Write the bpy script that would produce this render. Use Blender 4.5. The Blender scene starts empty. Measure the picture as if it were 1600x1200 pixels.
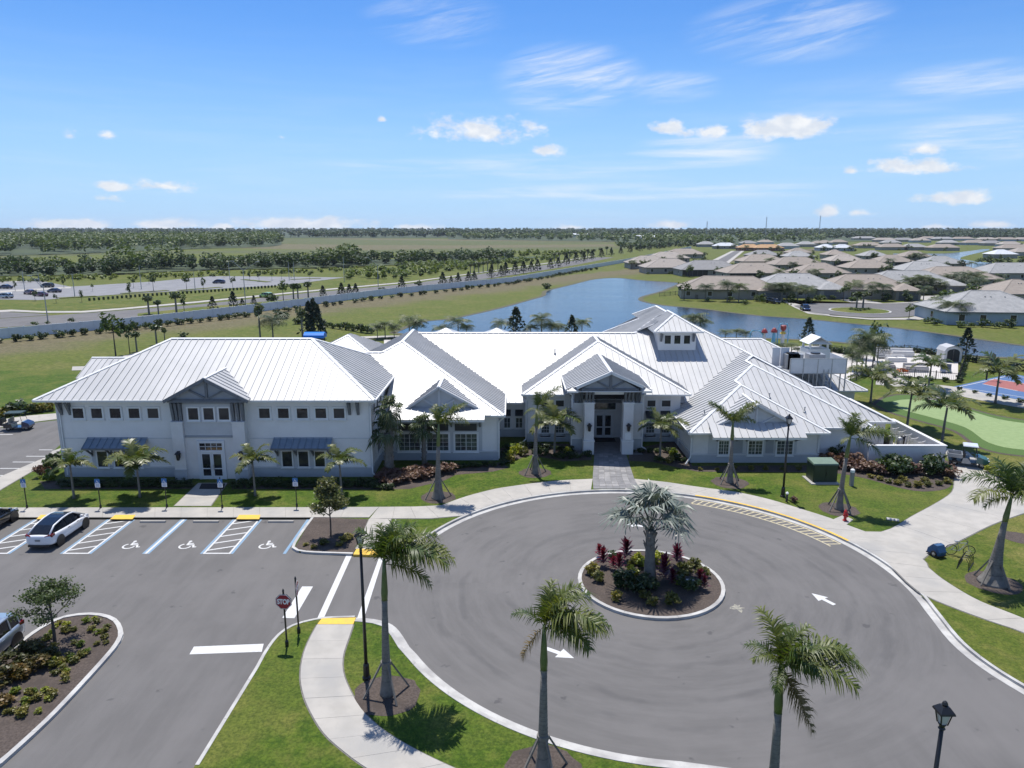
import bpy,math,random
import numpy as np
from mathutils import Vector,Matrix
R=math.radians
sc=bpy.context.scene
col=sc.collection

# ------------------------------------------------------------------ camera
FPX,HZ,CAM_H=1140.0,355.0,20.5 # focal length in photo pixels (1600 wide), horizon row, drone height
PITCH=math.atan((600-HZ)/FPX)
cam=bpy.data.objects.new('camera',bpy.data.cameras.new('camera'))
col.objects.link(cam)
cam.location=(0,0,CAM_H)
cam.rotation_euler=(math.pi/2-PITCH,0,0)
cam.data.sensor_width=36
cam.data.lens=36*FPX/1600
cam.data.clip_start=0.5
cam.data.clip_end=20000
sc.camera=cam

# ------------------------------------------------------------------ view
sc.view_settings.view_transform='Standard'
sc.view_settings.look='None'
sc.view_settings.gamma=1
sc.view_settings.exposure=0.6
sc.view_settings.use_curve_mapping=False
sc.cycles.max_bounces=6
sc.cycles.transparent_max_bounces=8

# ------------------------------------------------------------------ sun and sky
SUN_EL,SUN_AZ=R(69),R(-13) # azimuth from +Y (behind the building), slightly left
sunv=Vector((math.sin(SUN_AZ)*math.cos(SUN_EL),math.cos(SUN_AZ)*math.cos(SUN_EL),math.sin(SUN_EL)))
sl=bpy.data.lights.new('sun','SUN')
sl.energy=3.9
sl.angle=R(0.53)
sl.color=(1.0,0.96,0.9)
sun=bpy.data.objects.new('sun',sl)
col.objects.link(sun)
sun.rotation_euler=(-sunv).to_track_quat('-Z','Y').to_euler()
sun.location=(0,0,60)

world=bpy.data.worlds.new('World')
sc.world=world
world.use_nodes=True
wt=world.node_tree
for n in list(wt.nodes):wt.nodes.remove(n)


class NT:
    """tiny helper to write node trees as expressions"""
    def __init__(s,tree):s.t=tree
    def node(s,kind,**kw):
        n=s.t.nodes.new(kind)
        for k,v in kw.items():setattr(n,k,v)
        return n
    def put(s,sock,v):
        if isinstance(v,bpy.types.NodeSocket):s.t.links.new(v,sock)
        else:sock.default_value=v
    def m(s,op,a,b=0.0,c=None,clamp=False):
        n=s.node('ShaderNodeMath',operation=op,use_clamp=clamp)
        s.put(n.inputs[0],a);s.put(n.inputs[1],b)
        if c is not None:s.put(n.inputs[2],c)
        return n.outputs[0]
    def vm(s,op,a,b=(0,0,0)):
        n=s.node('ShaderNodeVectorMath',operation=op)
        s.put(n.inputs[0],a);s.put(n.inputs[1],b)
        return n.outputs[0]
    def noise(s,vec,scale,detail=4,rough=.55,dist=0.0):
        n=s.node('ShaderNodeTexNoise')
        n.noise_dimensions='3D'
        if vec is not None:s.put(n.inputs['Vector'],vec)
        n.inputs['Scale'].default_value=scale
        n.inputs['Detail'].default_value=detail
        n.inputs['Roughness'].default_value=rough
        n.inputs['Distortion'].default_value=dist
        return n.outputs['Fac']
    def ramp(s,v,a,b,lo=0.0,hi=1.0,smooth=True):
        n=s.node('ShaderNodeMapRange')
        n.interpolation_type='SMOOTHSTEP' if smooth else 'LINEAR'
        s.put(n.inputs['Value'],v);s.put(n.inputs['From Min'],a);s.put(n.inputs['From Max'],b)
        s.put(n.inputs['To Min'],lo);s.put(n.inputs['To Max'],hi)
        return n.outputs['Result']
    def mix(s,f,a,b,blend='MIX'):
        n=s.node('ShaderNodeMix',data_type='RGBA',blend_type=blend)
        s.put(n.inputs[0],f)
        s.put(n.inputs[6],a if isinstance(a,bpy.types.NodeSocket) else (*a[:3],1))
        s.put(n.inputs[7],b if isinstance(b,bpy.types.NodeSocket) else (*b[:3],1))
        return n.outputs[2]
    def comb(s,x,y,z):
        n=s.node('ShaderNodeCombineXYZ')
        for i,v in enumerate((x,y,z)):s.put(n.inputs[i],v)
        return n.outputs[0]
    def sep(s,v):
        n=s.node('ShaderNodeSeparateXYZ');s.put(n.inputs[0],v)
        return n.outputs


w=NT(wt)
sky=w.node('ShaderNodeTexSky',sky_type='NISHITA',sun_disc=False)
sky.sun_elevation=SUN_EL
sky.sun_rotation=SUN_AZ
sky.altitude=0
sky.air_density=1.0
sky.dust_density=0.35
sky.ozone_density=1.6
tc=w.node('ShaderNodeTexCoord')
dirv=tc.outputs['Generated']
dx,dy,dz=w.sep(dirv)
az=w.m('ARCTAN2',dx,dy)
el=w.m('ARCSINE',dz)


def sky_angle(px,py):
    u=(px-800)/FPX;v=(py-600)/FPX
    c,s=math.cos(PITCH),math.sin(PITCH)
    d=Vector((u,c-v*s,-s-v*c)).normalized()
    return math.atan2(d.x,d.y),math.asin(d.z)


p2=w.comb(az,w.m('MULTIPLY',el,1.7),0.0)
n_puff=w.noise(p2,26,7,.62)
n_big=w.noise(p2,9,4,.5)
# cirrus: streaks drawn out along a slanting direction
pc=w.comb(w.m('ADD',w.m('MULTIPLY',az,2.2),w.m('MULTIPLY',el,-3.4)),w.m('ADD',w.m('MULTIPLY',el,13.0),w.m('MULTIPLY',az,-2.2)),3.3)
n_cir=w.noise(pc,3.4,8,.66,.6)
# flat, sheet-like streaks nearer the horizon
ps=w.comb(w.m('MULTIPLY',az,2.0),w.m('MULTIPLY',el,24.0),7.7)
n_str=w.noise(ps,2.6,6,.6,.3)
cum=None
# cumulus clouds of this sky: centre x, centre y, half width, half height (photo pixels), density
for (cx,cy,rx,ry,dn) in [(750,207,92,24,.84),(855,236,26,13,.8),(1222,204,84,23,1.05),(1112,207,40,15,.85),(1046,201,26,13,.75),
                             (1424,262,80,16,.95),(1440,234,32,18,.8),(1500,311,56,13,.92),(1292,333,22,10,.95),(1345,333,22,8,.85),
                             (178,293,40,9,.78),(256,291,48,13,.82),(162,310,26,8,.8),(108,213,15,13,.75),(165,211,15,8,.7),(597,187,8,7,.85),
                             (438,214,14,7,.7),(120,352,80,9,1.05),(262,351,70,11,1.0),(476,352,100,12,1.1),(345,355,22,7,.95),(648,356,36,6,.95),
                             (898,356,26,6,.85),(1045,352,38,7,.85),(1552,351,42,9,.95),(1460,355,28,5,.8),(1330,268,12,8,.8)]:
    a0,e0=sky_angle(cx,cy)
    a1,_=sky_angle(cx+rx,cy)
    _,e1=sky_angle(cx,cy-ry)
    ra,re=abs(a1-a0)*1.6,abs(e1-e0)*1.65
    X=w.m('DIVIDE',w.m('SUBTRACT',az,a0),ra)
    Y=w.m('DIVIDE',w.m('SUBTRACT',el,e0),re)
    Y=w.m('MULTIPLY',Y,w.m('ADD',1.0,w.m('MULTIPLY',w.m('LESS_THAN',Y,0.0),.55))) # flatter bases
    d2=w.m('ADD',w.m('MULTIPLY',X,X),w.m('MULTIPLY',Y,Y))
    q=w.m('MULTIPLY',w.m('SUBTRACT',1.0,w.m('SQRT',d2)),dn+.15)
    cum=q if cum is None else w.m('MAXIMUM',cum,q)
# the sky goes on outside the picture with scattered fair-weather cumulus near the horizon
outside=w.ramp(w.m('ABSOLUTE',az),.66,.8)
wild=w.m('MULTIPLY',outside,w.m('MULTIPLY',w.ramp(n_big,.52,.72),w.ramp(el,.42,.1)))
cum=w.m('MAXIMUM',cum,wild)
cum_m=w.ramp(w.m('ADD',cum,w.m('MULTIPLY',w.m('SUBTRACT',n_puff,.56),2.3)),.12,.78)
cum_m=w.m('MULTIPLY',cum_m,w.ramp(cum,-.02,.12))
cir=None
for (cx,cy,rx,ry,dn) in [(890,125,125,62,1.1),(1045,137,90,28,.8),(1230,45,180,60,.6),(1520,125,160,34,.9),(680,30,120,50,.4),
                             (1100,235,130,30,.75),(1530,215,170,45,.6),(800,262,330,22,.5),(960,300,420,16,.55),(1340,170,200,60,.2)]:
    a0,e0=sky_angle(cx,cy)
    a1,_=sky_angle(cx+rx,cy)
    _,e1=sky_angle(cx,cy-ry)
    X=w.m('DIVIDE',w.m('SUBTRACT',az,a0),abs(a1-a0))
    Y=w.m('DIVIDE',w.m('SUBTRACT',el,e0),abs(e1-e0))
    d2=w.m('ADD',w.m('MULTIPLY',X,X),w.m('MULTIPLY',Y,Y))
    q=w.m('MULTIPLY',w.ramp(d2,1.15,.05),dn)
    cir=q if cir is None else w.m('MAXIMUM',cir,q)
cir=w.m('MAXIMUM',cir,w.m('MULTIPLY',outside,.35))
cir=w.m('MULTIPLY',cir,w.ramp(w.mix(w.ramp(el,.2,.12),n_cir,n_str),.34,.80))
cir=w.m('ADD',cir,w.m('MULTIPLY',w.ramp(n_str,.4,.8),w.ramp(el,.3,.02,0,.1)))
skyc=w.mix(1.0,sky.outputs['Color'],(0.50,0.90,1.42),'MULTIPLY')
skyc=w.mix(w.ramp(el,.27,-.03,0,.86),skyc,(4.9,7.3,10.4)) # hazy pale blue towards the horizon, all round
base=w.mix(w.m('MINIMUM',cir,.85),skyc,(9.2,9.5,9.9))
shade=w.ramp(w.noise(w.vm('ADD',p2,(0,.012,0)),40,4,.5),.35,.7)
cloudc=w.mix(shade,(7.4,7.9,8.7),(9.8,9.8,9.8))
full=w.mix(w.m('MINIMUM',cum_m,.93),base,cloudc)
bg=w.node('ShaderNodeBackground')
w.put(bg.inputs['Color'],full)
bg.inputs['Strength'].default_value=0.067
wo=w.node('ShaderNodeOutputWorld')
wt.links.new(bg.outputs[0],wo.inputs['Surface'])

# ------------------------------------------------------------------ measuring helpers
CP,SP=math.cos(PITCH),math.sin(PITCH)


def G(px,py,z=0.0):
    """place on the level z that a pixel of the photograph looks at"""
    u=(px-800)/FPX;v=(py-600)/FPX
    t=(z-CAM_H)/(-SP-v*CP)
    return (u*t,(CP-v*SP)*t)


def V(px,py,Y):
    """place on the upright plane y = Y that a pixel looks at"""
    u=(px-800)/FPX;v=(py-600)/FPX
    t=Y/(CP-v*SP)
    return (u*t,Y,CAM_H+(-SP-v*CP)*t)


def Gs(pts,z=0.0):return [G(a,b,z) for a,b in pts]


# ------------------------------------------------------------------ mesh helpers
class MB:
    def __init__(s):s.v,s.f,s.cut=[],[],[]
    def add(s,vs,fs):
        o=len(s.v);s.v.extend([tuple(q) for q in vs]);g=len(s.f);s.f.extend([tuple(i+o for i in f) for f in fs]);s.cut.append((o,len(s.v),g,len(s.f)));return s
    def box(s,x0,x1,y0,y1,z0,z1):
        return s.add([(x0,y0,z0),(x1,y0,z0),(x1,y1,z0),(x0,y1,z0),(x0,y0,z1),(x1,y0,z1),(x1,y1,z1),(x0,y1,z1)],
                     [(3,2,1,0),(4,5,6,7),(0,1,5,4),(1,2,6,5),(2,3,7,6),(3,0,4,7)])
    def bar(s,a,b,wd,h=None,up=(0,0,1)):
        """square bar from a to b"""
        a,b=Vector(a),Vector(b);h=wd if h is None else h
        d=(b-a).normalized();u=Vector(up)
        if abs(d.dot(u))>.98:u=Vector((0,1,0))
        r=d.cross(u).normalized()*(wd/2);u=r.cross(d).normalized()*(h/2)
        q=[a-r-u,a+r-u,a+r+u,a-r+u,b-r-u,b+r-u,b+r+u,b-r+u]
        return s.add(q,[(0,1,2,3),(7,6,5,4),(1,0,4,5),(2,1,5,6),(3,2,6,7),(0,3,7,4)])
    def prism(s,poly,z0,z1):
        n=len(poly)
        area=sum(poly[i][0]*poly[(i+1)%n][1]-poly[(i+1)%n][0]*poly[i][1] for i in range(n))
        if area<0:poly=poly[::-1]
        return s.add([(p[0],p[1],z0) for p in poly]+[(p[0],p[1],z1) for p in poly],
                     [tuple(range(n-1,-1,-1)),tuple(range(n,2*n))]+[(i,(i+1)%n,n+(i+1)%n,n+i) for i in range(n)])
    def slab(s,poly3,t,n=None):
        """flat polygon in space with thickness t below it"""
        P=[Vector(p) for p in poly3]
        if n is None:
            n=Vector((0,0,0))
            for i in range(len(P)):
                a,b=P[i],P[(i+1)%len(P)]
                n+=Vector(((a.y-b.y)*(a.z+b.z),(a.z-b.z)*(a.x+b.x),(a.x-b.x)*(a.y+b.y)))
            n.normalize()
        k=len(P)
        return s.add(P+[p-n*t for p in P],[tuple(range(k)),tuple(range(2*k-1,k-1,-1))]+[((i+1)%k,i,k+i,k+(i+1)%k) for i in range(k)])
    def tube(s,pts,rad,n=8,cap=True):
        pts=[Vector(p) for p in pts]
        if not hasattr(rad,'__len__'):rad=[rad]*len(pts)
        rings=[];ref=None
        for i,p in enumerate(pts):
            d=(pts[min(i+1,len(pts)-1)]-pts[max(i-1,0)]).normalized()
            if ref is None:ref=Vector((1,0,0)) if abs(d.x)<.9 else Vector((0,1,0))
            a=d.cross(ref).normalized();b=d.cross(a).normalized();ref=b.cross(d).normalized() if False else ref
            rings.append([p+(a*math.cos(t)+b*math.sin(t))*rad[i] for t in [2*math.pi*k/n for k in range(n)]])
        vs=[q for r in rings for q in r]
        fs=[(i*n+k,i*n+(k+1)%n,(i+1)*n+(k+1)%n,(i+1)*n+k) for i in range(len(pts)-1) for k in range(n)]
        if cap:fs+=[tuple(range(n-1,-1,-1)),tuple((len(pts)-1)*n+k for k in range(n))]
        return s.add(vs,fs)
    def lathe(s,prof,n=12,c=(0,0,0)):
        vs=[(c[0]+r*math.cos(2*math.pi*k/n),c[1]+r*math.sin(2*math.pi*k/n),c[2]+z) for r,z in prof for k in range(n)]
        fs=[(i*n+k,i*n+(k+1)%n,(i+1)*n+(k+1)%n,(i+1)*n+k) for i in range(len(prof)-1) for k in range(n)]
        fs+=[tuple(range(n-1,-1,-1)),tuple((len(prof)-1)*n+k for k in range(n))]
        return s.add(vs,fs)
    def loft(s,rings,closed=True,cap=True):
        n=len(rings[0])
        vs=[q for r in rings for q in r]
        kk=n if closed else n-1
        fs=[(i*n+k,i*n+(k+1)%n,(i+1)*n+(k+1)%n,(i+1)*n+k) for i in range(len(rings)-1) for k in range(kk)]
        if cap:fs+=[tuple(range(n-1,-1,-1)),tuple((len(rings)-1)*n+k for k in range(n))]
        return s.add(vs,fs)
    def mesh(s,name,m=None,off=(0,0,0),smooth=False):
        me=bpy.data.meshes.new(name)
        if off != (0,0,0):vs=[(a-off[0],b-off[1],c-off[2]) for a,b,c in s.v]
        else:vs=s.v
        me.from_pydata(vs,[],s.f)
        if m is not None:me.materials.append(m)
        if smooth:me.polygons.foreach_set('use_smooth',[True]*len(me.polygons))
        me.update()
        return me
    def pieces(s,name,m,parent):
        """every added solid becomes an object of its own"""
        for v0,v1,f0,f1 in s.cut:
            q=MB();q.v=s.v[v0:v1];q.f=[tuple(i-v0 for i in f) for f in s.f[f0:f1]];q.build(name,m,parent)
    def build(s,name,m,parent=None,smooth=False,local=False):
        """world-space vertices; a child's mesh is written relative to its parent's place (local=True: as given)"""
        if local:off=(0,0,0)
        elif parent is not None:off=origin_of(parent)
        else:
            a=np.array(s.v);off=(float(a[:,0].mean()),float(a[:,1].mean()),float(a[:,2].min()))
        o=bpy.data.objects.new(name,s.mesh(name,m,off,smooth))
        col.objects.link(o)
        if parent is not None:o.parent=parent
        elif not local:o.location=off
        return o


def origin_of(o):
    x=Vector((0,0,0))
    while o is not None:x+=o.location;o=o.parent
    return tuple(x)


def np_mesh(name,verts,quads,m,smooth=False):
    """fast mesh from arrays; quads is (n,4) or (n,3)"""
    me=bpy.data.meshes.new(name)
    verts=np.asarray(verts,dtype=np.float32);quads=np.asarray(quads,dtype=np.int32)
    k=quads.shape[1]
    me.vertices.add(len(verts));me.vertices.foreach_set('co',verts.ravel())
    me.loops.add(quads.size);me.loops.foreach_set('vertex_index',quads.ravel())
    me.polygons.add(len(quads))
    me.polygons.foreach_set('loop_start',np.arange(0,quads.size,k,dtype=np.int32))
    if smooth:me.polygons.foreach_set('use_smooth',[True]*len(quads))
    me.materials.append(m)
    me.update(calc_edges=True)
    return me


def link(name,me,parent=None,loc=(0,0,0),rot=(0,0,0),scale=None):
    o=bpy.data.objects.new(name,me)
    col.objects.link(o)
    o.location=loc;o.rotation_euler=rot
    if scale is not None:o.scale=(scale,)*3 if not hasattr(scale,'__len__') else scale
    if parent is not None:o.parent=parent
    return o


def tag(o,label=None,cat=None,group=None,kind=None):
    for k,v in (('label',label),('category',cat),('group',group),('kind',kind)):
        if v:o[k]=v
    return o


def empty(name,loc=(0,0,0),rz=0.0,label=None,cat=None,group=None):
    o=bpy.data.objects.new(name,None)
    o.empty_display_size=.3
    col.objects.link(o)
    o.location=loc;o.rotation_euler=(0,0,rz)
    return tag(o,label,cat,group)


def copy_tree(o,parent=None,loc=None,rz=None,label=None,group=None,scale=None):
    c=o.copy();col.objects.link(c)
    if parent is not None:c.parent=parent
    if loc is not None:c.location=loc
    if rz is not None:c.rotation_euler=(0,0,rz)
    if scale is not None:c.scale=(scale,)*3
    if label:c['label']=label
    if group:c['group']=group
    for ch in list(o.children):copy_tree(ch,c)
    return c


# ------------------------------------------------------------------ materials
def material(name,c1,c2=None,scale=3.0,rough=.7,metal=0.0,spec=.5,bump=0.0,bscale=None,world_co=False,lo=.35,hi=.65,c3=None,scale3=.15,coat=0.0,detail=5):
    m=bpy.data.materials.new(name);m.use_nodes=True
    t=NT(m.node_tree);b=m.node_tree.nodes['Principled BSDF']
    b.inputs['Roughness'].default_value=rough
    b.inputs['Metallic'].default_value=metal
    b.inputs['Specular IOR Level'].default_value=spec
    if coat:b.inputs['Coat Weight'].default_value=coat;b.inputs['Coat Roughness'].default_value=.05
    if c2 is None and not bump:
        b.inputs['Base Color'].default_value=(*c1,1);return m
    co=t.node('ShaderNodeNewGeometry').outputs['Position'] if world_co else t.node('ShaderNodeTexCoord').outputs['Object']
    if c2 is None:b.inputs['Base Color'].default_value=(*c1,1)
    else:
        cc=t.mix(t.ramp(t.noise(co,scale,detail,.62),lo,hi),c1,c2)
        if c3 is not None:cc=t.mix(t.ramp(t.noise(co,scale3,4,.6),.45,.68),cc,c3)
        t.put(b.inputs['Base Color'],cc)
    if bump:
        bn=t.node('ShaderNodeBump');bn.inputs['Strength'].default_value=bump;bn.inputs['Distance'].default_value=.03
        t.put(bn.inputs['Height'],t.noise(co,bscale or scale*4,5,.6))
        t.put(b.inputs['Normal'],bn.outputs[0])
    return m


def leaf_material(name,c1,c2,trans=.25,rough=.5,scale=1.5,dry=None):
    m=bpy.data.materials.new(name);m.use_nodes=True
    t=NT(m.node_tree);b=m.node_tree.nodes['Principled BSDF']
    co=t.node('ShaderNodeTexCoord').outputs['Object']
    oi=t.node('ShaderNodeObjectInfo')
    f=t.m('ADD',t.noise(co,scale,3,.6),t.m('MULTIPLY',t.m('SUBTRACT',oi.outputs['Random'],.5),.35))
    cc=t.mix(t.ramp(f,.3,.7),c1,c2)
    if dry is not None:cc=t.mix(t.ramp(t.noise(co,scale*2.3,3,.6),.58,.72),cc,dry)
    t.put(b.inputs['Base Color'],cc)
    b.inputs['Roughness'].default_value=rough
    b.inputs['Specular IOR Level'].default_value=.4
    tr=t.node('ShaderNodeBsdfTranslucent')
    t.put(tr.inputs['Color'],t.mix(1.0,cc,(1.5,1.5,.7),'MULTIPLY'))
    mx=t.node('ShaderNodeMixShader');mx.inputs[0].default_value=trans
    m.node_tree.links.new(b.outputs[0],mx.inputs[1]);m.node_tree.links.new(tr.outputs[0],mx.inputs[2])
    m.node_tree.links.new(mx.outputs[0],m.node_tree.nodes['Material Output'].inputs['Surface'])
    return m


def grass_material(name,a,b_,dry,dryness=.5,band=None,fine=26.0):
    """lawn: fine mottling, soft patches, dry areas; band = (px line normal x, y, offset, width, colour) for ground that is dry along a line"""
    m=bpy.data.materials.new(name);m.use_nodes=True
    t=NT(m.node_tree);p=m.node_tree.nodes['Principled BSDF']
    co=t.node('ShaderNodeNewGeometry').outputs['Position']
    n1=t.noise(co,fine*.12,5,.7)
    n2=t.noise(co,.45,5,.65)
    n3=t.noise(co,.09,4,.6)
    n4=t.noise(co,fine*.27,4,.75)
    c=t.mix(t.ramp(n1,.3,.7),a,b_)
    c=t.mix(t.m('MULTIPLY',t.ramp(n2,.45,.72),dryness),c,dry)
    c=t.mix(t.m('MULTIPLY',t.ramp(n3,.45,.65),dryness*.7),c,dry)
    if band is not None:
        x,y,_=t.sep(co)
        d=t.m('ADD',t.m('ADD',t.m('MULTIPLY',x,band[0]),t.m('MULTIPLY',y,band[1])),band[2])
        d=t.m('ADD',d,t.m('MULTIPLY',t.m('SUBTRACT',t.noise(co,.06,4,.6),.5),band[3]*.9))
        msk=t.m('MULTIPLY',t.ramp(d,band[3],band[3]*.45),t.ramp(d,-3.0,.5))
        c=t.mix(t.m('MULTIPLY',msk,.92),c,t.mix(t.ramp(n2,.35,.7),band[4],tuple(q*.72 for q in band[4])))
    c=t.mix(t.ramp(n4,.36,.68,.0,.62),c,tuple(q*.45 for q in a))
    t.put(p.inputs['Base Color'],c)
    p.inputs['Roughness'].default_value=.85
    p.inputs['Specular IOR Level'].default_value=.15
    bn=t.node('ShaderNodeBump');bn.inputs['Strength'].default_value=.7;bn.inputs['Distance'].default_value=.05
    t.put(bn.inputs['Height'],t.noise(co,fine*.4,4,.7));t.put(p.inputs['Normal'],bn.outputs[0])
    return m


MAT={}
MAT['roof']=material('white_metal_roof',(.40,.40,.395),(.455,.452,.445),.35,rough=.48,metal=.10,spec=.42,lo=.3,hi=.7)
MAT['trim']=material('white_trim',(.70,.70,.69),(.65,.65,.64),2.0,rough=.5)
MAT['siding']=material('pale_grey_siding',(.72,.70,.675),(.68,.66,.635),.8,rough=.6)
MAT['stucco']=material('pale_grey_stucco',(.67,.65,.63),(.63,.61,.59),1.5,rough=.8,bump=.2,bscale=30)
MAT['skirt']=material('blue_grey_skirt',(.41,.43,.45),(.38,.40,.42),1.5,rough=.8)
MAT['panel_grey']=material('grey_surround',(.50,.505,.51),(.465,.47,.475),1.5,rough=.7)
MAT['timber']=material('charcoal_timber',(.145,.155,.168),(.12,.128,.14),3,rough=.6)
MAT['infill']=material('mid_grey_infill',(.29,.305,.325),(.26,.275,.295),2,rough=.7)
MAT['awning']=material('blue_grey_awning',(.22,.285,.36),(.195,.255,.325),2,rough=.4,metal=.3)
MAT['glass']=material('dark_window_glass',(.010,.012,.017),(.05,.05,.05),.7,rough=.04,spec=.5,world_co=True)
MAT['blind']=material('pale_blind_glass',(.10,.12,.11),(.03,.035,.04),2.2,rough=.08,spec=.5)
MAT['louvre']=material('black_louvre',(.018,.019,.021),rough=.5)
MAT['door']=material('white_door_paint',(.62,.63,.64),rough=.4)
MAT['black']=material('black_powder_coat',(.012,.012,.014),rough=.4)
MAT['mat']=material('dark_door_mat',(.02,.02,.022),(.03,.03,.033),30,rough=.9)
MAT['concrete']=material('pavement_concrete',(.39,.365,.325),(.335,.315,.28),.9,rough=.85,bump=.15,bscale=20,world_co=True,c3=(.30,.29,.27),scale3=.22)
MAT['kerb']=material('kerb_concrete',(.47,.46,.435),(.38,.37,.35),1.1,rough=.85,world_co=True,c3=(.30,.29,.28),scale3=.5)
MAT['joint']=material('dark_joint',(.16,.15,.135),(.12,.115,.10),5,rough=.9,world_co=True)
MAT['paint_white']=material('white_road_paint',(.54,.54,.53),(.40,.40,.40),6,rough=.7,world_co=True,lo=.45,hi=.8)
MAT['paint_blue']=material('blue_road_paint',(.15,.27,.40),(.19,.27,.35),5,rough=.7,world_co=True)
MAT['paint_yellow']=material('yellow_paint',(.72,.44,.04),(.6,.38,.06),5,rough=.7,world_co=True)
MAT['paint_pale_yellow']=material('worn_yellow_paint',(.50,.42,.23),(.36,.33,.26),5,rough=.7,world_co=True)
MAT['mulch']=material('brown_mulch',(.055,.041,.033),(.095,.073,.060),9,rough=.95,bump=.8,bscale=40,world_co=True,c3=(.055,.042,.034),scale3=.8)
MAT['paver']=material('grey_pavers',(.21,.205,.205),(.16,.158,.16),1.7,rough=.85,world_co=True)
MAT['trunk']=material('palm_trunk',(.20,.185,.165),(.14,.13,.115),3,rough=.85,bump=.4,bscale=14)
MAT['trunk_dark']=material('palm_trunk_ring',(.12,.11,.095),(.09,.08,.07),3,rough=.9)
MAT['shaft']=material('green_crownshaft',(.085,.12,.03),(.12,.15,.05),3,rough=.5)
MAT['bark']=material('dark_bark',(.06,.05,.042),(.10,.085,.07),6,rough=.9,bump=.5)
MAT['brace']=material('weathered_brace_timber',(.20,.18,.155),(.14,.13,.115),4,rough=.85)
MAT['royal']=leaf_material('royal_palm_leaf',(.045,.078,.010),(.14,.155,.034),.32,.45,1.2)
MAT['royal_dry']=leaf_material('dry_palm_leaf',(.20,.14,.055),(.12,.10,.035),.2,.6,2.0)
MAT['small_palm']=leaf_material('young_palm_leaf',(.05,.085,.018),(.15,.16,.05),.3,.4,1.0)
MAT['far_palm']=leaf_material('far_palm_leaf',(.026,.048,.010),(.085,.11,.024),.2,.55,2.0)
MAT['sabal']=leaf_material('cabbage_palm_leaf',(.045,.075,.025),(.10,.12,.055),.2,.45,1.0)
MAT['bismarck']=leaf_material('silver_palm_leaf',(.085,.112,.090),(.185,.21,.175),.06,.45,1.0)
MAT['oak']=leaf_material('oak_leaf',(.030,.055,.012),(.075,.105,.03),.25,.5,1.0)
MAT['magnolia']=leaf_material('magnolia_leaf',(.11,.125,.045),(.30,.275,.135),.3,.35,1.5,dry=(.38,.30,.19))
MAT['shrub']=leaf_material('dark_shrub_leaf',(.022,.042,.012),(.055,.085,.02),.2,.45,2.0)
MAT['copper']=leaf_material('copper_shrub_leaf',(.11,.055,.04),(.20,.125,.085),.2,.55,2.0)
MAT['lime']=leaf_material('lime_shrub_leaf',(.10,.15,.015),(.30,.31,.03),.3,.45,3.0)
MAT['crimson']=leaf_material('crimson_leaf',(.10,.006,.018),(.30,.03,.06),.3,.4,2.0)
MAT['maroon']=leaf_material('maroon_leaf',(.04,.004,.012),(.11,.008,.03),.2,.4,2.0)
MAT['olive']=leaf_material('olive_perennial_leaf',(.08,.09,.018),(.20,.17,.03),.25,.5,3.0)
MAT['rust']=leaf_material('rust_shrub_leaf',(.045,.05,.01),(.15,.085,.015),.2,.5,2.0)
MAT['pine']=leaf_material('pine_needle',(.014,.028,.014),(.035,.055,.025),.1,.6,.8)
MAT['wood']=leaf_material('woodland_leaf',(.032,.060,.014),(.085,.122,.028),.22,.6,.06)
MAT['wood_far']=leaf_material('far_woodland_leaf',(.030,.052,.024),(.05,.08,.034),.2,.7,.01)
MAT['scrub']=leaf_material('scrub_leaf',(.085,.125,.022),(.15,.185,.04),.25,.6,.08)
MAT['chrome']=material('brushed_steel',(.55,.56,.57),rough=.3,metal=.9)
MAT['tyre']=material('tyre_rubber',(.012,.012,.012),rough=.85)
MAT['rim']=material('alloy_rim',(.42,.43,.44),rough=.3,metal=.8)
MAT['car_white']=material('white_car_paint',(.72,.73,.75),rough=.25,coat=1.0)
MAT['car_silver']=material('silver_blue_car_paint',(.36,.41,.46),rough=.28,metal=.6,coat=1.0)
MAT['car_dark']=material('black_car_paint',(.012,.014,.018),rough=.2,coat=1.0)
MAT['car_blue']=material('dark_blue_car_paint',(.012,.022,.07),rough=.2,coat=1.0)
MAT['car_plum']=material('plum_car_paint',(.09,.015,.05),rough=.2,coat=1.0)
MAT['car_green']=material('lime_green_car_paint',(.25,.45,.12),rough=.25,coat=1.0)
MAT['car_glass']=material('tinted_car_glass',(.008,.010,.014),rough=.03,spec=.6)
MAT['lamp_red']=material('red_tail_lamp',(.14,.008,.012),rough=.15)
MAT['lamp_clear']=material('clear_lamp_glass',(.6,.62,.64),rough=.1)
MAT['plastic']=material('grey_plastic',(.22,.225,.23),rough=.5)
MAT['seat']=material('beige_seat',(.35,.32,.27),rough=.7)
MAT['steel_grey']=material('galvanised_grey',(.36,.37,.38),(.30,.31,.32),3,rough=.45,metal=.4)
MAT['screen']=material('pale_screen_panel',(.56,.575,.59),(.50,.52,.54),1.5,rough=.6)
MAT['pool_white']=material('white_furniture',(.68,.66,.63),(.6,.58,.55),2,rough=.6)
MAT['deck']=material('pale_pool_deck',(.52,.49,.45),(.46,.43,.40),1.4,rough=.85)
MAT['navy']=material('navy_canvas',(.02,.035,.07),(.03,.045,.085),3,rough=.8)
MAT['green_box']=material('dark_green_enamel',(.022,.04,.024),(.018,.033,.02),2,rough=.45)
MAT['hydrant']=material('red_hydrant_paint',(.42,.015,.02),rough=.4)
MAT['sign_red']=material('dark_red_sign',(.26,.008,.018),rough=.45)
MAT['sign_white']=material('white_sign_face',(.74,.74,.74),rough=.45)
MAT['sign_blue']=material('blue_sign_face',(.03,.14,.36),rough=.4)
MAT['tarp_blue']=material('bright_blue_plastic',(.0,.19,.72),rough=.35)
MAT['red_plastic']=material('red_play_plastic',(.26,.03,.03),rough=.5)
MAT['orange']=material('orange_planting',(.60,.13,.01),(.5,.2,.02),8,rough=.7)
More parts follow.
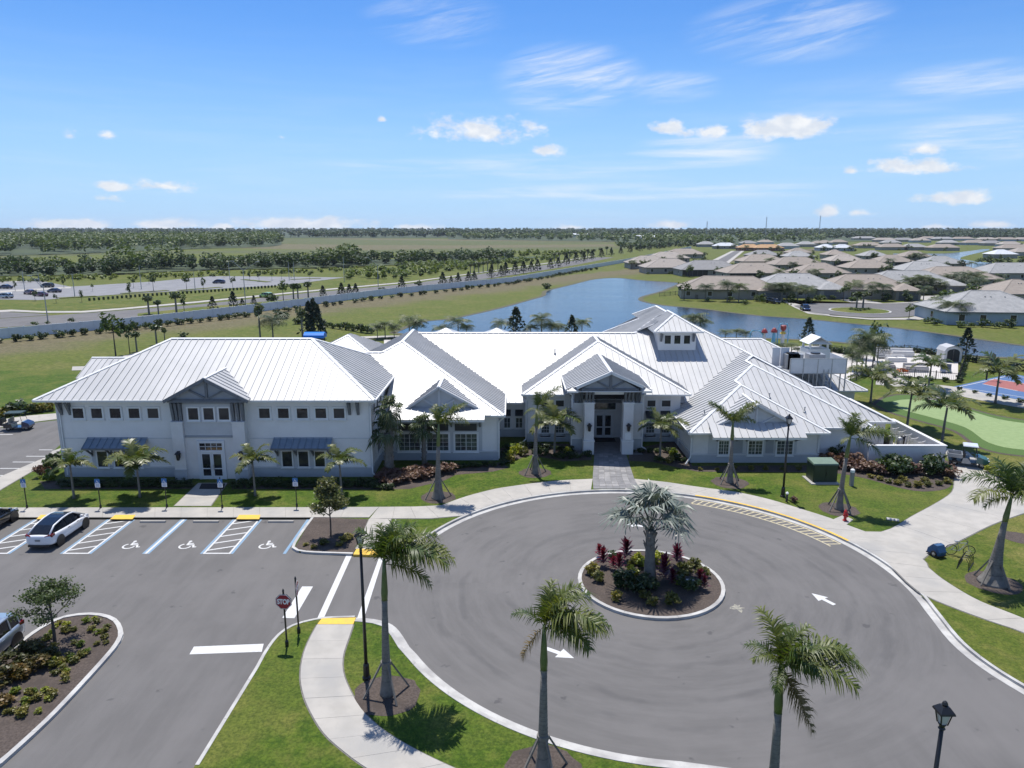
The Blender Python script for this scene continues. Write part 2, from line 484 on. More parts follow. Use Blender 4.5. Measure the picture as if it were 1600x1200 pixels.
MAT['sky_plastic']=material('sky_blue_play_plastic',(.16,.42,.58),rough=.4)
MAT['yellow_plastic']=material('yellow_play_plastic',(.6,.42,.05),rough=.4)
MAT['lantern_glass']=material('lantern_glass',(.5,.5,.48),rough=.15)
MAT['vinyl']=material('pale_blue_grey_fence_vinyl',(.62,.66,.69),(.56,.60,.63),.5,rough=.55)

# ================================================================== THE SETTING
def smooth_line(pts,n=6):
    """Catmull-Rom through 2-D points"""
    P=[Vector((p[0],p[1])) for p in pts]
    P=[P[0]*2-P[1]]+P+[P[-1]*2-P[-2]]
    out=[]
    for i in range(1,len(P)-2):
        a,b,c,d=P[i-1:i+3]
        for k in range(n):
            t=k/n
            out.append(.5*((2*b)+(c-a)*t+(2*a-5*b+4*c-d)*t*t+(3*b-a-3*c+d)*t**3))
    out.append(P[-2])
    return [(p.x,p.y) for p in out]


def offset(pts,d):
    """polyline shifted d to its left"""
    out=[]
    for i,p in enumerate(pts):
        a=Vector(pts[max(i-1,0)]);b=Vector(pts[min(i+1,len(pts)-1)])
        t=(b-a).normalized()
        out.append((p[0]-t.y*d,p[1]+t.x*d))
    return out


def resample(pts,n):
    P=[Vector(p) for p in pts]
    L=[0.0]
    for a,b in zip(P,P[1:]):L.append(L[-1]+(b-a).length)
    out=[];j=0
    for k in range(n+1):
        s=L[-1]*k/n
        while j<len(P)-2 and L[j+1]<s:j+=1
        t=(s-L[j])/max(L[j+1]-L[j],1e-9)
        q=P[j].lerp(P[j+1],min(max(t,0),1))
        out.append((q.x,q.y))
    return out


def strip(mb,A,B,z,zb=None):
    """sheet between two polylines of the same length (closed down to zb when given)"""
    if zb is None:
        n=len(A)
        return mb.add([(p[0],p[1],z) for p in A]+[(p[0],p[1],z) for p in B],[(i,i+1,n+i+1,n+i) for i in range(n-1)])
    return mb.loft([[(a[0],a[1],zb),(a[0],a[1],z),(b[0],b[1],z),(b[0],b[1],zb)] for a,b in zip(A,B)])


def sheet(name,poly,z,m,kind='structure'):
    mb=MB();n=len(poly)
    area=sum(poly[i][0]*poly[(i+1)%n][1]-poly[(i+1)%n][0]*poly[i][1] for i in range(n))
    if area<0:poly=poly[::-1]
    mb.add([(p[0],p[1],z) for p in poly],[tuple(range(n))])
    return tag(mb.build(name,m),kind=kind)


def raised(name,poly,z0,z1,m):
    return tag(MB().prism(poly,z0,z1).build(name,m),kind='structure')


CX,CY,RO=8.15,39.6,14.8 # middle of the turning circle, radius of its outer gutter


def circ(r,a0,a1,n,cx=CX,cy=CY):
    return [(cx+r*math.cos(R(a0+(a1-a0)*k/n)),cy+r*math.sin(R(a0+(a1-a0)*k/n))) for k in range(n+1)]


# wall line far left: direction and normal (towards the camera side)
WA,WB=Vector(G(0,530)),Vector(G(800,441))
wd=(WB-WA).normalized();wn=Vector((wd.y,-wd.x))
MAT['ground']=grass_material('rough_grass_ground',(.078,.105,.014),(.13,.15,.028),(.17,.155,.05),.6,
                               band=(wn.x,wn.y,-wn.dot(WA),27.0,(.18,.145,.09)),fine=6)
MAT['lawn']=grass_material('mown_lawn',(.034,.074,.006),(.092,.140,.014),(.19,.175,.045),.6)
MAT['lawn_dry']=grass_material('drier_lawn',(.058,.092,.010),(.115,.14,.02),(.21,.185,.055),.85)
MAT['field']=grass_material('far_field',(.075,.098,.028),(.10,.118,.038),(.165,.15,.075),.85,fine=1.2)
MAT['field_dry']=grass_material('far_dry_field',(.12,.11,.05),(.15,.135,.07),(.19,.165,.10),.8,fine=1.2)

ground=sheet('ground',[(-6400,-50),(6400,-50),(6400,6400),(-6400,6400)],-.02,MAT['ground'])

# asphalt with worn wheel tracks running round the turning circle
am=bpy.data.materials.new('asphalt');am.use_nodes=True
t=NT(am.node_tree);pb=am.node_tree.nodes['Principled BSDF']
co=t.node('ShaderNodeNewGeometry').outputs['Position']
rel=t.vm('SUBTRACT',co,(CX,CY,0))
x_,y_,_=t.sep(rel)
rad=t.m('SQRT',t.m('ADD',t.m('MULTIPLY',x_,x_),t.m('MULTIPLY',y_,y_)))
ang=t.m('ARCTAN2',y_,x_)
inside=t.ramp(rad,18.0,14.0)
ring=t.noise(t.comb(t.m('MULTIPLY',rad,.9),t.m('MULTIPLY',ang,1.4),0.0),2.1,7,.72)
lanes=t.noise(t.comb(t.m('MULTIPLY',t.sep(co)[0],.9),t.m('MULTIPLY',t.sep(co)[1],.16),0.0),1.0,5,.65)
trk=t.mix(inside,lanes,ring)
big=t.noise(co,.16,4,.6)
c0=t.mix(t.ramp(trk,.32,.7),(.118,.1115,.106),(.148,.140,.1335))
for r0,am_ in ((6.6,.30),(8.3,.26),(10.9,.34),(12.6,.30)):
    dd=t.m('ABSOLUTE',t.m('SUBTRACT',t.m('ADD',rad,t.m('MULTIPLY',t.m('SUBTRACT',t.noise(co,.22,3,.5),.5),2.4)),r0))
    c0=t.mix(t.m('MULTIPLY',t.m('MULTIPLY',t.ramp(dd,.34,.05),inside),t.ramp(t.noise(co,.5,4,.6),.3,.6,0,am_*1.5)),c0,(.075,.072,.071))
c0=t.mix(t.m('MULTIPLY',t.ramp(big,.42,.68),.6),c0,(.170,.160,.152))
c0=t.mix(t.ramp(t.noise(co,45,3,.7),.2,.8,0,.45),c0,(.06,.06,.062))
spots=t.ramp(t.noise(co,1.1,3,.5),.67,.74,0,.65)
c0=t.mix(spots,c0,(.055,.053,.055))
t.put(pb.inputs['Base Color'],c0)
pb.inputs['Roughness'].default_value=.8
pb.inputs['Specular IOR Level'].default_value=.35
bn=t.node('ShaderNodeBump');bn.inputs['Strength'].default_value=.35;bn.inputs['Distance'].default_value=.02
t.put(bn.inputs['Height'],t.noise(co,60,3,.7));t.put(pb.inputs['Normal'],bn.outputs[0])
MAT['asphalt']=am
sheet('road',[(-150,4),(60,4),(60,56),(-150,56)],0.0,am)

# ---- edges of the paved area
north_px=[(-400,811),(487,811),(470,834),(457,855),(459,860),(468,864),(490,866),(520,867),(551,868),(591,868),(626,858),(655,848)]
north_w=Gs(north_px)
arc=circ(RO,153,-12,60)
east_tail=smooth_line([arc[-1],(22.15,32.6),(23.0,29.0),(25.5,24.0),(29,18.0)],5)[1:]
rim_line=arc+east_tail # asphalt edge, running clockwise (outside is to the left)
LZ=.12
back=[(95,20),(140,100),(60,104),(20,112),(-30,118),(-70,104),(-140,104),(-190,60)]
lawn_edge=north_w[:11]+offset(rim_line,.55)
raised('lawn_front',lawn_edge+back,-.3,LZ,MAT['lawn'])

# peninsula between the car park lane and the turning circle
pen_left=[(305,1200),(400,1045),(415,1018),(435,993),(460,978),(495,969),(520,966.5),(555,965.5)]
pen_l=Gs(pen_left)
pen_arc=smooth_line([G(555,965.5),G(590,969),G(618,981),G(645,1020)],5)[:-1]+circ(RO+.02,210,264,22)+[(9.2,24.35),(12.5,23.6),(17,22.9),(22,22.4)]
pen_poly=[(pen_l[0][0]+.9,12.0),pen_l[0]]+smooth_line(pen_l[1:],4)+offset(pen_arc,-.5)[1:]+[(22,12)]
raised('lawn_peninsula',pen_poly,-.3,LZ,MAT['lawn'])

# bed with a young oak at the lower left
bed_px=[(0,1196),(82,1120),(160,1036),(184,1006),(188.5,990),(180,973),(162,965),(140,962.5),(112,965),(87,972),(50,994),(0,1034)]
bed_edge=smooth_line(Gs(bed_px),5)
bed_edge=[(bed_edge[0][0]-4,bed_edge[0][1]-6.2)]+bed_edge+[(bed_edge[-1][0]-1.2,bed_edge[-1][1]-8)]
raised('mulch_bed',offset(bed_edge,.1),-.3,.10,MAT['mulch'])


def kerb_run(name,line,a,b,z=.14,gutter=None):
    """kerb between offsets a and b of a line, cut in 3 m castings; gutter pan between two more offsets"""
    root=MB()
    if gutter:strip(root,offset(line,gutter[0]),offset(line,gutter[1]),.012,-.05)
    else:strip(root,offset(line,a),offset(line,b),.02,-.05)
    o=tag(root.build(name,MAT['kerb']),kind='structure')
    A,B=offset(line,a),offset(line,b)
    Ln=sum((Vector(p)-Vector(q)).length for p,q in zip(line,line[1:]))
    k=max(1,round(Ln/3.0));sub=5
    A,B=resample(A,k*sub),resample(B,k*sub)
    for i in range(k):
        mb=MB();g=.012
        aa,bb=A[i*sub:(i+1)*sub+1],B[i*sub:(i+1)*sub+1]
        va=Vector(aa[1])-Vector(aa[0]);va=va.normalized()*g
        aa[0]=(aa[0][0]+va.x,aa[0][1]+va.y);bb[0]=(bb[0][0]+va.x,bb[0][1]+va.y)
        strip(mb,aa,bb,z,0.0)
        mb.build('kerb_stone',MAT['kerb'],o)
    return o


kerb_run('circle_kerb',rim_line,.38,.56,.145,gutter=(-.02,.385))
kerb_run('peninsula_kerb',pen_arc,-.56,-.38,.145,gutter=(-.385,.02))
kerb_run('lane_kerb',[pen_l[0]]+smooth_line(pen_l[1:],4),-.16,.0)
kerb_run('bed_kerb',bed_edge,-.13,.1,.145)
kerb_run('magnolia_bed_kerb',smooth_line(north_w[1:9],3),-.02,.16)
kerb_run('corner_lawn_kerb',smooth_line([G(591,868),G(626,858),G(650,848),(rim_line[0][0]-.3,rim_line[0][1]+.2)],4),-.02,.16)
isl=circ(4.05,0,360,48)
raised('island_bed',isl[:-1],-.3,.11,MAT['mulch'])
kerb_run('island_kerb',circ(4.13,0,360,48),-.13,.09,.15)

# ---- pavements made of cast slabs
PZ=.15


def path(name,A,B,step=1.75,m='concrete',z=PZ,lift=.03):
    """run of concrete slabs between two edge lines, on a dark bed"""
    Ln=sum((Vector(p)-Vector(q)).length for p,q in zip(A,A[1:]))
    k=max(1,round(Ln/step));sub=3
    A,B=resample(A,k*sub),resample(B,k*sub)
    bed=MB();out=lambda P,Q:[(p[0]+(p[0]-q[0])*.07/max(math.dist(p,q),.1),p[1]+(p[1]-q[1])*.07/max(math.dist(p,q),.1)) for p,q in zip(P,Q)]
    strip(bed,out(A,B),out(B,A),z-lift+.006)
    o=tag(bed.build(name,MAT['joint']),kind='structure')
    rr=random.Random(len(name))
    for i in range(k):
        aa=[Vector(p) for p in A[i*sub:(i+1)*sub+1]];bb=[Vector(p) for p in B[i*sub:(i+1)*sub+1]]
        g=.014
        for q in (aa,bb):
            d=(q[1]-q[0]).normalized()*g;q[0]=q[0]+d
        mb=MB();strip(mb,[tuple(p) for p in aa],[tuple(p) for p in bb],z+rr.uniform(-.003,.003),z-lift-.1)
        mb.build('concrete_slab',MAT[m],o)
    return o


# along the disabled bays
path('front_pavement',Gs([(-330,811),(487,811)]),Gs([(-330,794),(487,793)],LZ),1.85)
path('link_pavement',Gs([(487,811),(577,811)]),Gs([(487,793),(592,792.5)],LZ))
# round the north of the circle
nA=offset(circ(RO,140,97,20),.57)
nB=smooth_line(Gs([(690,790),(725,777),(770,765),(800,760),(840,754.5),(875,751),(926,748.5)],LZ),3)
path('link_pavement',Gs([(577,811),(610,810.5),(672,810.5)],LZ)[:3]+[nA[0]],Gs([(592,792.5),(650,792),(690,790)],LZ)+[(nB[0][0]+.01,nB[0][1])])
path('arc_pavement',nA,nB)
nA=offset(circ(RO,87,30,30),.57)
nB=smooth_line(Gs([(991,748.5),(1040,753.5),(1090,761),(1150,769),(1200,780),(1250,795),(1300,811),(1322,820),(1352,831)],LZ),3)
path('arc_pavement',nA,nB)
# plaza where the service drive meets the circle, then the path on to the right
drv_l=smooth_line(Gs([(1352,831),(1385,830),(1425,807),(1462,787),(1487,770),(1491,755),(1490,742),(1482,717),(1474,700)],LZ),3)
drv_r=smooth_line(Gs([(1442,874),(1450,866),(1490,850),(1550,820),(1600,802),(1650,782),(1610,757),(1545,733),(1512,706)],LZ),3)
path('service_drive',drv_l,drv_r,3.2)
pA=offset(circ(RO,30,9,12),.57)
pB=smooth_line([drv_l[0],G(1400,850,LZ),G(1442,874,LZ),G(1450,887,LZ)],4)
path('arc_pavement',pA,pB,2.2)
pB=smooth_line(Gs([(1450,887),(1475,907),(1525,937),(1575,957),(1640,984),(1760,1040)],LZ),3)
pA2=smooth_line([pA[-1]]+Gs([(1434,924),(1490,950),(1550,972),(1600,989),(1740,1050)],LZ),3)
path('side_path',pA2,pB,1.8)
# ramp by the magnolia bed
path('ramp_pavement',Gs([(577,811),(560,850),(555,858)],LZ),Gs([(611,811),(596,850),(592,859)],LZ),1.5)
# peninsula path
L_=smooth_line(Gs([(496,976),(485,996),(475,1020),(470,1047),(471,1072),(480,1102),(505,1145),(540,1177),(575,1202),(640,1240),(760,1290)],LZ),4)
R_=smooth_line(Gs([(552,976),(544,1000),(536,1025),(536,1050),(545,1075),(562,1105),(585,1130),(612,1150),(650,1172),(704,1198),(780,1228),(870,1250)],LZ),4)
path('peninsula_path',L_,R_,1.65)
# walk to the two-storey entrance, walk along its left side, pavement behind the side car park
path('entrance_walk',Gs([(272,791),(310,755)],LZ),Gs([(329,791),(355,755)],LZ),1.5)
path('left_pavement',Gs([(-60,796),(-10,772),(82,718),(97,700)],LZ),Gs([(-90,790),(-16,752),(72,714.5),(82,705)],LZ),1.7)
path('rear_pavement',Gs([(-30,672),(0,668),(40,661),(90,655)],LZ),Gs([(-30,660),(0,656),(40,650),(90,646)],LZ),1.8)

# entrance paving: individual pavers
pv=tag(sheet('paver_walk',Gs([(927,764),(926,748),(929,706),(977,706),(991,748),(1000,764)],LZ),LZ+.012,MAT['joint']))
pl,pr_=Gs([(927,764),(926,748),(929,706)],LZ),Gs([(1000,764),(991,748),(977,706)],LZ)
rows=17
A_,B_=resample(pl,rows),resample(pr_,rows)
rr=random.Random(4)
for i in range(rows):
    cells=7
    for k in range(cells):
        edge=k in (0,cells-1) or i in (0,rows-1)
        q=[Vector(A_[i]).lerp(Vector(B_[i]),k/cells),Vector(A_[i]).lerp(Vector(B_[i]),(k+1)/cells),
             Vector(A_[i+1]).lerp(Vector(B_[i+1]),(k+1)/cells),Vector(A_[i+1]).lerp(Vector(B_[i+1]),k/cells)]
        c=sum(q,Vector((0,0)))/4
        q=[c+(p-c)*(1-.012/max((p-c).length,.1)*1.2) for p in q]
        mb=MB().prism([tuple(p) for p in q],LZ-.05,LZ+.032+rr.uniform(-.003,.003))
        if not edge and rr.random()<.5:m_='paver_light'
        else:m_='paver'
        if 'paver_light' not in MAT:MAT['paver_light']=material('light_grey_pavers',(.28,.27,.265),(.22,.215,.212),1.9,rough=.85,world_co=True)
        mb.build('paver',MAT[m_],pv)
# service yard behind
sheet('yard_slab',[(27.2,63.0),(31.4,63.3),(31.4,61.6),(38.0,61.7),(36.3,71.0),(35.0,64.6),(27.2,64.6)],LZ+.01,MAT['concrete'])

# ---- paint on the asphalt
PT=.006


def paint(name,polys,m,z=PT,label=None):
    mb=MB()
    for q in polys:
        n=len(q)
        ar=sum(q[i][0]*q[(i+1)%n][1]-q[(i+1)%n][0]*q[i][1] for i in range(n))
        if ar<0:q=q[::-1]
        mb.add([(p[0],p[1],z) for p in q],[tuple(range(n))])
    return tag(mb.build(name,MAT[m]),kind='structure')


Y0,Y1=43.5,49.2


def vline(x,wd_,y0=Y0,y1=Y1):return [(x-wd_/2,y0),(x+wd_/2,y0),(x+wd_/2,y1),(x-wd_/2,y1)]


aisles=[(-34.1,-32.42),(-28.86,-27.2),(-19.85,-18.1)]
for (a,b) in aisles:
    paint('bay_line',[vline(a-.11,.15),vline(b+.11,.15)],'paint_blue')
    st=[vline(a+.05,.13),vline(b-.05,.13),[(a+.12,Y0),(b-.12,Y0),(b-.12,Y0+.14),(a+.12,Y0+.14)]]
    for k in range(5):
        y=Y0+.45+k*1.08
        st.append([(a+.12,y),(a+.12,y+.15),(b-.12,y+.78),(b-.12,y+.63)])
    paint('aisle_hatching',st,'paint_white')
paint('bay_line',[vline(-23.53-.16,.14),vline(-23.53+.16,.14)],'paint_blue')
paint('bay_line',[vline(-23.53,.16)],'paint_white',PT+.001)
paint('bay_line',[vline(-14.62,.2)],'paint_blue')
for xx in (-39.6,-43.2):paint('bay_line',[vline(xx,.12)],'paint_white')


def access_symbol(cx,cy,s,name,m,z,flip=1):
    """wheelchair symbol lying on the ground: head, body, legs, wheel arc"""
    polys=[]
    def seg(x0,y0,x1,y1,w_):
        d=Vector((x1-x0,y1-y0)).normalized();n_=Vector((-d.y,d.x))*w_/2
        return [(x0+n_.x,y0+n_.y),(x1+n_.x,y1+n_.y),(x1-n_.x,y1-n_.y),(x0-n_.x,y0-n_.y)]
    raw=[[(.08+.11*math.cos(R(a)),.86+.11*math.sin(R(a))) for a in range(0,360,40)],
           seg(.08,.72,.10,.30,.13),seg(.06,.55,.42,.55,.11),seg(.08,.34,.50,.34,.12),seg(.47,.38,.62,-.02,.12),seg(.56,.0,.78,.05,.11)]
    ring=[(.05+.40*math.cos(R(a)),.14+.40*math.sin(R(a))) for a in range(120,380,20)]
    ring2=[(.05+.29*math.cos(R(a)),.14+.29*math.sin(R(a))) for a in range(120,380,20)]
    for i in range(len(ring)-1):raw.append([ring[i],ring[i+1],ring2[i+1],ring2[i]])
    for q in raw:polys.append([(cx+flip*p[0]*s,cy+p[1]*s) for p in q])
    mb=MB()
    for i,q in enumerate(polys):
        n=len(q)
        ar=sum(q[j][0]*q[(j+1)%n][1]-q[(j+1)%n][0]*q[j][1] for j in range(n))
        if ar<0:q=q[::-1]
        mb.add([(p[0],p[1],z+i*.0002) for p in q],[tuple(range(n))])
    return tag(mb.build(name,MAT[m]),kind='structure')


for px_ in (202,290,415):
    x,y=G(px_,854)
    access_symbol(x-.1,y-.1,1.05,'accessible_bay_symbol','paint_white',PT)
for px_ in (239,322,439):
    x,y=G(px_,816)
    mb=MB();mb.loft([[(x-.9,y-.1,0.004),(x-.9,y-.07,.11),(x-.9,y+.07,.11),(x-.9,y+.1,0.004)],[(x+.9,y-.1,0.004),(x+.9,y-.07,.11),(x+.9,y+.07,.11),(x+.9,y+.1,0.004)]])
    o=mb.build('wheel_stop',MAT['concrete'])
    tag(o,{239:'concrete wheel stop in the bay beside the white car',322:'concrete wheel stop in the middle empty bay before the entrance walk',439:'concrete wheel stop in the bay beside the magnolia bed'}[px_],'wheel stop','concrete wheel stops in the bays')
# yellow tactile pads
for k,q in enumerate([[(57,811),(64,804.5),(82,804.5),(75,811)],[(172,811),(180,804.5),(212,804.5),(207,811)],[(369,811),(374,804.5),(407,804.5),(405,811)]]):
    raised('tactile_pad',Gs(q,.15),.1,.158,MAT['paint_yellow'])
raised('tactile_pad',Gs([(552,867.5),(557,858.5),(592,859),(590,868.5)],.1),.0,.155,MAT['paint_yellow'])
raised('tactile_pad',Gs([(503,967),(556,965.8),(552,976),(496,976)],.12),.0,.156,MAT['paint_yellow'])
# crosswalk, stop lines, arrows
paint('crosswalk_line',[Gs([(541,868),(550,868),(505,968),(494,970)])],'paint_white')
paint('crosswalk_line',[Gs([(592,872),(600,868),(569,966),(558,966)])],'paint_white')
paint('stop_line',[Gs([(296,1022.5),(303,1010.5),(412,1006),(409,1018.5)])],'paint_white')
paint('stop_line',[Gs([(441,965.5),(472,916.5),(489,916.5),(460,966)])],'paint_white')


def arrow(tail,head,name='lane_arrow'):
    a,b=Vector(G(*tail)),Vector(G(*head));d=(b-a);L=d.length;d.normalize();n=Vector((-d.y,d.x))
    hs=L*.52;wd_=L*.085;hw=L*.27
    q=[a+n*wd_,a+d*(L-hs)+n*wd_,a+d*(L-hs)+n*hw,b,a+d*(L-hs)-n*hw,a+d*(L-hs)-n*wd_,a-n*wd_]
    paint(name,[[tuple(p) for p in q]],'paint_white')


arrow((853,1013),(897,1028.5));arrow((1304,945),(1268,927));arrow((1009,823),(975,818))
# worn yellow loading strip along the right of the circle
la0,la1=66.5,21.5
paint('loading_hatch',[circ(RO-.10,la0,la1,40)+circ(RO-.22,la0,la1,40)[::-1],circ(RO-1.0,la0,la1,40)+circ(RO-1.12,la0,la1,40)[::-1]]+
      [[(CX+r_*math.cos(R(a+s)),CY+r_*math.sin(R(a+s))) for r_,s in ((RO-.22,0),(RO-.22,.5),(RO-1.0,1.6),(RO-1.0,1.1))] for a in np.linspace(la1,la0-1.2,24)],'paint_pale_yellow',PT)
mb=MB();strip(mb,circ(RO+.36,la0,la1,40),circ(RO+.565,la0,la1,40),.149)
tag(mb.build('yellow_kerb_line',MAT['paint_yellow']),kind='structure')
rr=random.Random(2);ox_,oy_=G(1152,950)
sheet('oil_stain',[(ox_+.36*rr.uniform(.35,1.3)*math.cos(R(a)),oy_+.5*rr.uniform(.3,1.2)*math.sin(R(a))) for a in range(0,360,24)],PT-.002,material('pale_spill',(.34,.32,.25),(.16,.155,.14),5,rough=.9,world_co=True))

# ---- beds on the lawn
BZ=LZ+.006


def bed(pts,z=LZ,name='mulch_bed'):return sheet(name,smooth_line(Gs(pts+[pts[0]],z),4)[:-1],BZ,MAT['mulch'])


sheet('mulch_bed',Gs([(488,808),(575,811.5),(559,850),(552,866),(515,864.5),(469,861),(461,855)],.12),BZ+.004,MAT['mulch'])
sheet('mulch_bed',Gs([(80,752),(300,755),(300,764),(70,764),(62,752)],LZ),BZ,MAT['mulch'])
sheet('mulch_bed',Gs([(362,756),(580,757),(597,742),(700,735),(782,722),(795,731),(770,737),(712,742),(694,751),(640,764),(590,765),(362,764)],LZ),BZ,MAT['mulch'])
sheet('mulch_bed',Gs([(782,700),(826,692),(900,694),(926,700),(924,719),(880,721),(830,711),(795,722),(782,722)],LZ),BZ,MAT['mulch'])
sheet('mulch_bed',Gs([(984,702),(1060,688),(1082,728),(1278,727),(1278,738),(1090,737),(1060,731),(1020,722),(982,720)],LZ),BZ,MAT['mulch'])
sheet('mulch_bed',smooth_line(Gs([(1278,735),(1282,712),(1360,716),(1474,718),(1487,735),(1489,752),(1478,764),(1440,768),(1400,761),(1345,746),(1278,735)],LZ),3)[:-1],BZ,MAT['mulch'])
for (cx,cy,r_) in [(685,777,1.35),(836,739,1.35),(1140,754,1.45),(1311,796,1.4),(1551,910,1.45),(605,1086,1.5),(848,1206,1.5),(1590,840,1.0)]:
    x,y=G(cx,cy,LZ);rr=random.Random(cx)
    sheet('mulch_ring',[(x+r_*rr.uniform(.93,1.07)*math.cos(a),y+r_*rr.uniform(.93,1.07)*math.sin(a)) for a in np.linspace(0,2*math.pi,25)[:-1]],BZ+.003,MAT['mulch'])
sheet('lawn_patch',Gs([(1438,929),(1452,936),(1490,951),(1550,973),(1600,990),(1740,1051),(1900,1190)],LZ)+offset(east_tail,.62)[::-1][3:],LZ+.004,MAT['lawn_dry'])
sheet('lawn_patch',smooth_line(Gs([(1450,868),(1490,852),(1550,822),(1600,804),(1700,790),(1760,1030),(1640,981),(1575,955),(1525,935),(1475,905),(1452,888),(1444,876)],LZ),2),LZ+.004,MAT['lawn_dry'])

# ---- side car park on the left
sheet('side_car_park',Gs([(-200,672),(0,669),(40,662),(96,656),(100,690),(72,714.5),(-16,752),(-90,790),(-260,790)],LZ),LZ+.004,am)
for (x0,x1,yy) in [(-60,20,679),(61,82,703),(41,78,713),(20,59,722),(0,42,732),(-40,26,743),(-60,10,752)]:
    a,b=G(x0,yy,LZ),G(x1,yy,LZ)
    paint('bay_line',[[(a[0],a[1]-.07),(b[0],b[1]-.07),(b[0],b[1]+.07),(a[0],a[1]+.07)]],'paint_white',LZ+.009)

# ---- back of the clubhouse: lawn, putting green, court, paths, pool deck
sheet('back_lawn',Gs([(1300,640),(1360,600),(1420,596),(1500,612),(1640,640),(1800,690),(1760,800),(1640,775),(1545,730),(1505,704),(1440,690),(1410,665),(1340,650)],LZ),LZ+.004,MAT['lawn_dry'])
gr_out=[(1368,632),(1385,621),(1420,617),(1480,628),(1540,646),(1600,657),(1700,672),(1720,716),(1600,712),(1535,700),(1495,674),(1440,658),(1395,645)]
gr_in=[(1393,628),(1412,624.5),(1440,626),(1500,638),(1560,655),(1620,664),(1690,676),(1700,706),(1600,703),(1545,692),(1508,668),(1450,651),(1410,640)]
sheet('mulch_edge',[(p[0]*1.0,p[1]) for p in offset(smooth_line(Gs(gr_out+[gr_out[0]],LZ),4),.45)][:-1],LZ+.008,MAT['mulch'])
sheet('putting_fringe',smooth_line(Gs(gr_out+[gr_out[0]],LZ),4)[:-1],LZ+.014,material('fringe_turf',(.045,.095,.012),(.07,.125,.02),8,rough=.9,world_co=True))
sheet('putting_green',smooth_line(Gs(gr_in+[gr_in[0]],LZ),4)[:-1],LZ+.02,material('putting_turf',(.19,.26,.105),(.22,.29,.125),2,rough=.9,world_co=True))
path('garden_path',smooth_line(Gs([(1368,601),(1400,604),(1450,608),(1500,619),(1560,631),(1640,645)],LZ),3),smooth_line(Gs([(1370,586),(1398,586),(1420,596),(1460,601),(1500,606),(1560,619),(1640,634)],LZ),3),2.4)
path('garden_path',smooth_line(Gs([(1440,622),(1468,626),(1500,619)],LZ),3),smooth_line(Gs([(1438,619),(1470,616),(1492,614)],LZ),3),2.4)
court=sheet('sport_court',Gs([(1486,605),(1580,584),(1700,605),(1720,650),(1600,626)],LZ),LZ+.012,material('blue_court',(.06,.125,.26),(.052,.11,.235),1.5,rough=.8,world_co=True))
sheet('court_key',Gs([(1535,600),(1552,592),(1650,607),(1660,622),(1590,611)],LZ),LZ+.018,material('red_court',(.30,.095,.08),(.26,.085,.075),1.5,rough=.8,world_co=True))
mb=MB()
for a,b in [((1497,605),(1580,586.5)),((1497,605),(1600,621)),((1580,586.5),(1690,606)),((1535,600),(1590,611)),((1552,592),(1650,607))]:
    p,q=Vector(G(*a,LZ)),Vector(G(*b,LZ));n=(q-p).normalized();n=Vector((-n.y,n.x))*.07
    mb.add([(*(p+n),LZ+.022),(*(p-n),LZ+.022),(*(q-n),LZ+.022),(*(q+n),LZ+.022)],[(0,1,2,3)])
tag(mb.build('court_line',MAT['paint_white']),kind='structure')
sheet('pool_deck',Gs([(1180,560),(1180,545),(1265,540),(1335,548),(1362,555),(1440,552),(1497,566),(1497,594),(1440,590),(1398,586),(1350,586),(1300,600),(1250,590)],LZ),LZ+.01,MAT['deck'])
pool_w=material('pool_water',(.05,.22,.30),rough=.05)
sheet('pool_deck',Gs([(600,531),(1120,535),(1130,560),(600,556)],.1),LZ+.008,MAT['deck'])
sheet('pool_water',smooth_line(Gs([(680,539),(760,537),(860,540),(960,538),(1040,543),(1040,551),(900,549),(780,551),(690,547),(680,539)],.1),4)[:-1],LZ+.016,pool_w)
path('garden_path',Gs([(570,529),(610,527),(650,527)],LZ),Gs([(560,526),(610,524.5),(650,524.5)],LZ),3)
path('garden_path',smooth_line(Gs([(112,579),(150,577),(175,568),(225,556)],LZ),3),smooth_line(Gs([(113,573),(150,571),(170,562),(215,551)],LZ),3),2.5)

# ---- lakes
lm=bpy.data.materials.new('lake_water');lm.use_nodes=True
t=NT(lm.node_tree);pb=lm.node_tree.nodes['Principled BSDF']
co=t.node('ShaderNodeNewGeometry').outputs['Position']
x_,y_,_=t.sep(co)
streak=t.noise(t.comb(t.m('MULTIPLY',x_,.012),t.m('MULTIPLY',y_,.06),0.0),1.0,4,.6)
t.put(pb.inputs['Base Color'],t.mix(t.ramp(streak,.4,.62),(.006,.018,.036),(.018,.040,.066)))
t.put(pb.inputs['Roughness'],t.ramp(streak,.38,.62,.05,.14))
pb.inputs['Specular IOR Level'].default_value=.5
bn=t.node('ShaderNodeBump');bn.inputs['Strength'].default_value=.55;bn.inputs['Distance'].default_value=.07
t.put(bn.inputs['Height'],t.noise(t.vm('MULTIPLY',co,(1.0,1.6,1)),1.3,4,.6));t.put(pb.inputs['Normal'],bn.outputs[0])
MAT['lake']=lm
lake_px=[(610,520),(655,503),(700,498),(735,491),(762,485),(790,478),(826,468),(846,462),(850,455),(868,450),(885,446),(905,441),(922,437),(945,434.5),(972,434.5),(1005,438),
           (1050,441),(1064,443),(1052,449),(1038,455),(1020,460),(1007,464),(1003,468),(1012,472),(1040,477),(1100,482.5),(1150,489),(1200,494),(1260,498),(1320,504),(1400,512),
           (1470,521),(1540,531),(1610,541),(1720,556),(1740,585),(1610,563),(1535,558),(1470,553),(1375,542),(1277,533),(1180,529),(1080,528),(960,526),(800,524),(660,526)]
lake_line=smooth_line(Gs(lake_px+[lake_px[0]]),4)[:-1]
sheet('lake',lake_line,.004,lm)
bank=MB();ln=lake_line+[lake_line[0]]
rr=random.Random(8)
ba,bb=[],[]
o1,o2=offset(ln,-.5),offset(ln,.9)
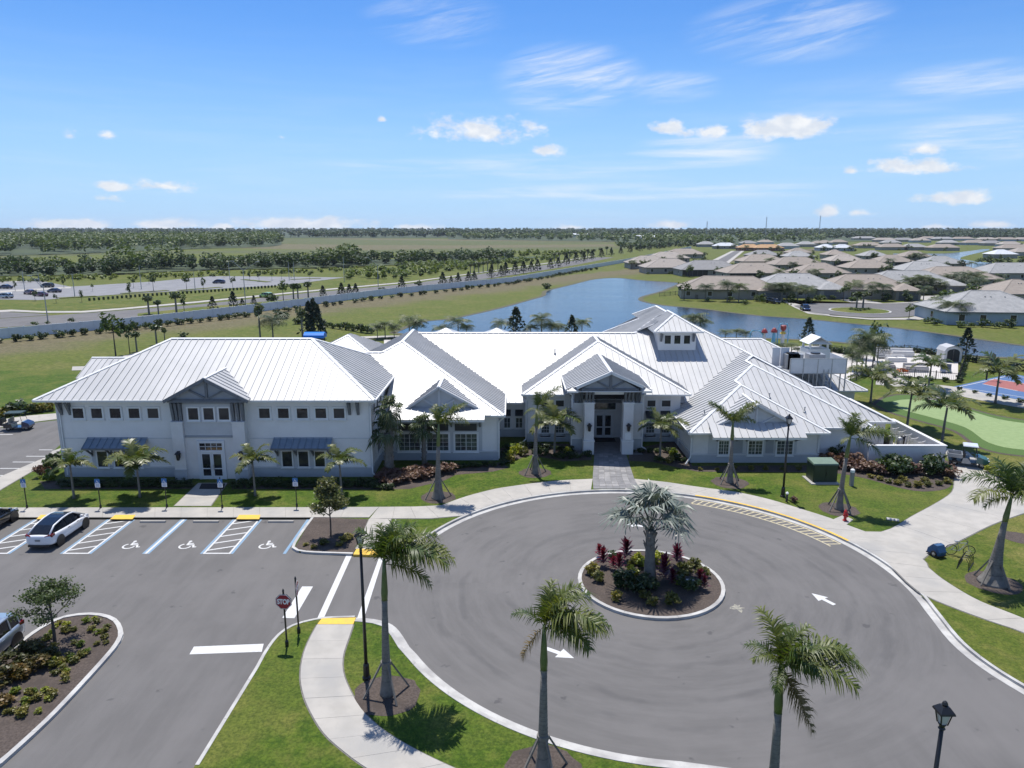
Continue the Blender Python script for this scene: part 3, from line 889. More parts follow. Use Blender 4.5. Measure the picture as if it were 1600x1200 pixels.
strip(bank,offset(ln,-1.1),offset(ln,.35),.02)
tag(bank.build('lake_bank',material('muddy_bank',(.10,.085,.055),(.07,.075,.03),.7,rough=.95,world_co=True)),kind='structure')
pond=smooth_line(Gs([(1395,396),(1430,396),(1470,396),(1500,394),(1540,389),(1545,391),(1520,397),(1500,403),(1515,407),(1560,412),(1590,415),(1575,419),(1545,425),(1520,423),(1490,417),(1440,404),(1400,399),(1395,396)]),3)[:-1]
sheet('pond',pond,.01,lm)

# ---- far land: fields and dirt, road beyond the wall, public car park
sheet('field',Gs([(-200,425),(0,414),(300,402),(640,397),(1000,395),(980,378),(640,383),(430,386),(140,396),(-200,404)]),.0,MAT['ground'])
sheet('field',Gs([(-200,408),(60,402),(160,398),(330,396),(640,395),(900,391),(1000,388),(960,385),(640,388),(420,391),(200,393),(-200,400)]),.01,MAT['field'])
sheet('dry_field',Gs([(310,386),(420,389),(560,391),(800,387),(960,384),(960,381.5),(700,383.5),(460,381.5),(400,380)]),.03,MAT['field_dry'])
sheet('field',Gs([(440,380.5),(560,383),(760,383),(960,380.5),(940,377),(760,376.5),(560,373),(440,373)]),.04,MAT['field'])
sheet('dirt_road',Gs([(460,383.5),(700,386.2),(900,385.4),(1000,383.6),(1000,384.6),(900,386.6),(700,387.5),(460,385.5)]),.06,MAT['field_dry'])
sheet('dry_field',Gs([(500,373.3),(640,375.5),(760,376.7),(900,377.5),(960,379),(960,377.6),(800,375.2),(640,373.2),(520,372.2)]),.06,MAT['field_dry'])
sheet('main_road',Gs([(-200,530),(0,512),(160,501),(310,487),(460,470),(640,452),(800,430),(900,414),(960,402),(930,402),(860,413),(760,427),(640,443.5),(480,458),(300,477),(140,489),(0,498),(-200,508)]),.02,am)
sheet('road_verge',Gs([(215,494),(310,486),(430,474),(520,464),(600,456),(600,454),(520,461),(430,470),(310,480),(215,490)]),.034,MAT['lawn_dry'])
path('far_pavement',Gs([(-200,504),(0,486),(70,489),(140,488.5),(310,473),(470,457),(640,441.5),(760,425),(860,411),(930,400)],.03),Gs([(-200,500),(0,483),(70,486.5),(140,486),(310,470.7),(470,455),(640,440),(760,424),(860,410),(930,399.4)],.03),30,z=.07)
sheet('side_road',Gs([(0,497.5),(80,492),(60,490),(0,487)]),.024,am)
sheet('far_lawn',Gs([(0,484),(0,472),(120,474),(330,460),(470,446),(520,440),(640,437),(640,440),(470,454),(310,469.5),(140,484.5),(70,484.5)]),.02,MAT['lawn_dry'])
lot=material('pale_asphalt',(.21,.21,.215),(.175,.175,.18),.2,rough=.9,world_co=True)
sheet('public_car_park',Gs([(-200,480),(0,468),(60,469),(200,459),(440,446),(520,436),(540,433.5),(400,432),(330,431.5),(240,440),(110,448),(60,438),(0,440),(-200,446)]),.03,lot)
for k,(a,b) in enumerate([((190,459),(262,454)),((280,454),(345,449)),((92,466),(150,463)),((380,437),(420,441)),((455,437),(500,435))]):
    p,q=Vector(G(*a)),Vector(G(*b));n=(q-p).normalized();n=Vector((-n.y,n.x))*1.2
    raised('car_park_island',[tuple(p-n),tuple(q-n),tuple(q+n),tuple(p+n)],0,.15,MAT['lawn_dry'])
paint('far_kerb',[Gs([(0,457.5),(110,450.5),(112,448),(60,451),(0,454.5)]),Gs([(0,442),(30,440),(30,439),(0,441)])],'concrete',.05)
# residential street with its turning head
sheet('cul_de_sac',smooth_line(Gs([(1240,478),(1262,487),(1300,492),(1360,496.5),(1420,495),(1445,489),(1436,484),(1450,480),(1500,474),(1570,466),(1570,462),(1480,470),(1400,474),(1330,474.5),(1270,474)]),3),.06,am)
sheet('driveway',Gs([(1218,468),(1240,480),(1262,490),(1300,494.5),(1270,475),(1340,475.5),(1305,466),(1320,462),(1380,474),(1450,470.5),(1420,463),(1500,461),(1530,466),(1480,471),(1400,475.5),(1330,477),(1275,476.5),(1250,476)]),.03,MAT['concrete'])
paint('street_kerb',[Gs([(1262,488),(1300,493.5),(1360,498),(1420,497),(1445,491),(1440,487),(1460,483),(1475,490),(1462,492),(1440,500),(1360,500),(1300,495)])],'concrete',.10)
ix,iy=G(1343,486)
raised('street_island',circ(7.2,0,345,23,ix,iy),0,.16,MAT['kerb']);raised('street_island',circ(6.7,0,345,23,ix,iy),0.01,.2,MAT['lawn_dry'])
sheet('street',Gs([(1115,410),(1130,413),(1158,392),(1148,392)]),.03,am)
paint('street_kerb',[Gs([(1110,408),(1115,410),(1148,392),(1143,392)]),Gs([(1130,413),(1137,413),(1163,392),(1158,392)])],'concrete',.03)

# dark floor under the woods
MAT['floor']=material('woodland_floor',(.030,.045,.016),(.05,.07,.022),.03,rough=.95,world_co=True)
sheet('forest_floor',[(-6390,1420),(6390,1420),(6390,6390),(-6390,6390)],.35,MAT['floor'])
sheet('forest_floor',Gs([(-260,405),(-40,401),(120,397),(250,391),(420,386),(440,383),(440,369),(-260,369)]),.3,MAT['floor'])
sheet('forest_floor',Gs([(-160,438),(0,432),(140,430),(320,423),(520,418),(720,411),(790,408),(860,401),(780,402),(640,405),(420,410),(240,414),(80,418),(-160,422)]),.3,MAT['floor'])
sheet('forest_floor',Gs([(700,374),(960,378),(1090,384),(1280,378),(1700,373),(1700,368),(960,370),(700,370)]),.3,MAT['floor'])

# ================================================================== BUILDINGS
PM=.485 # every roof of the club has the same pitch


def clip(poly,k,lim,keep_greater):
    out=[]
    n=len(poly)
    for i in range(n):
        a,b=poly[i],poly[(i+1)%n]
        ia=(a[k]>=lim) if keep_greater else (a[k]<=lim)
        ib=(b[k]>=lim) if keep_greater else (b[k]<=lim)
        if ia:out.append(a)
        if ia != ib:
            s=(lim-a[k])/(b[k]-a[k])
            out.append(tuple(a[j]+(b[j]-a[j])*s for j in range(2)))
    return out


PANELS={}


def roof_plane(root,roof,poly3,m='roof',wid=.61,single=True,thick=.05,rib=.07):
    """standing-seam roof: every sheet-metal panel between two seams is a piece"""
    P=[Vector(p) for p in poly3]
    n=Vector((0,0,0))
    for i in range(len(P)):
        a,b=P[i],P[(i+1)%len(P)]
        n+=Vector(((a.y-b.y)*(a.z+b.z),(a.z-b.z)*(a.x+b.x),(a.x-b.x)*(a.y+b.y)))
    n.normalize()
    if n.z<0:n=-n;P=P[::-1]
    u=Vector((0,0,1)).cross(n).normalized();v=n.cross(u)
    o=P[0]
    Q=[((p-o).dot(u),(p-o).dot(v)) for p in P]
    u0,u1=min(q[0] for q in Q),max(q[0] for q in Q)
    k=max(1,round((u1-u0)/wid));st=(u1-u0)/k
    merged=MB()
    rr=random.Random(int(abs(o.x*31+o.y*17)))
    for i in range(k):
        a,b=u0+i*st,u0+(i+1)*st
        c=clip(clip(Q,0,a+.006,True),0,b-.006,False)
        c=[q for j,q in enumerate(c) if (Vector(q)-Vector(c[j-1])).length>1e-4]
        if len(c)<3:continue
        lift=rr.uniform(0,.008)
        mb=MB()
        mb.slab([o+u*q[0]+v*q[1]+n*lift for q in c],thick,n)
        at=[q for q in c if abs(q[0]-(a+.006))<1e-3]
        if len(at)>=2:
            va,vb=min(q[1] for q in at),max(q[1] for q in at)
            if vb-va>.15:
                base=o+u*(a+.03)
                e=[base+v*va,base+v*vb]
                q8=[e[0]-u*.026+n*.0,e[0]+u*.026,e[0]+u*.022+n*rib,e[0]-u*.022+n*rib,
                      e[1]-u*.026,e[1]+u*.026,e[1]+u*.022+n*rib,e[1]-u*.022+n*rib]
                mb.add(q8,[(0,1,2,3),(7,6,5,4),(1,5,6,2),(2,6,7,3),(3,7,4,0)])
        if single and PANELS.get(root.name,0)<300:
            PANELS[root.name]=PANELS.get(root.name,0)+1
            mb.build('roof_panel',MAT[m],roof)
        else:merged.add(mb.v,mb.f)
    if merged.v:tag(merged.build('roof_panel',MAT[m],roof),kind='stuff')


def cap(mb,a,b,wd_=.3,h=.07):
    """folded metal cap along a hip or ridge"""
    a,b=Vector(a),Vector(b);d=(b-a).normalized();r=d.cross(Vector((0,0,1))).normalized();up=r.cross(d)
    s=.9
    q=[]
    for e in (a,b):
        q+=[e-r*wd_/2+up*(h-wd_*.16),e+up*(h+.02),e+r*wd_/2+up*(h-wd_*.16),e+r*wd_/2+up*(h-wd_*.16-.05),e-r*wd_/2+up*(h-wd_*.16-.05)]
    mb.add(q,[(0,1,6,5),(1,2,7,6),(2,3,8,7),(3,4,9,8),(4,0,5,9),(4,3,2,1,0),(5,6,7,8,9)])


def siding(root,x0,x1,y,z0,z1,dirn='front',m='siding',course=.19):
    """lap siding in real courses on a wall that faces -y (front), +x (right) or -x (left); for side walls x is the plane and y runs"""
    mb=MB()
    k=max(1,round((z1-z0)/course));h=(z1-z0)/k
    for i in range(k):
        a,b=z0+i*h,z0+(i+1)*h
        if dirn=='front':q=[(x0,y-.03,a),(x1,y-.03,a),(x1,y-.004,b),(x0,y-.004,b)];r=[(x0,y,a),(x1,y,a),(x1,y-.03,a),(x0,y-.03,a)]
        elif dirn=='right':q=[(y+.03,x0,a),(y+.03,x1,a),(y+.004,x1,b),(y+.004,x0,b)];r=[(y,x0,a),(y,x1,a),(y+.03,x1,a),(y+.03,x0,a)]
        else:q=[(y-.03,x1,a),(y-.03,x0,a),(y-.004,x0,b),(y-.004,x1,b)];r=[(y,x1,a),(y,x0,a),(y-.03,x0,a),(y-.03,x1,a)]
        mb.add(q,[(0,1,2,3)]);mb.add(r,[(0,1,2,3)])
    return tag(mb.build('siding',MAT[m],root),kind='stuff')


def window(root,x0,x1,z0,z1,y,nx=1,nz=1,glass='glass',frame='trim',fw=.11,name='window',sill=True):
    mb=MB();d=.07
    mb.box(x0-fw,x0,y-d,y+.02,z0-fw,z1+fw);mb.box(x1,x1+fw,y-d,y+.02,z0-fw,z1+fw)
    mb.box(x0,x1,y-d,y+.02,z1,z1+fw);mb.box(x0,x1,y-d,y+.02,z0-fw,z0)
    if sill:mb.box(x0-fw-.05,x1+fw+.05,y-d-.06,y-.02,z0-fw-.06,z0-fw-.002)
    wdw=mb.build(name,MAT[frame],root)
    MB().box(x0,x1,y-.03,y-.012,z0,z1).build('pane',MAT[glass],wdw)
    if nx*nz>1:
        bars=MB();t_=.022
        for i in range(1,nx):
            x=x0+(x1-x0)*i/nx;wv=.05 if (nx%2==0 and i==nx // 2) else t_
            bars.box(x-wv/2,x+wv/2,y-.045,y-.031,z0,z1)
        for i in range(1,nz):
            z=z0+(z1-z0)*i/nz;bars.box(x0,x1,y-.042,y-.032,z-t_/2,z+t_/2)
        bars.build('glazing_bar',MAT[frame],wdw)
    return wdw


def win_px(root,l,r,top,bot,Y,**kw):
    a=V(l,(top+bot)/2,Y);b=V(r,(top+bot)/2,Y)
    return window(root,a[0],b[0],V((l+r)/2,bot,Y)[2],V((l+r)/2,top,Y)[2],Y,**kw)


def side_window(root,y0,y1,z0,z1,x,sx):
    """window on a wall that faces +x (sx=1) or -x (sx=-1)"""
    mb=MB();fw=.1
    a,b=(x-.02,x+.07) if sx>0 else (x-.07,x+.02)
    mb.box(a,b,y0-fw,y0,z0-fw,z1+fw);mb.box(a,b,y1,y1+fw,z0-fw,z1+fw);mb.box(a,b,y0,y1,z1,z1+fw);mb.box(a,b,y0,y1,z0-fw,z0)
    wdw=mb.build('window',MAT['trim'],root)
    MB().box(x+.012 if sx>0 else x-.03,x+.03 if sx>0 else x-.012,y0,y1,z0,z1).build('pane',MAT['glass'],wdw)


def pediment(root,xc,xl,xr,y,zb,za,name='gable',beam=.2,dark=True):
    """open-looking truss gable: infill board, king post, braces and raking boards"""
    g=MB().add([(xl,y,zb),(xr,y,zb),(xc,y,za),(xl,y+.06,zb),(xr,y+.06,zb),(xc,y+.06,za)],[(0,1,2),(5,4,3),(0,3,4,1),(1,4,5,2),(2,5,3,0)]).build(name,MAT['infill' if dark else 'panel_grey'],root)
    mt=MAT['timber'] if dark else MAT['trim_soft']
    MB().bar((xc,y-.06,zb+.02),(xc,y-.06,za-.1),beam,.12,(0,1,0)).build('king_post',mt,g)
    for s in (-1,1):
        MB().bar((xc,y-.07,zb+.1),(xc+s*abs(xr-xl)*.23,y-.07,zb+(za-zb)*.5),beam*.75,.1,(0,1,0)).build('brace',mt,g)
    MB().bar((xl+.1,y-.075,zb),(xr-.1,y-.075,zb),.16,beam,(0,0,1)).build('tie_beam',mt,g)
    return g


def rake(root_roof,pts,m='trim',h=.24,w_=.06):
    """fascia boards along the sloping edges of a gable"""
    mb=MB()
    for a,b in zip(pts,pts[1:]):
        mb.bar((a[0],a[1],a[2]-h/2),(b[0],b[1],b[2]-h/2),w_,h,(0,0,1))
    return mb.build('fascia',MAT[m],root_roof)


def brackets(root,xs,y0,y1,z0,z1,w_=.16,m='timber'):
    for x in xs:
        mb=MB()
        mb.box(x-w_/2,x+w_/2,y1-.10,y1,z0,z1)
        mb.bar((x,y1-.05,z0+.12),(x,y0,z1-.1),w_,.14,(0,1,0))
        mb.build('eave_bracket',MAT[m],root)


def lantern(root,x,y,z,s=1.0):
    lb=MB()
    lb.box(x-.06*s,x+.06*s,y-.04,y,z-.15*s,z+.28*s)
    lb.bar((x,y,z+.22*s),(x,y-.22*s,z+.30*s),.03)
    lb.lathe([(.02,.34*s),(.20*s,.16*s),(.20*s,.13*s),(.13*s,.13*s),(.10*s,-.24*s),(.05*s,-.28*s)],8,(x,y-.22*s,z))
    return lb.build('wall_lantern',MAT['black'],root)


def downspout(root,pts,m='trim'):
    mb=MB()
    for a,b in zip(pts,pts[1:]):mb.bar(a,b,.10,.08,(0,1,0))
    return mb.build('downspout',MAT[m],root)


def gutter(mb,a,b,out=(0,-1,0)):
    """box gutter hung along an eave edge"""
    a,b=Vector(a),Vector(b);o=Vector(out).normalized()
    q=[]
    for e in (a,b):q+=[e+o*.0+Vector((0,0,-.16)),e+o*.10+Vector((0,0,-.16)),e+o*.13+Vector((0,0,.015)),e+Vector((0,0,.015))]
    mb.add(q,[(0,1,2,3),(7,6,5,4),(0,4,5,1),(1,5,6,2),(2,6,7,3),(3,7,4,0)])


MAT['trim_soft']=material('pale_grey_trim',(.56,.565,.57),(.52,.525,.53),2,rough=.6)

# ------------------------------------------------------------------ the two-storey building on the left
tb=empty('two_storey_building',(-24.8,64.5,LZ),0,'two-storey pale grey building with a white metal hipped roof beside the car park','building')
EZ,EX0,EX1,EY0,EY1=6.85,-38.65,-11.1,57.3,73.1
RZ,RX0,RX1,RY=10.68,-30.7,-18.05,65.2
WX0,WX1,WY0,WY1=-37.25,-11.65,58.0,72.3
MB().box(WX0,WX1,WY0,WY1,0,EZ-.1).build('wall',MAT['stucco'],tb)
siding(tb,WX0,-27.65,WY0,1.0,EZ-.12);siding(tb,-21.75,WX1,WY0,1.0,EZ-.12)
siding(tb,WY0,WY1,WX1,1.0,EZ-.12,'right');siding(tb,WY0,WY1,WX0,1.0,EZ-.12,'left')
sk=MB()
sk.box(WX0-.06,-27.75,WY0-.07,WY0,0,.92);sk.box(-21.65,WX1+.06,WY0-.07,WY0,0,.92);sk.box(WX1,WX1+.06,WY0,WY1,0,.92);sk.box(WX0-.06,WX0,WY0,WY1,0,.92)
sk.pieces('skirting',MAT['skirt'],tb)
cp=MB()
for (z0,z1,d) in ((.921,1.02,.10),(3.42,3.50,.06)):
    cp.box(WX0-d,-27.75,WY0-d,WY0-.001,z0,z1);cp.box(-21.65,WX1+d,WY0-d,WY0-.001,z0,z1);cp.box(WX1+.001,WX1+d,WY0,WY1,z0,z1);cp.box(WX0-d,WX0-.001,WY0,WY1,z0,z1)
cp.pieces('string_course',MAT['trim_soft'],tb)
cb=MB()
for x in (WX0,WX1):cb.box(x-.09,x+.09,WY0-.09,WY0+.06,1.02,EZ-.15)
cb.pieces('corner_board',MAT['trim_soft'],tb)
rf=MB()
rf.prism([(EX0+.03,EY0+.03),(EX1-.03,EY0+.03),(EX1-.03,EY1-.03),(EX0+.03,EY1-.03)],EZ-.15,EZ-.055)
gutter(rf,(EX0,EY0,EZ),(-27.7,EY0,EZ));gutter(rf,(-21.2,EY0,EZ),(EX1,EY0,EZ));gutter(rf,(EX1,EY0,EZ),(EX1,EY1,EZ),(1,0,0));gutter(rf,(EX0,EY1,EZ),(EX0,EY0,EZ),(-1,0,0));gutter(rf,(EX1,EY1,EZ),(EX0,EY1,EZ),(0,1,0))
roof=rf.build('roof',MAT['trim'],tb)
c4=[(EX0,EY0,EZ),(EX1,EY0,EZ),(EX1,EY1,EZ),(EX0,EY1,EZ)];r2=[(RX0,RY,RZ),(RX1,RY,RZ)]
roof_plane(tb,roof,[c4[0],c4[1],r2[1],r2[0]])
roof_plane(tb,roof,[c4[1],c4[2],r2[1]]);roof_plane(tb,roof,[c4[3],c4[0],r2[0]])
roof_plane(tb,roof,[c4[2],c4[3],r2[0],r2[1]],single=False)
cm=MB()
for a,b in ((c4[0],r2[0]),(c4[1],r2[1]),(c4[2],r2[1]),(c4[3],r2[0]),(r2[0],r2[1])):cap(cm,a,b,.34)
cm.pieces('ridge_cap',MAT['trim'],roof)
# entrance bay with its truss gable
BY=57.45
bx0,bx1=-27.65,-21.75
MB().box(bx0,bx1,BY,WY0,0,EZ-.15).build('entrance_bay',MAT['stucco'],tb)
for (a,b) in ((bx0,-26.78),(-22.68,bx1)):
    mb=MB();mb.box(a-.05,b+.02,BY-.28,BY,0,4.95);mb.box(a-.1,b+.07,BY-.33,BY+.01,4.951,5.08);pl_=mb.build('pilaster',MAT['stucco'],tb)
    mb=MB();mb.box(a-.09,b+.06,BY-.32,BY-.281,0,.92);mb.box(a-.12,b+.09,BY-.36,BY-.281,.921,1.02);mb.build('plinth',MAT['skirt'],pl_)
MB().box(-26.72,-22.74,BY-.05,BY-.001,3.85,6.6).build('surround_panel',MAT['panel_grey'],tb)
mb=MB();mb.box(-26.72,-22.74,BY-.12,BY-.002,3.70,3.84);mb.box(-26.72,-22.74,BY-.1,BY-.002,6.5,6.68);mb.pieces('string_course',MAT['infill'],tb)
for (l,r) in ((294.5,310),(318.5,334),(342.5,358)):win_px(tb,l,r,637.5,655.5,BY-.05,fw=.13)
gx,gl,gr,gz0,gz1,gy=-24.5,-27.85,-21.15,6.95,8.75,56.75
gyb=EY0+(gz1-EZ)/PM
roof_plane(tb,roof,[(gx,gy,gz1),(gl,gy,gz0),(gl,EY0+(gz0-EZ)/PM,gz0),(gx,gyb,gz1)]);roof_plane(tb,roof,[(gr,gy,gz0),(gx,gy,gz1),(gx,gyb,gz1),(gr,EY0+(gz0-EZ)/PM,gz0)])
rake(roof,[(gl-.05,gy-.03,gz0+.02),(gx,gy-.03,gz1+.05),(gr+.05,gy-.03,gz0+.02)],'timber',.26,.1)
mb=MB();cap(mb,(gx,gy-.05,gz1),(gx,gyb,gz1),.28);mb.build('ridge_cap',MAT['trim'],roof)
pediment(tb,gx,gl+.25,gr-.25,gy+.32,gz0-.05,gz1-.16)
MB().box(gl+.2,gr-.2,gy+.1,BY+.1,gz0-.2,gz0-.06).build('soffit',MAT['timber'],tb)
for xs in ((-27.6,-27.2,-26.95),(-22.7,-22.2,-21.9)):brackets(tb,[xs[0]+.1,xs[1],xs[2]+.1],gy+.35,BY-.05,5.1,gz0-.2,.2)
brackets(tb,(-36.9,-36.2),EY0+.1,WY0-.03,5.45,EZ-.15,.2);brackets(tb,(-13.3,-12.6),EY0+.1,WY0-.03,5.45,EZ-.15,.2)
# high windows
for c in (122.5,151.5,180.5,210,239.5,413.5,443,472.5,501.5,530):win_px(tb,c-8.3,c+8.3,638,653,WY0-.03,fw=.14)
# lower windows under metal awnings
for (l,r) in ((153,168.5),(179.5,194.5),(206,221)):win_px(tb,l,r,705,729,WY0-.06,fw=.1)
for (l,r) in ((441.5,456.5),(467,482),(492.5,507.5)):win_px(tb,l,r,705,728.5,WY0-.06,fw=.1)
for (l,r,ls) in ((145,234,1),(432,519,1)):
    a,b=V(l,720,WY0)[0],V(r,720,WY0)[0]
    MB().box(a,b,WY0-.055,WY0-.031,1.03,2.9).build('surround_panel',MAT['panel_grey'],tb)
for (tl,tr,bl,br) in ((139,230,130,226.5),(430,519,424.5,513)):
    za,zb,yb=V(tl,684,WY0)[2],0,WY0-1.05
    x0,x1=V(tl,684,WY0)[0]-.1,V(tr,684,WY0)[0]+.05
    zb=za-.62
    aw=MB().box(x0,x1,WY0-.05,WY0-.001,za-.06,za+.06).build('awning',MAT['awning'],tb)
    k=9
    for i in range(k):
        a,b=x0+(x1-x0)*i/k,x0+(x1-x0)*(i+1)/k
        mb=MB();mb.slab([(a+.01,yb,zb),(b-.01,yb,zb),(b-.01,WY0-.03,za),(a+.01,WY0-.03,za)],.04);mb.bar((a+.03,yb,zb+.03),(a+.03,WY0-.03,za+.03),.035,.07,(0,0,1));mb.build('awning_panel',MAT['awning'],aw)
    MB().box(x0-.02,x1+.02,yb-.04,yb,zb-.14,zb+.02).build('awning_edge',MAT['timber'],aw)
    for x in (x0+.25,x0+(x1-x0)*.37,x0+(x1-x0)*.66,x1-.25):
        mb=MB();mb.box(x-.06,x+.06,WY0-.13,WY0-.06,zb-.95,zb-.02);mb.bar((x,WY0-.1,zb-.8),(x,yb+.1,zb-.1),.1,.12,(0,1,0));mb.build('awning_bracket',MAT['timber'],aw)
# doors
dx0,dx1=V(314.5,720,BY)[0],V(349.5,720,BY)[0]
zt=3.42
mb=MB();mb.box(dx0-.2,dx0,BY-.12,BY,0.12,zt);mb.box(dx1,dx1+.2,BY-.12,BY,.12,zt);mb.box(dx0,dx1,BY-.12,BY,zt-.2,zt);mb.box(dx0,dx1,BY-.12,BY,2.42,2.62)
fr=mb.build('door_frame',MAT['door'],tb)
MB().box(dx0,dx1,BY-.05,BY-.02,2.63,zt-.21).build('transom_pane',MAT['glass'],fr)
mb=MB();mb.box(dx0,dx1,BY-.07,BY-.051,2.9,2.94)
for i in (1,2,3):x=dx0+(dx1-dx0)*i/4;mb.box(x-.02,x+.02,BY-.07,BY-.051,2.63,zt-.21)
mb.build('glazing_bar',MAT['door'],fr)
xm=(dx0+dx1)/2
for a,b,hx in ((dx0+.01,xm-.01,xm-.12),(xm+.01,dx1-.01,xm+.12)):
    mb=MB();mb.box(a,a+.13,BY-.1,BY-.04,.13,2.41);mb.box(b-.13,b,BY-.1,BY-.04,.13,2.41);mb.box(a+.131,b-.131,BY-.1,BY-.04,.13,.42);mb.box(a+.131,b-.131,BY-.1,BY-.04,2.28,2.41);mb.box(a+.131,b-.131,BY-.095,BY-.045,1.0,1.08)
    dr=mb.build('door',MAT['door'],tb)
    mb=MB();mb.box(a+.12,b-.12,BY-.07,BY-.06,.42,2.29);mb.build('pane',MAT['glass'],dr)
    MB().bar((hx,BY-.16,.9),(hx,BY-.16,1.4),.035).build('handle',MAT['chrome'],dr)
lantern(tb,V(281,717,BY-.28)[0],BY-.28,2.25,1.3);lantern(tb,V(378,717,BY-.28)[0],BY-.28,2.25,1.3)
downspout(tb,[(EX1+.05,EY0-.05,EZ-.15),(WX1+.05,WY0-.1,EZ-.6),(WX1+.05,WY0-.1,.45),(WX1+.7,WY0-.5,.18)])
downspout(tb,[(WX0+.2,EY0-.05,EZ-.15),(WX0+.2,WY0-.1,EZ-.5),(WX0+.2,WY0-.1,.3)])
side_window(tb,60.2,61.6,1.5,3.0,WX1+.03,1)
for y in (59.0,60.6,62.2):side_window(tb,y,y+.75,5.3,6.1,WX1+.03,1)
dm=MB().prism(Gs([(311,764),(315,755.5),(352,755.5),(349,764)],.16),.16,.175).build('door_mat',MAT['mat']);tag(dm,'dark rectangular mat on the concrete walk before the glazed double doors','doormat')
# low porch roof at the back left
MB().box(-45.4,-38.0,76.1,81.6,0,4.75).build('rear_porch_wall',MAT['stucco'],tb)
pr_roof=MB().prism([(-46,75.5),(-37.6,75.5),(-37.6,82.2),(-46,82.2)],4.76,4.83).build('rear_porch_roof',MAT['trim'],tb)
roof_plane(tb,pr_roof,[(-46.05,75.4,4.87),(-37.5,75.4,4.87),(-37.5,78.85,6.52),(-46.05,78.85,6.52)]);roof_plane(tb,pr_roof,[(-37.5,82.3,4.87),(-46.05,82.3,4.87),(-46.05,78.85,6.52),(-37.5,78.85,6.52)],single=False)
MB().add([(-45.9,75.5,4.84),(-45.9,82.2,4.84),(-45.9,78.85,6.45),(-45.8,75.5,4.84),(-45.8,82.2,4.84),(-45.8,78.85,6.45)],[(0,2,1),(3,4,5)]).build('gable',MAT['panel_grey'],tb)
mb=MB();cap(mb,(-46.05,78.85,6.52),(-37.5,78.85,6.52),.3);mb.build('ridge_cap',MAT['trim'],pr_roof)

# ------------------------------------------------------------------ the clubhouse
ch=empty('clubhouse',(9.0,70.0,LZ),0,'single-storey clubhouse with many white metal roofs, a pillared entrance gable and a roof dormer','building')
MY0,MZ0=69.1,3.8 # eave of the long main roof


def mz(y):return MZ0+PM*(y-MY0)


mr=MB()
roofc=mr.box(-9,24,73,76,4.4,4.9).build('roof',MAT['trim'],ch) # attic deck that carries the sheets
caps=MB()
# C: left wing
CZ,CYe,CX1,CD=4.4,61.85,-.67,10.28
CXa=CX1-CD;CYa=CYe+CD;CZa=CZ+PM*CD
xl=-21.6
roof_plane(ch,roofc,[(-12.0,CYe,CZ),(CX1,CYe,CZ),(CXa,CYa,CZa),(-12.75,70.4,CZ+PM*8.55),(-16.0,70.4,CZ+PM*8.55),(-12.0,64.5,CZ+PM*2.65)][:0] or
           [(-11.3,CYe,CZ),(CX1,CYe,CZ),(CXa,CYa,CZa),(-12.72,70.4,CZ+PM*8.55),(-15.5,70.4,CZ+PM*8.55),(-11.3,66.2,CZ+PM*4.35)])
CYb=80.4;CYv=MY0+(CZ-MZ0)/PM
roof_plane(ch,roofc,[(CX1,CYe,CZ),(CX1,CYv,CZ),(CXa,CYb,CZa),(CXa,CYa,CZa)])
roof_plane(ch,roofc,[(CXa,CYa,CZa),(CXa,CYb,CZa),(-17.0,CYb,CZa-PM*6.05),(-17.0,70.4,CZa-PM*6.05),(-12.72,70.4,CZ+PM*8.55)])
roof_plane(ch,roofc,[(CXa,CYb,CZa),(CX1,CYv,CZ),(CX1,89.5,CZ)],single=False)
roof_plane(ch,roofc,[(-12.72,70.4,CZ+PM*8.55-.02),(-16.5,70.4,CZ+PM*8.55-.02),(-16.5,78,CZ+PM*8.55-3.6),(-12.72,78,CZ+PM*8.55-3.6)],single=False)
for a,b in (((CX1,CYe,CZ),(CXa,CYa,CZa)),((CXa,CYa,CZa),(-12.72,70.4,CZ+PM*8.55)),((-12.72,70.4,CZ+PM*8.55),(-15.3,70.4,CZ+PM*8.55)),((CXa,CYa,CZa),(CXa,CYb,CZa))):cap(caps,a,b,.34)
# main ridge and great room
MRY=80.0;MRZ=mz(MRY)
GRZ=10.55;gy1=MY0+(GRZ-MZ0)/PM
roof_plane(ch,roofc,[(CX1+.05,MY0,MZ0),(16.9,MY0,MZ0),(24.75,76.95,mz(76.95)),(18.7,gy1,GRZ),(16.6,gy1,GRZ),(13.55,MRY,MRZ),(CXa+.3,MRY,MRZ)])
roof_plane(ch,roofc,[(13.55,MRY,MRZ),(CXa+.3,MRY,MRZ),(CXa+.3,MRY+10,MRZ-PM*10),(13.55,MRY+10,MRZ-PM*10)],single=False)
cap(caps,(CXa+.2,MRY,MRZ),(13.55,MRY,MRZ),.34);cap(caps,(13.55,MRY,MRZ),(16.6,gy1,GRZ),.34)
# tall roof running back behind the dormer
DRZ,DRY=11.1,79.0
DX=17.6
yb=G(1027,478,DRZ)[1]
def wpl(px,py):
    lo,hi=2.,DRZ
    for _ in range(50):
        m_=(lo+hi)/2;x=G(px,py,m_)[0]
        if m_-(DRZ-PM*(DX-x))>0:hi=m_
        else:lo=m_
    return (*G(px,py,lo),lo)
R1,R2,R3=wpl(988,491),wpl(999,498),wpl(942,519)
roof_plane(ch,roofc,[(DX,DRY,DRZ),(DX,yb,DRZ),R1,R2,R3,(13.4,MRY+.25,DRZ-PM*4.2)],single=True)
er=28.0
roof_plane(ch,roofc,[(DX,DRY,DRZ),(er,89.4,DRZ-PM*(er-DX)),(er,yb+9,DRZ-PM*(er-DX)),(DX,yb,DRZ)],single=False)
roof_plane(ch,roofc,[(18.7,gy1,GRZ-.02),(24.75,77.0,GRZ-.02-PM*6.05),(24.75,92,GRZ-.02-PM*6.05),(18.7,92,GRZ-.02)],single=False)
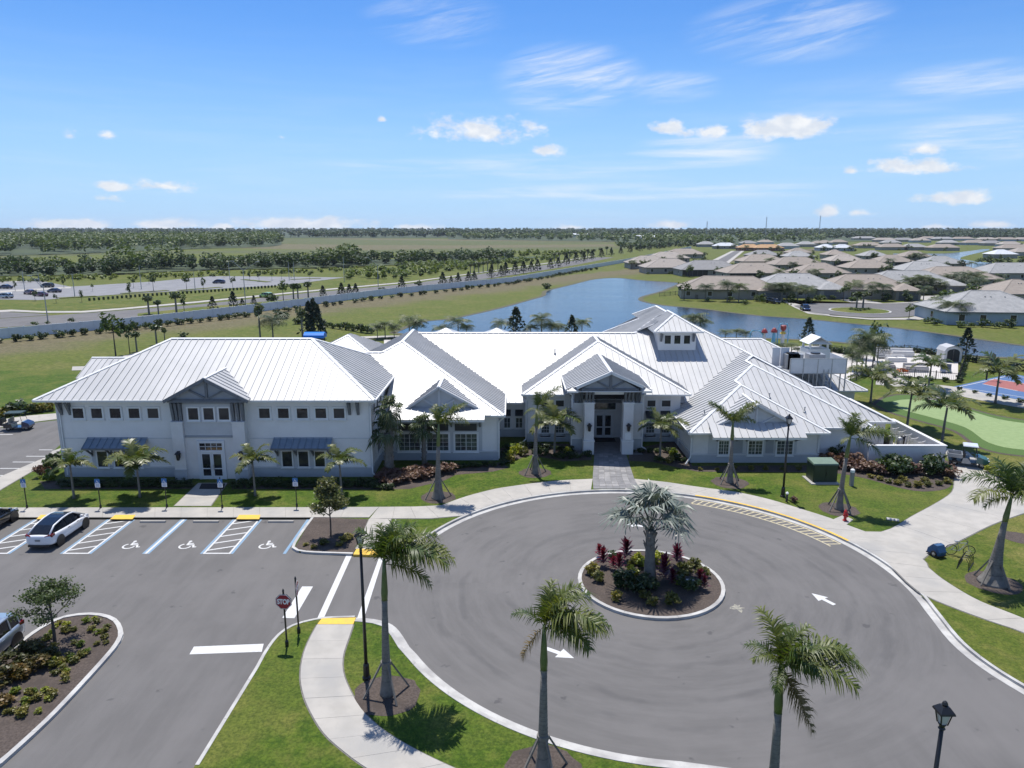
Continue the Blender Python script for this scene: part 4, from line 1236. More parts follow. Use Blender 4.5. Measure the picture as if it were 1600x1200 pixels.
cap(caps,(DX,DRY,DRZ),(DX,yb,DRZ),.34);cap(caps,(DX,yb,DRZ),R1,.3);cap(caps,(18.7,gy1,GRZ),(24.7,77.0,mz(77.0)),.34);cap(caps,(R3[0],R3[1],R3[2]),R2,.26)
# D: entrance block
DZ,DYe,DX0,DX1=5.0,67.45,.98,17.0
DXa,DYa=9.0,75.5;DZa=DZ+PM*8.03
roof_plane(ch,roofc,[(DX0,DYe,DZ),(DX1,DYe,DZ),(DXa,DYa,DZa)])
yE=MY0+(DZa-MZ0)/PM
roof_plane(ch,roofc,[(DXa,DYa,DZa),(DXa,yE,DZa),(DX0,MY0+(DZ-MZ0)/PM,DZ),(DX0,DYe,DZ)]);roof_plane(ch,roofc,[(DX1,DYe,DZ),(DX1,MY0+(DZ-MZ0)/PM,DZ),(DXa,yE,DZa),(DXa,DYa,DZa)])
for a,b in (((DX0,DYe,DZ),(DXa,DYa,DZa)),((DX1,DYe,DZ),(DXa,DYa,DZa)),((DXa,DYa,DZa),(DXa,yE,DZa))):cap(caps,a,b,.32)
# E, F, G: the stepped right wings
WE0,EZe=15.4,3.08
def wz(x):return EZe+PM*(x-WE0)
EY,EXr=60.9,27.6
Exa,Eya,Eza=21.5,67.0,wz(21.5)
roof_plane(ch,roofc,[(WE0,EY,EZe),(EXr,EY,EZe),(Exa,Eya,Eza)])
FY,FXr=62.6,32.3
Fxa,Fya=23.85,71.05;Fza=wz(Fxa)
GY,GXr,GZr=64.6,35.1,5.26
Gxa,Gya=24.75,73.95;Gza=wz(Gxa)
bY=69.3
roof_plane(ch,roofc,[(WE0,EY,EZe),(Exa,Eya,Eza),(Exa,bY-.6,Eza),(Fxa,Fya,Fza),(Fxa,73.2,Fza),(Gxa,Gya,Gza),(Gxa,76.95,Gza),(16.9,69.1,wz(16.9)),(WE0,69.1,EZe)])
roof_plane(ch,roofc,[(Exa,bY-.6,Eza-.01),(Exa,Eya,Eza-.01),(EXr,EY,EZe-.01),(EXr,FY+.1,EZe-.01)],single=False)
fz=Fza-PM*(Fya-FY)
roof_plane(ch,roofc,[(24.5,FY,fz),(FXr,FY,fz),(Fxa,Fya,Fza),(Exa+.1,bY-.7,Eza),(22.2,66.2,fz+PM*3.6)])
gz=Gza-PM*(Gya-GY)
roof_plane(ch,roofc,[(30.6,GY,gz),(GXr,GY,gz),(30.45,69.35,GZr),(29.35,69.35,GZr),(Gxa,Gya,Gza),(Fxa+.1,73.05,Fza),(Fxa,Fya+.5,Fza-.6),(29.5,65.6,gz+PM*1.0)])
roof_plane(ch,roofc,[(Fxa,Fya,Fza-.01),(FXr,FY,Fza-.01-PM*(FXr-Fxa)),(FXr,64.5,Fza-.01-PM*(FXr-Fxa)),(Fxa,73.2,Fza-.01)],single=False)
roof_plane(ch,roofc,[(Gxa,Gya,Gza-.01),(29.35,69.35,Gza-.01-PM*4.6),(29.35,80,Gza-.01-PM*4.6),(Gxa,80,Gza-.01)],single=False)
roof_plane(ch,roofc,[(29.35,69.35,GZr-.01),(30.45,69.35,GZr-.01),(30.45,74.1,GZr-.01-PM*4.75),(29.35,74.1,GZr-.01-PM*4.75)],single=False)
roof_plane(ch,roofc,[(30.45,69.35,GZr-.01),(GXr,GY,GZr-.01-PM*4.65),(GXr,74.1,GZr-.01-PM*4.65)],single=False)
for a,b in (((WE0,EY,EZe),(Exa,Eya,Eza)),((EXr,EY,EZe),(Exa,Eya,Eza)),((Exa,Eya,Eza),(Exa,bY-.6,Eza)),((Exa,bY-.6,Eza),(Fxa,Fya,Fza)),((FXr,FY,fz),(Fxa,Fya,Fza)),((Fxa,Fya,Fza),(Fxa,73.2,Fza)),
             ((Fxa,73.2,Fza),(Gxa,Gya,Gza)),((Gxa,Gya,Gza),(29.35,69.35,GZr)),((29.35,69.35,GZr),(30.45,69.35,GZr)),((30.45,69.35,GZr),(GXr,GY,gz)),((Gxa,Gya,Gza),(Gxa,76.9,Gza))):cap(caps,a,b,.3)
# H: rear right wing
HZ_,HY,HX1=3.5,75.86,37.9
Hd=8.72;Hxa,Hya,Hza=HX1-Hd,HY+Hd,3.5+PM*Hd
roof_plane(ch,roofc,[(22.5,HY,HZ_),(HX1,HY,HZ_),(Hxa,Hya,Hza),(22.5,Hya,Hza)])
roof_plane(ch,roofc,[(HX1,HY,HZ_),(HX1,HY+2*Hd,HZ_),(Hxa,Hya,Hza)],single=False);roof_plane(ch,roofc,[(22.5,Hya,Hza),(Hxa,Hya,Hza),(HX1,HY+2*Hd,HZ_),(22.5,HY+2*Hd,HZ_)],single=False)
cap(caps,(22.5,Hya,Hza),(Hxa,Hya,Hza),.3);cap(caps,(Hxa,Hya,Hza),(HX1,HY,HZ_),.3)
# small hipped wing behind the left wing
Jz=7.6
Jx,Jy=G(543.5,523.5,Jz)
roof_plane(ch,roofc,[(Jx,Jy,Jz),(Jx-5.5,Jy-5.5,Jz-5.5*PM),(Jx+5.5,Jy-5.5,Jz-5.5*PM)],single=True);roof_plane(ch,roofc,[(Jx,Jy,Jz),(Jx+5.5,Jy-5.5,Jz-5.5*PM),(Jx+5.5,Jy+5.5,Jz-5.5*PM),(Jx,Jy+1.5,Jz)],single=True)
roof_plane(ch,roofc,[(Jx,Jy,Jz),(Jx,Jy+1.5,Jz),(Jx-5.5,Jy+5.5,Jz-5.5*PM),(Jx-5.5,Jy-5.5,Jz-5.5*PM)],single=False)
cap(caps,(Jx,Jy,Jz),(Jx-5.5,Jy-5.5,Jz-5.5*PM),.3);cap(caps,(Jx,Jy,Jz),(Jx+5.5,Jy-5.5,Jz-5.5*PM),.3)
MB().box(Jx-4.8,Jx+4.8,Jy-4.8,Jy+4.8,0,Jz-5.5*PM-.1).build('rear_wall',MAT['stucco'],ch)
caps.pieces('ridge_cap',MAT['trim'],roofc)
# dormer
dw0,dw1,dyf=15.6,19.6,77.0
dz0,dz1=mz(dyf)-.3,V(1058,519,dyf)[2]
do=MB().box(dw0,dw1,dyf,dyf+4.4,dz0,dz1).build('dormer',MAT['stucco'],ch)
siding(do,dw0,dw1,dyf,dz0+.35,dz1-.05)
for (l,r) in ((1038.5,1048),(1053.5,1063),(1068.5,1078)):win_px(do,l,r,524,537,dyf-.02,fw=.1,sill=False)
de=.62
drf=MB();drf.prism([(dw0-de,dyf-de),(dw1+de,dyf-de),(dw1+de,dyf+4),(dw0-de,dyf+4)],dz1-.02,dz1+.09)
gutter(drf,(dw0-de,dyf-de,dz1+.15),(dw1+de,dyf-de,dz1+.15))
drf=drf.build('dormer_roof',MAT['trim'],ch)
dh=(dw1-dw0)/2+de;dxm=(dw0+dw1)/2;dza=dz1+.12+.6*dh
roof_plane(ch,drf,[(dw0-de,dyf-de,dz1+.12),(dw1+de,dyf-de,dz1+.12),(dxm,dyf-de+dh,dza)])
roof_plane(ch,drf,[(dxm,dyf-de+dh,dza),(dxm,dyf+5.5,dza),(dw0-de,dyf+4.5,dz1+.12),(dw0-de,dyf-de,dz1+.12)]);roof_plane(ch,drf,[(dw1+de,dyf-de,dz1+.12),(dw1+de,dyf+4.5,dz1+.12),(dxm,dyf+5.5,dza),(dxm,dyf-de+dh,dza)])
mb=MB();cap(mb,(dw0-de,dyf-de,dz1+.12),(dxm,dyf-de+dh,dza),.28);cap(mb,(dw1+de,dyf-de,dz1+.12),(dxm,dyf-de+dh,dza),.28);cap(mb,(dxm,dyf-de+dh,dza),(dxm,dyf+5.5,dza),.28);mb.build('ridge_cap',MAT['trim'],drf)
brackets(do,(dw0+.28,dw1-.28),dyf-.5,dyf-.03,dz1-1.0,dz1-.05,.2)

# walls of the clubhouse
wl=MB()
wl.box(-11.62,-1.26,62.45,76,0,CZ-.1) # left wing
wl.box(-1.26,1.5,69.9,76,0,MZ0-.05) # recessed link
wl.box(1.44,5.6,68.25,76,0,DZ-.12);wl.box(12.4,16.2,68.25,76,0,DZ-.12);wl.box(5.6,12.4,69.6,76,0,DZ-.12)
wl.box(15.85,27.0,61.75,74,0,EZe-.06);wl.box(27.0,31.6,63.4,74,0,fz-.08);wl.box(31.6,34.6,65.3,74,0,gz-.08);wl.box(22.6,36.9,76.6,92,0,3.42)
wl.pieces('wall',MAT['stucco'],ch)
siding(ch,-2.65,-1.26,62.45,1.0,CZ-.1);siding(ch,27.0,31.6,63.4,.9,fz-.1);siding(ch,62.45,69,-1.26,1.0,CZ-.1,'right');siding(ch,61.75,68.4,15.85,.95,EZe-.06,'left')
siding(ch,1.44,3.1,68.25,1.0,DZ-.15);siding(ch,15.2,16.2,68.25,3.0,DZ-.15)
sk=MB()
sk.box(-11.62,-1.2,62.38,62.45,0,.9);sk.box(-1.26,-1.2,62.45,69.9,0,.9);sk.box(-1.26,1.5,69.83,69.9,0,.9);sk.box(1.44,5.6,68.18,68.25,0,.9);sk.box(12.4,16.2,68.18,68.25,0,.9)
sk.box(15.79,27.06,61.68,61.75,0,.82);sk.box(15.79,15.85,61.75,68.3,0,.82)
sk.pieces('skirting',MAT['skirt'],ch)
cp=MB()
cp.box(-11.62,-1.14,62.33,62.449,.901,1.0);cp.box(-1.259,-1.14,62.45,68.9,.901,1.0);cp.box(15.73,27.1,61.63,61.749,.821,.92);cp.box(15.73,15.849,61.75,68.3,.821,.92);cp.box(1.44,5.6,68.13,68.249,.901,1.0);cp.box(12.4,16.2,68.13,68.249,.901,1.0)
cp.pieces('string_course',MAT['trim_soft'],ch)
cb=MB()
for x,y in ((-1.26,62.45),(15.85,61.75),(27.0,61.75),(1.44,68.25)):cb.box(x-.09,x+.09,y-.09,y+.05,1.0,2.97 if x>14 else 4.2)
cb.pieces('corner_board',MAT['trim_soft'],ch)
# soffits and gutters
sf=MB()
sf.box(-11.5,CX1-.03,CYe+.03,69,CZ-.17,CZ-.06);sf.box(CX1+.05,1.2,MY0+.03,71,MZ0-.16,MZ0-.06);sf.box(DX0+.03,5.0,DYe+.03,72,DZ-.17,DZ-.065);sf.box(12.9,DX1-.03,DYe+.03,72,DZ-.17,DZ-.065)
sf.box(WE0+.03,EXr-.03,EY+.03,66,EZe-.17,EZe-.07);sf.box(26.8,FXr-.03,FY+.03,70,fz-.175,fz-.075);sf.box(31,GXr-.03,GY+.03,70,gz-.18,gz-.08);sf.box(22.6,HX1-.03,HY+.03,92,HZ_-.17,HZ_-.06)
sf.pieces('soffit',MAT['trim_soft'],ch)
gt=MB()
gutter(gt,(-1.9,CYe,CZ),(CX1,CYe,CZ));gutter(gt,(CX1,CYe,CZ),(CX1,CYv,CZ),(1,0,0));gutter(gt,(CX1+.1,MY0,MZ0),(DX0,MY0,MZ0));gutter(gt,(DX0,DYe,DZ),(5.0,DYe,DZ));gutter(gt,(12.5,DYe,DZ),(DX1,DYe,DZ));gutter(gt,(DX0,68.4,DZ),(DX0,DYe,DZ),(-1,0,0))
gutter(gt,(WE0,EY,EZe),(17.3,EY,EZe));gutter(gt,(25.0,EY,EZe),(EXr,EY,EZe));gutter(gt,(WE0,69,EZe),(WE0,EY,EZe),(-1,0,0));gutter(gt,(27.6,FY,fz),(FXr,FY,fz));gutter(gt,(FXr,FY,fz),(FXr,64.6,fz),(1,0,0));gutter(gt,(32.2,GY,gz),(GXr,GY,gz));gutter(gt,(22.5,HY,HZ_),(HX1,HY,HZ_));gutter(gt,(GXr,GY,gz),(GXr,74,gz),(1,0,0))
gt.pieces('gutter',MAT['trim'],ch)
# C wing: shed canopy, clerestory, windows, truss gable
CW=62.45
kx0,kx1=V(607.5,657,60.9)[0],V(757,657,60.9)[0]
kz=V(700,656,60.9)[2]
canopy=MB().box(kx0,kx1,60.9,60.98,kz-.22,kz-.02).build('canopy',MAT['trim'],ch)
roof_plane(ch,canopy,[(kx0,60.88,kz),(kx1,60.88,kz),(kx1,62.6,kz+.72),(kx0,62.6,kz+.72)],single=True)
MB().add([(kx1-.01,60.95,kz-.2),(kx1-.01,62.5,kz-.2),(kx1-.01,62.5,kz+.66),(kx1-.01,60.95,kz-.03)],[(0,1,2,3)]).build('canopy_side',MAT['trim'],canopy)
cgy=62.4
cgx,_,cgz=V(685,605,cgy);cgl,_,cgb=V(632,640,cgy);cgr=V(751,640,cgy)[0]
yb_=CYe+(cgz-CZ)/PM
roof_plane(ch,canopy,[(cgx,cgy,cgz),(cgl,cgy,cgb),(cgl,CYe+(cgb-CZ)/PM,cgb),(cgx,yb_,cgz)]);roof_plane(ch,canopy,[(cgr,cgy,cgb),(cgx,cgy,cgz),(cgx,yb_,cgz),(cgr,CYe+(cgb-CZ)/PM,cgb)])
rake(canopy,[(cgl-.05,cgy-.03,cgb+.02),(cgx,cgy-.03,cgz+.05),(cgr+.05,cgy-.03,cgb+.02)],'trim_soft',.2,.08)
mb=MB();cap(mb,(cgx,cgy-.04,cgz),(cgx,yb_,cgz),.3);mb.build('ridge_cap',MAT['trim'],canopy)
pediment(ch,cgx,cgl+.3,cgr-.3,cgy+.25,cgb-.05,cgz-.2,dark=False)
MB().box(-10.6,-2.65,CW-.05,CW-.001,1.02,4.1).build('surround_panel',MAT['panel_grey'],ch)
for (l,r) in ((624,656),(667.5,700.5),(711.5,745)):win_px(ch,l,r,678,703.5,CW-.06,nx=4,nz=4,glass='blind',fw=.17)
for (l,r) in ((622,657),(666,701.5),(709.5,746)):
    a,b=V(l,667,CW)[0],V(r,667,CW)[0]
    win_px(ch,l+1,r-1,661.5,673,CW-.06,glass='louvre',frame='panel_grey',fw=.05,sill=False,name='clerestory')
brackets(ch,[V(q,668,CW)[0] for q in (618,661.5,705.5,750)],61.1,CW-.06,3.2,4.0,.14)
# link windows
for (l,r) in ((788,797),(806,816)):
    win_px(ch,l,r,653,668,69.9,fw=.1,nx=2,nz=2,glass='blind')
    a=V(l-1,648,69.9);b=V(r+1,648,69.9)
    MB().slab([(a[0],69.4,2.4),(b[0],69.4,2.4),(b[0],69.88,2.9),(a[0],69.88,2.9)],.05).build('awning',MAT['louvre'],ch)
# D wing: windows and black awnings either side of the portico
for (l,r) in ((846,858),(868.5,881),(1009.5,1022),(1033,1045)):
    win_px(ch,l,r,661,681,68.25,nx=3,nz=4,glass='blind',fw=.11)
    a=V(l-1.5,655,68.25);b=V(r+1.5,655,68.25)
    MB().slab([(a[0],67.6,2.62),(b[0],67.6,2.62),(b[0],68.22,3.2),(a[0],68.22,3.2)],.05).build('awning',MAT['louvre'],ch)
for (l,r) in ((846,858),(868.5,881),(1011.5,1024),(1034,1047.5)):
    win_px(ch,l,r,625.5,635,68.25,glass='louvre',frame='trim',fw=.08,sill=False,name='clerestory')
# portico
PY=64.05
pf0,pf1=V(913,670,PY)[0],V(928,670,PY)[0]
pg0,pg1=V(973.5,670,PY)[0],V(989.5,670,PY)[0]
for (a,b) in ((pf0,pf1),(pg0,pg1)):
    mb=MB();mb.box(a,b,PY,PY+.95,0,4.9);pi=mb.build('pillar',MAT['stucco'],ch)
    mb=MB();mb.box(a-.05,b+.05,PY-.05,PY+1.0,0,1.35);mb.build('plinth',MAT['stucco'],pi)
    mb=MB();mb.box(a-.1,b+.1,PY-.1,PY+1.05,1.351,1.46);mb.box(a-.06,b+.06,PY-.06,PY+1.01,4.901,5.02);mb.pieces('pillar_band',MAT['trim'],pi)
    brackets(pi,[a+.14,(a+b)/2,b-.14],PY-.3,PY+.25,5.03,6.18,.17)
sa0,sa1=pf0-.95,pf0+.1;sb0,sb1=pg1-.1,pg1+.95
for (a,b) in ((sa0,sa1),(sb0,sb1)):
    mb=MB();mb.box(a,b,PY+1.3,PY+4.2,0,4.55);pi=mb.build('pillar',MAT['stucco'],ch)
    mb=MB();mb.box(a-.05,b+.05,PY+1.25,PY+4.2,0,1.25);mb.build('plinth',MAT['skirt'],pi)
    mb=MB();mb.box(a-.08,b+.08,PY+1.22,PY+4.2,1.251,1.35);mb.box(a-.05,b+.05,PY+1.25,PY+4.2,4.551,4.66);mb.pieces('pillar_band',MAT['trim'],pi)
    MB().box(a+.1,b-.1,PY+1.55,PY+4.2,4.66,6.1).build('upper_wall',MAT['infill'],pi)
    brackets(pi,[a+.2,(a+b)/2,b-.2],PY+.95,PY+1.54,4.67,6.1,.14)
mb=MB();mb.box(pf1+.001,pg0-.001,PY+.1,PY+.8,5.75,6.2);mb.box(pf0,pg1,PY+.05,PY+.9,6.2,6.3);mb.build('beam',MAT['trim'],ch)
pz,ze_,pye=7.95,6.25,63.35
pxc=(pf0+pg1)/2+.0
xa,xb=V(886,611,pye)[0],V(1019,611,pye)[0]
ybk=DYe+(pz-DZ)/PM
pt=MB().box(xa+.05,xb-.05,pye+.06,69.5,ze_-.12,ze_-.06)
gutter(pt,(xa,pye+.6,ze_),(xa,69.8,ze_),(-1,0,0));gutter(pt,(xb,pye+.6,ze_),(xb,69.8,ze_),(1,0,0));gutter(pt,(xa,pye,ze_),(5.9,pye,ze_));gutter(pt,(11.6,pye,ze_),(xb,pye,ze_))
prf=pt.build('portico_roof',MAT['trim'],ch)
sl_=(pz-ze_)/(pxc-xa)
yk=DYe+(ze_-DZ)/PM
roof_plane(ch,prf,[(pxc,pye+.05,pz),(5.8,pye+.05,pz-sl_*(pxc-5.8)),(xa,pye+.9,ze_),(xa,yk,ze_),(pxc,ybk,pz)])
roof_plane(ch,prf,[(11.65,pye+.05,pz-sl_*(11.65-pxc)),(pxc,pye+.05,pz),(pxc,ybk,pz),(xb,yk,ze_),(xb,pye+.9,ze_)])
for s,x,xi in ((1,xa,5.95),(-1,xb,11.5)):
    q=[(x,pye,ze_),(xi,pye,ze_),(xi,pye+.9,ze_+sl_*abs(xi-x))]
    MB().slab(q if s>0 else q[::-1],.05).build('skirt_roof',MAT['roof'],prf)
rake(prf,[(5.75,pye-.0,pz-sl_*(pxc-5.75)+.03),(pxc,pye,pz+.06),(11.7,pye,pz-sl_*(11.7-pxc)+.03)],'trim',.26,.09)
mb=MB();cap(mb,(pxc,pye,pz),(pxc,ybk,pz),.3);mb.build('ridge_cap',MAT['trim'],prf)
pediment(ch,pxc,6.1,11.4,pye+.35,ze_+.05,pz-.18)
downspout(ch,[(xa-.05,pye+1.5,ze_-.1),(sa0-.1,PY+1.2,5.4),(sa0-.1,PY+1.2,.4),(sa0-.5,PY+.8,.2)]);downspout(ch,[(xb+.05,pye+1.5,ze_-.1),(sb1+.1,PY+1.2,5.4),(sb1+.1,PY+1.2,.5),(sb1+.8,PY+.7,.2)])
downspout(ch,[(CX1+.05,CYe-.05,CZ-.1),(-1.15,CW-.1,CZ-.7),(-1.15,CW-.1,.3)]);downspout(ch,[(DX0,DYe,DZ-.1),(1.35,68.1,DZ-.6),(1.35,68.1,.4),(1.0,67.7,.2)])
downspout(ch,[(WE0,EY,EZe-.1),(15.75,61.6,EZe-.6),(15.75,61.6,.7),(15.2,61.0,.2)]);downspout(ch,[(WE0,66.7,EZe-.1),(15.75,66.5,EZe-.5),(15.75,66.5,.3)])
lantern(ch,(pf0+pf1)/2,PY-.05,2.75,1.25);lantern(ch,(pg0+pg1)/2,PY-.05,2.75,1.25)
MB().box((pg0+pg1)/2-.28,(pg0+pg1)/2+.28,PY-.09,PY-.05,1.55,2.2).build('notice_plate',MAT['sign_white'],ch)
# entrance doors
EW=69.6
e0,e1=V(930,670,EW)[0],V(956,670,EW)[0]
MB().box(5.65,12.35,EW-.04,EW-.001,4.05,DZ-.13).build('clerestory',MAT['louvre'],ch)
mb=MB();mb.box(5.65,12.35,EW-.09,EW-.001,3.85,4.05);mb.box(e0-.15,e0,EW-.1,EW-.001,.12,2.75);mb.box(e1,e1+.15,EW-.1,EW-.001,.12,2.75);mb.box(e0,e1,EW-.1,EW-.001,2.55,2.75)
fr=mb.build('door_frame',MAT['trim'],ch)
em=(e0+e1)/2
for a,b in ((e0+.01,em-.01),(em+.01,e1-.01)):
    mb=MB();mb.box(a,a+.12,EW-.08,EW-.03,.13,2.54);mb.box(b-.12,b,EW-.08,EW-.03,.13,2.54);mb.box(a+.121,b-.121,EW-.08,EW-.03,.13,.4);mb.box(a+.121,b-.121,EW-.08,EW-.03,2.4,2.54);mb.box(a+.121,b-.121,EW-.08,EW-.03,1.15,1.28)
    dr=mb.build('door',MAT['door'],ch);MB().box(a+.11,b-.11,EW-.06,EW-.05,.39,2.41).build('pane',MAT['glass'],dr)
window(ch,e0-.3,e1+.3,3.0,3.65,EW-.01,glass='blind',sill=False);window(ch,e1+1.0,e1+2.2,2.9,3.65,EW-.01,sill=False);window(ch,e1+1.0,e1+1.9,.5,2.6,EW-.01,sill=False)
o=MB().box(e0-.2,e1+.2,EW-1.6,EW-.3,LZ+.03,LZ+.05).build('door_mat',MAT['mat']);tag(o,'dark mat before the glazed doors under the pillared clubhouse porch','doormat')
sheet('porch_floor',[(sa0,PY-.1),(sb1,PY-.1),(sb1,69.6),(sa0,69.6)],LZ+.02,MAT['paver'])
# E wing: canopy, truss gable, windows
EWy=61.75
kx0,kx1=V(1114,686,59.9)[0],V(1261.5,686,59.9)[0];kz=V(1190,684,59.9)[2]
canopy=MB().box(kx0,kx1,59.92,60.0,kz-.2,kz-.02).build('canopy',MAT['trim'],ch)
roof_plane(ch,canopy,[(kx0,59.9,kz),(kx1,59.9,kz),(kx1,61.6,kz+.86),(kx0,61.6,kz+.86)])
MB().add([(kx1-.01,59.95,kz-.18),(kx1-.01,61.7,kz-.18),(kx1-.01,61.5,kz+.75),(kx1-.01,59.95,kz-.03)],[(0,1,2,3)]).build('canopy_side',MAT['trim'],canopy)
egy=61.45;egx,_,egz=V(1185,633,egy);egl,_,egb=V(1115,667,egy);egr=V(1250,667,egy)[0]
yb_=EY+(egz-EZe)/PM
roof_plane(ch,canopy,[(egx,egy,egz),(egl,egy,egb),(egl,EY+(egb-EZe)/PM,egb),(egx,yb_,egz)]);roof_plane(ch,canopy,[(egr,egy,egb),(egx,egy,egz),(egx,yb_,egz),(egr,EY+(egb-EZe)/PM,egb)])
rake(canopy,[(egl-.05,egy-.03,egb+.02),(egx,egy-.03,egz+.05),(egr+.05,egy-.03,egb+.02)],'trim_soft',.2,.08)
mb=MB();cap(mb,(egx,egy-.04,egz),(egx,yb_,egz),.3);mb.build('ridge_cap',MAT['trim'],canopy)
pediment(ch,egx,egl+.3,egr-.3,egy+.25,egb-.05,egz-.18,dark=False,beam=.14)
MB().box(17.3,25.1,EWy-.05,EWy-.001,.93,2.95).build('surround_panel',MAT['panel_grey'],ch)
for (l,r,g_) in ((1123,1138,'blind'),(1169.5,1190.5,'blind'),(1214,1238,'blind')):win_px(ch,l,r,689,710,EWy-.06,nx=4,nz=4,glass=g_,fw=.12)
for (l,r) in ((1144,1160),(1196,1208)):a,b=V(l,700,EWy)[0],V(r,700,EWy)[0];MB().box(a,b,EWy-.075,EWy-.051,1.0,2.7).build('shutter_panel',MAT['infill'],ch)
brackets(ch,[V(q,692,EWy)[0] for q in (1120,1150.5,1166,1197,1212,1243)],60.2,EWy-.06,2.1,2.85,.14)
# things on the roof
for k,(px_,py_,y0_,z0_) in enumerate([(867,553,MY0,MZ0),(1202,622,FY,fz),(1257,644,FY,fz),(1072,648,None,None)]):
    if y0_ is None:x,y,z=17.3,63.6,wz(17.3)
    else:
        lo,hi=0.,14.
        for _ in range(50):
            m_=(lo+hi)/2
            if m_-(z0_+PM*(G(px_,py_,m_)[1]-y0_))>0:hi=m_
            else:lo=m_
        x,y,z=(*G(px_,py_,lo),lo)
    MB().lathe([(.16,-.05),(.13,.08),(.05,.12),(.05,.42),(.08,.43),(.08,.5),(.02,.52)],10,(x,y,z)).build('vent_pipe',MAT['steel_grey'],ch)

# ------------------------------------------------------------------ walled service yard with pool pumps
yw=empty('yard_wall',(34.7,61.5,LZ),0,'pale rendered wall round the service yard at the right end of the clubhouse','wall')
mb=MB();mb.box(31.35,38.1,61.4,61.62,0,1.72);mb.box(37.88,38.1,61.63,70.5,0,1.72);mb.box(31.35,31.57,61.63,63.3,0,1.72);mb.build('wall',MAT['stucco'],yw)
mb=MB();mb.box(31.3,38.16,61.34,61.68,1.721,1.80);mb.box(37.82,38.16,61.69,70.5,1.721,1.80);mb.box(31.3,31.63,61.69,63.3,1.721,1.80);mb.build('coping',MAT['trim'],yw)
rr=random.Random(5)
for k in range(7):
    x,y=33.2+k*.62,66.2-(k%2)*.55
    f=empty('pool_filter',(x,y,LZ),0,'grey pool filter tank with pipes inside the walled service yard','pool filter','pool filters in the walled yard')
    MB().lathe([(.24,.1),(.27,.2),(.27,.95),(.2,1.15),(.05,1.22)],12).build('tank',MAT['steel_grey'] if k%3 else MAT['black'],f,local=True,smooth=False)
    MB().tube([(0,-.27,.3),(0,-.5,.3),(.2,-.55,.6),(.25,-.55,1.3)],.045,6).build('pipe',MAT['pool_white'],f,local=True)
for k in range(6):
    y=62.6+k*1.15
    f=empty('pipe_rack',(37.3,y,LZ),0,'white plumbing rack against the side wall of the service yard','pipework','white pipework along the yard wall')
    for j in range(3):MB().tube([(-.35+j*.22,0,.05),(-.35+j*.22,0,1.25),(.3,0,1.3+j*.05)],.035,6).build('pipe',MAT['pool_white'],f,local=True)
    MB().bar((-.45,0,.7),(.4,0,.7),.06).build('crossbar',MAT['steel_grey'],f,local=True)

# ------------------------------------------------------------------ plant screen on the roof behind
pl=empty('plant_screen',(31.8,74.6,3.0),0,'pale louvred screen on steel legs round roof machinery behind the clubhouse','plant screen')
sy=74.0
sz0,sz1=V(1280,583,sy)[2],V(1280,561,sy)[2]
sx=[V(q,572,sy)[0] for q in (1235,1255.5,1278,1300,1322.5)]
for a,b in zip(sx,sx[1:]):
    pa=MB().box(a+.05,b-.05,sy,sy+.05,sz0,sz1).build('screen_panel',MAT['screen'],pl)
for x in sx:MB().box(x-.05,x+.05,sy-.02,sy+.09,sz0-1.9,sz1+.03).build('post',MAT['steel_grey'],pl)
for q in (1263,1270,1287.5,1298,1312):
    x=V(q,595,sy+.4)[0];MB().box(x-.05,x+.05,sy+.35,sy+.45,sz0-2.0,sz0).build('leg',MAT['steel_grey'],pl)
mb=MB();mb.box(sx[0],sx[-1],sy-.03,sy+.08,sz1,sz1+.07);mb.box(sx[0],sx[-1],sy-.03,sy+.08,sz0-.08,sz0);mb.build('rail',MAT['steel_grey'],pl)
x=V(1289,595,sy)[0]
mb=MB()
for s in (-.25,.25):mb.box(x+s-.03,x+s+.03,sy-.15,sy-.1,sz0-1.9,sz0+.4)
for k in range(7):mb.box(x-.24,x+.24,sy-.14,sy-.11,sz0-1.7+k*.3,sz0-1.66+k*.3)
mb.build('ladder',MAT['steel_grey'],pl)
sl0=[V(q,560,77.2)[0] for q in (1206,1219,1233)]
for a,b in zip(sl0,sl0[1:]):MB().box(a+.03,b-.03,77.2,77.25,5.9,7.9).build('screen_panel',MAT['screen'],pl)
for k in range(3):MB().box(sx[-1]-.06,sx[-1],sy+.1+k*1.3,sy+1.35+k*1.3,sz0,sz1).build('screen_panel',MAT['screen'],pl)
MB().box(sl0[0],sx[-1],sy+.2,79.2,sz0-.12,sz0-.02).build('platform',MAT['steel_grey'],pl)
for k,(x,wd_) in enumerate(((sl0[1]+.3,1.5),(sx[0]+.6,1.6),(sx[2],1.7))):
    ac=empty('condenser_unit',(x,76.3,sz0),0,('grey box condenser at the left end of the roof screen','grey condenser behind the middle of the roof screen','grey condenser behind the right part of the roof screen')[k],'condenser','condensers inside the roof screen')
    MB().box(0,wd_,0,1.2,0,1.55).build('casing',MAT['steel_grey'],ac,local=True);MB().lathe([(.5,0),(.5,.12),(.42,.13)],14,(wd_/2,.6,1.55)).build('fan_guard',MAT['black'],ac,local=True)
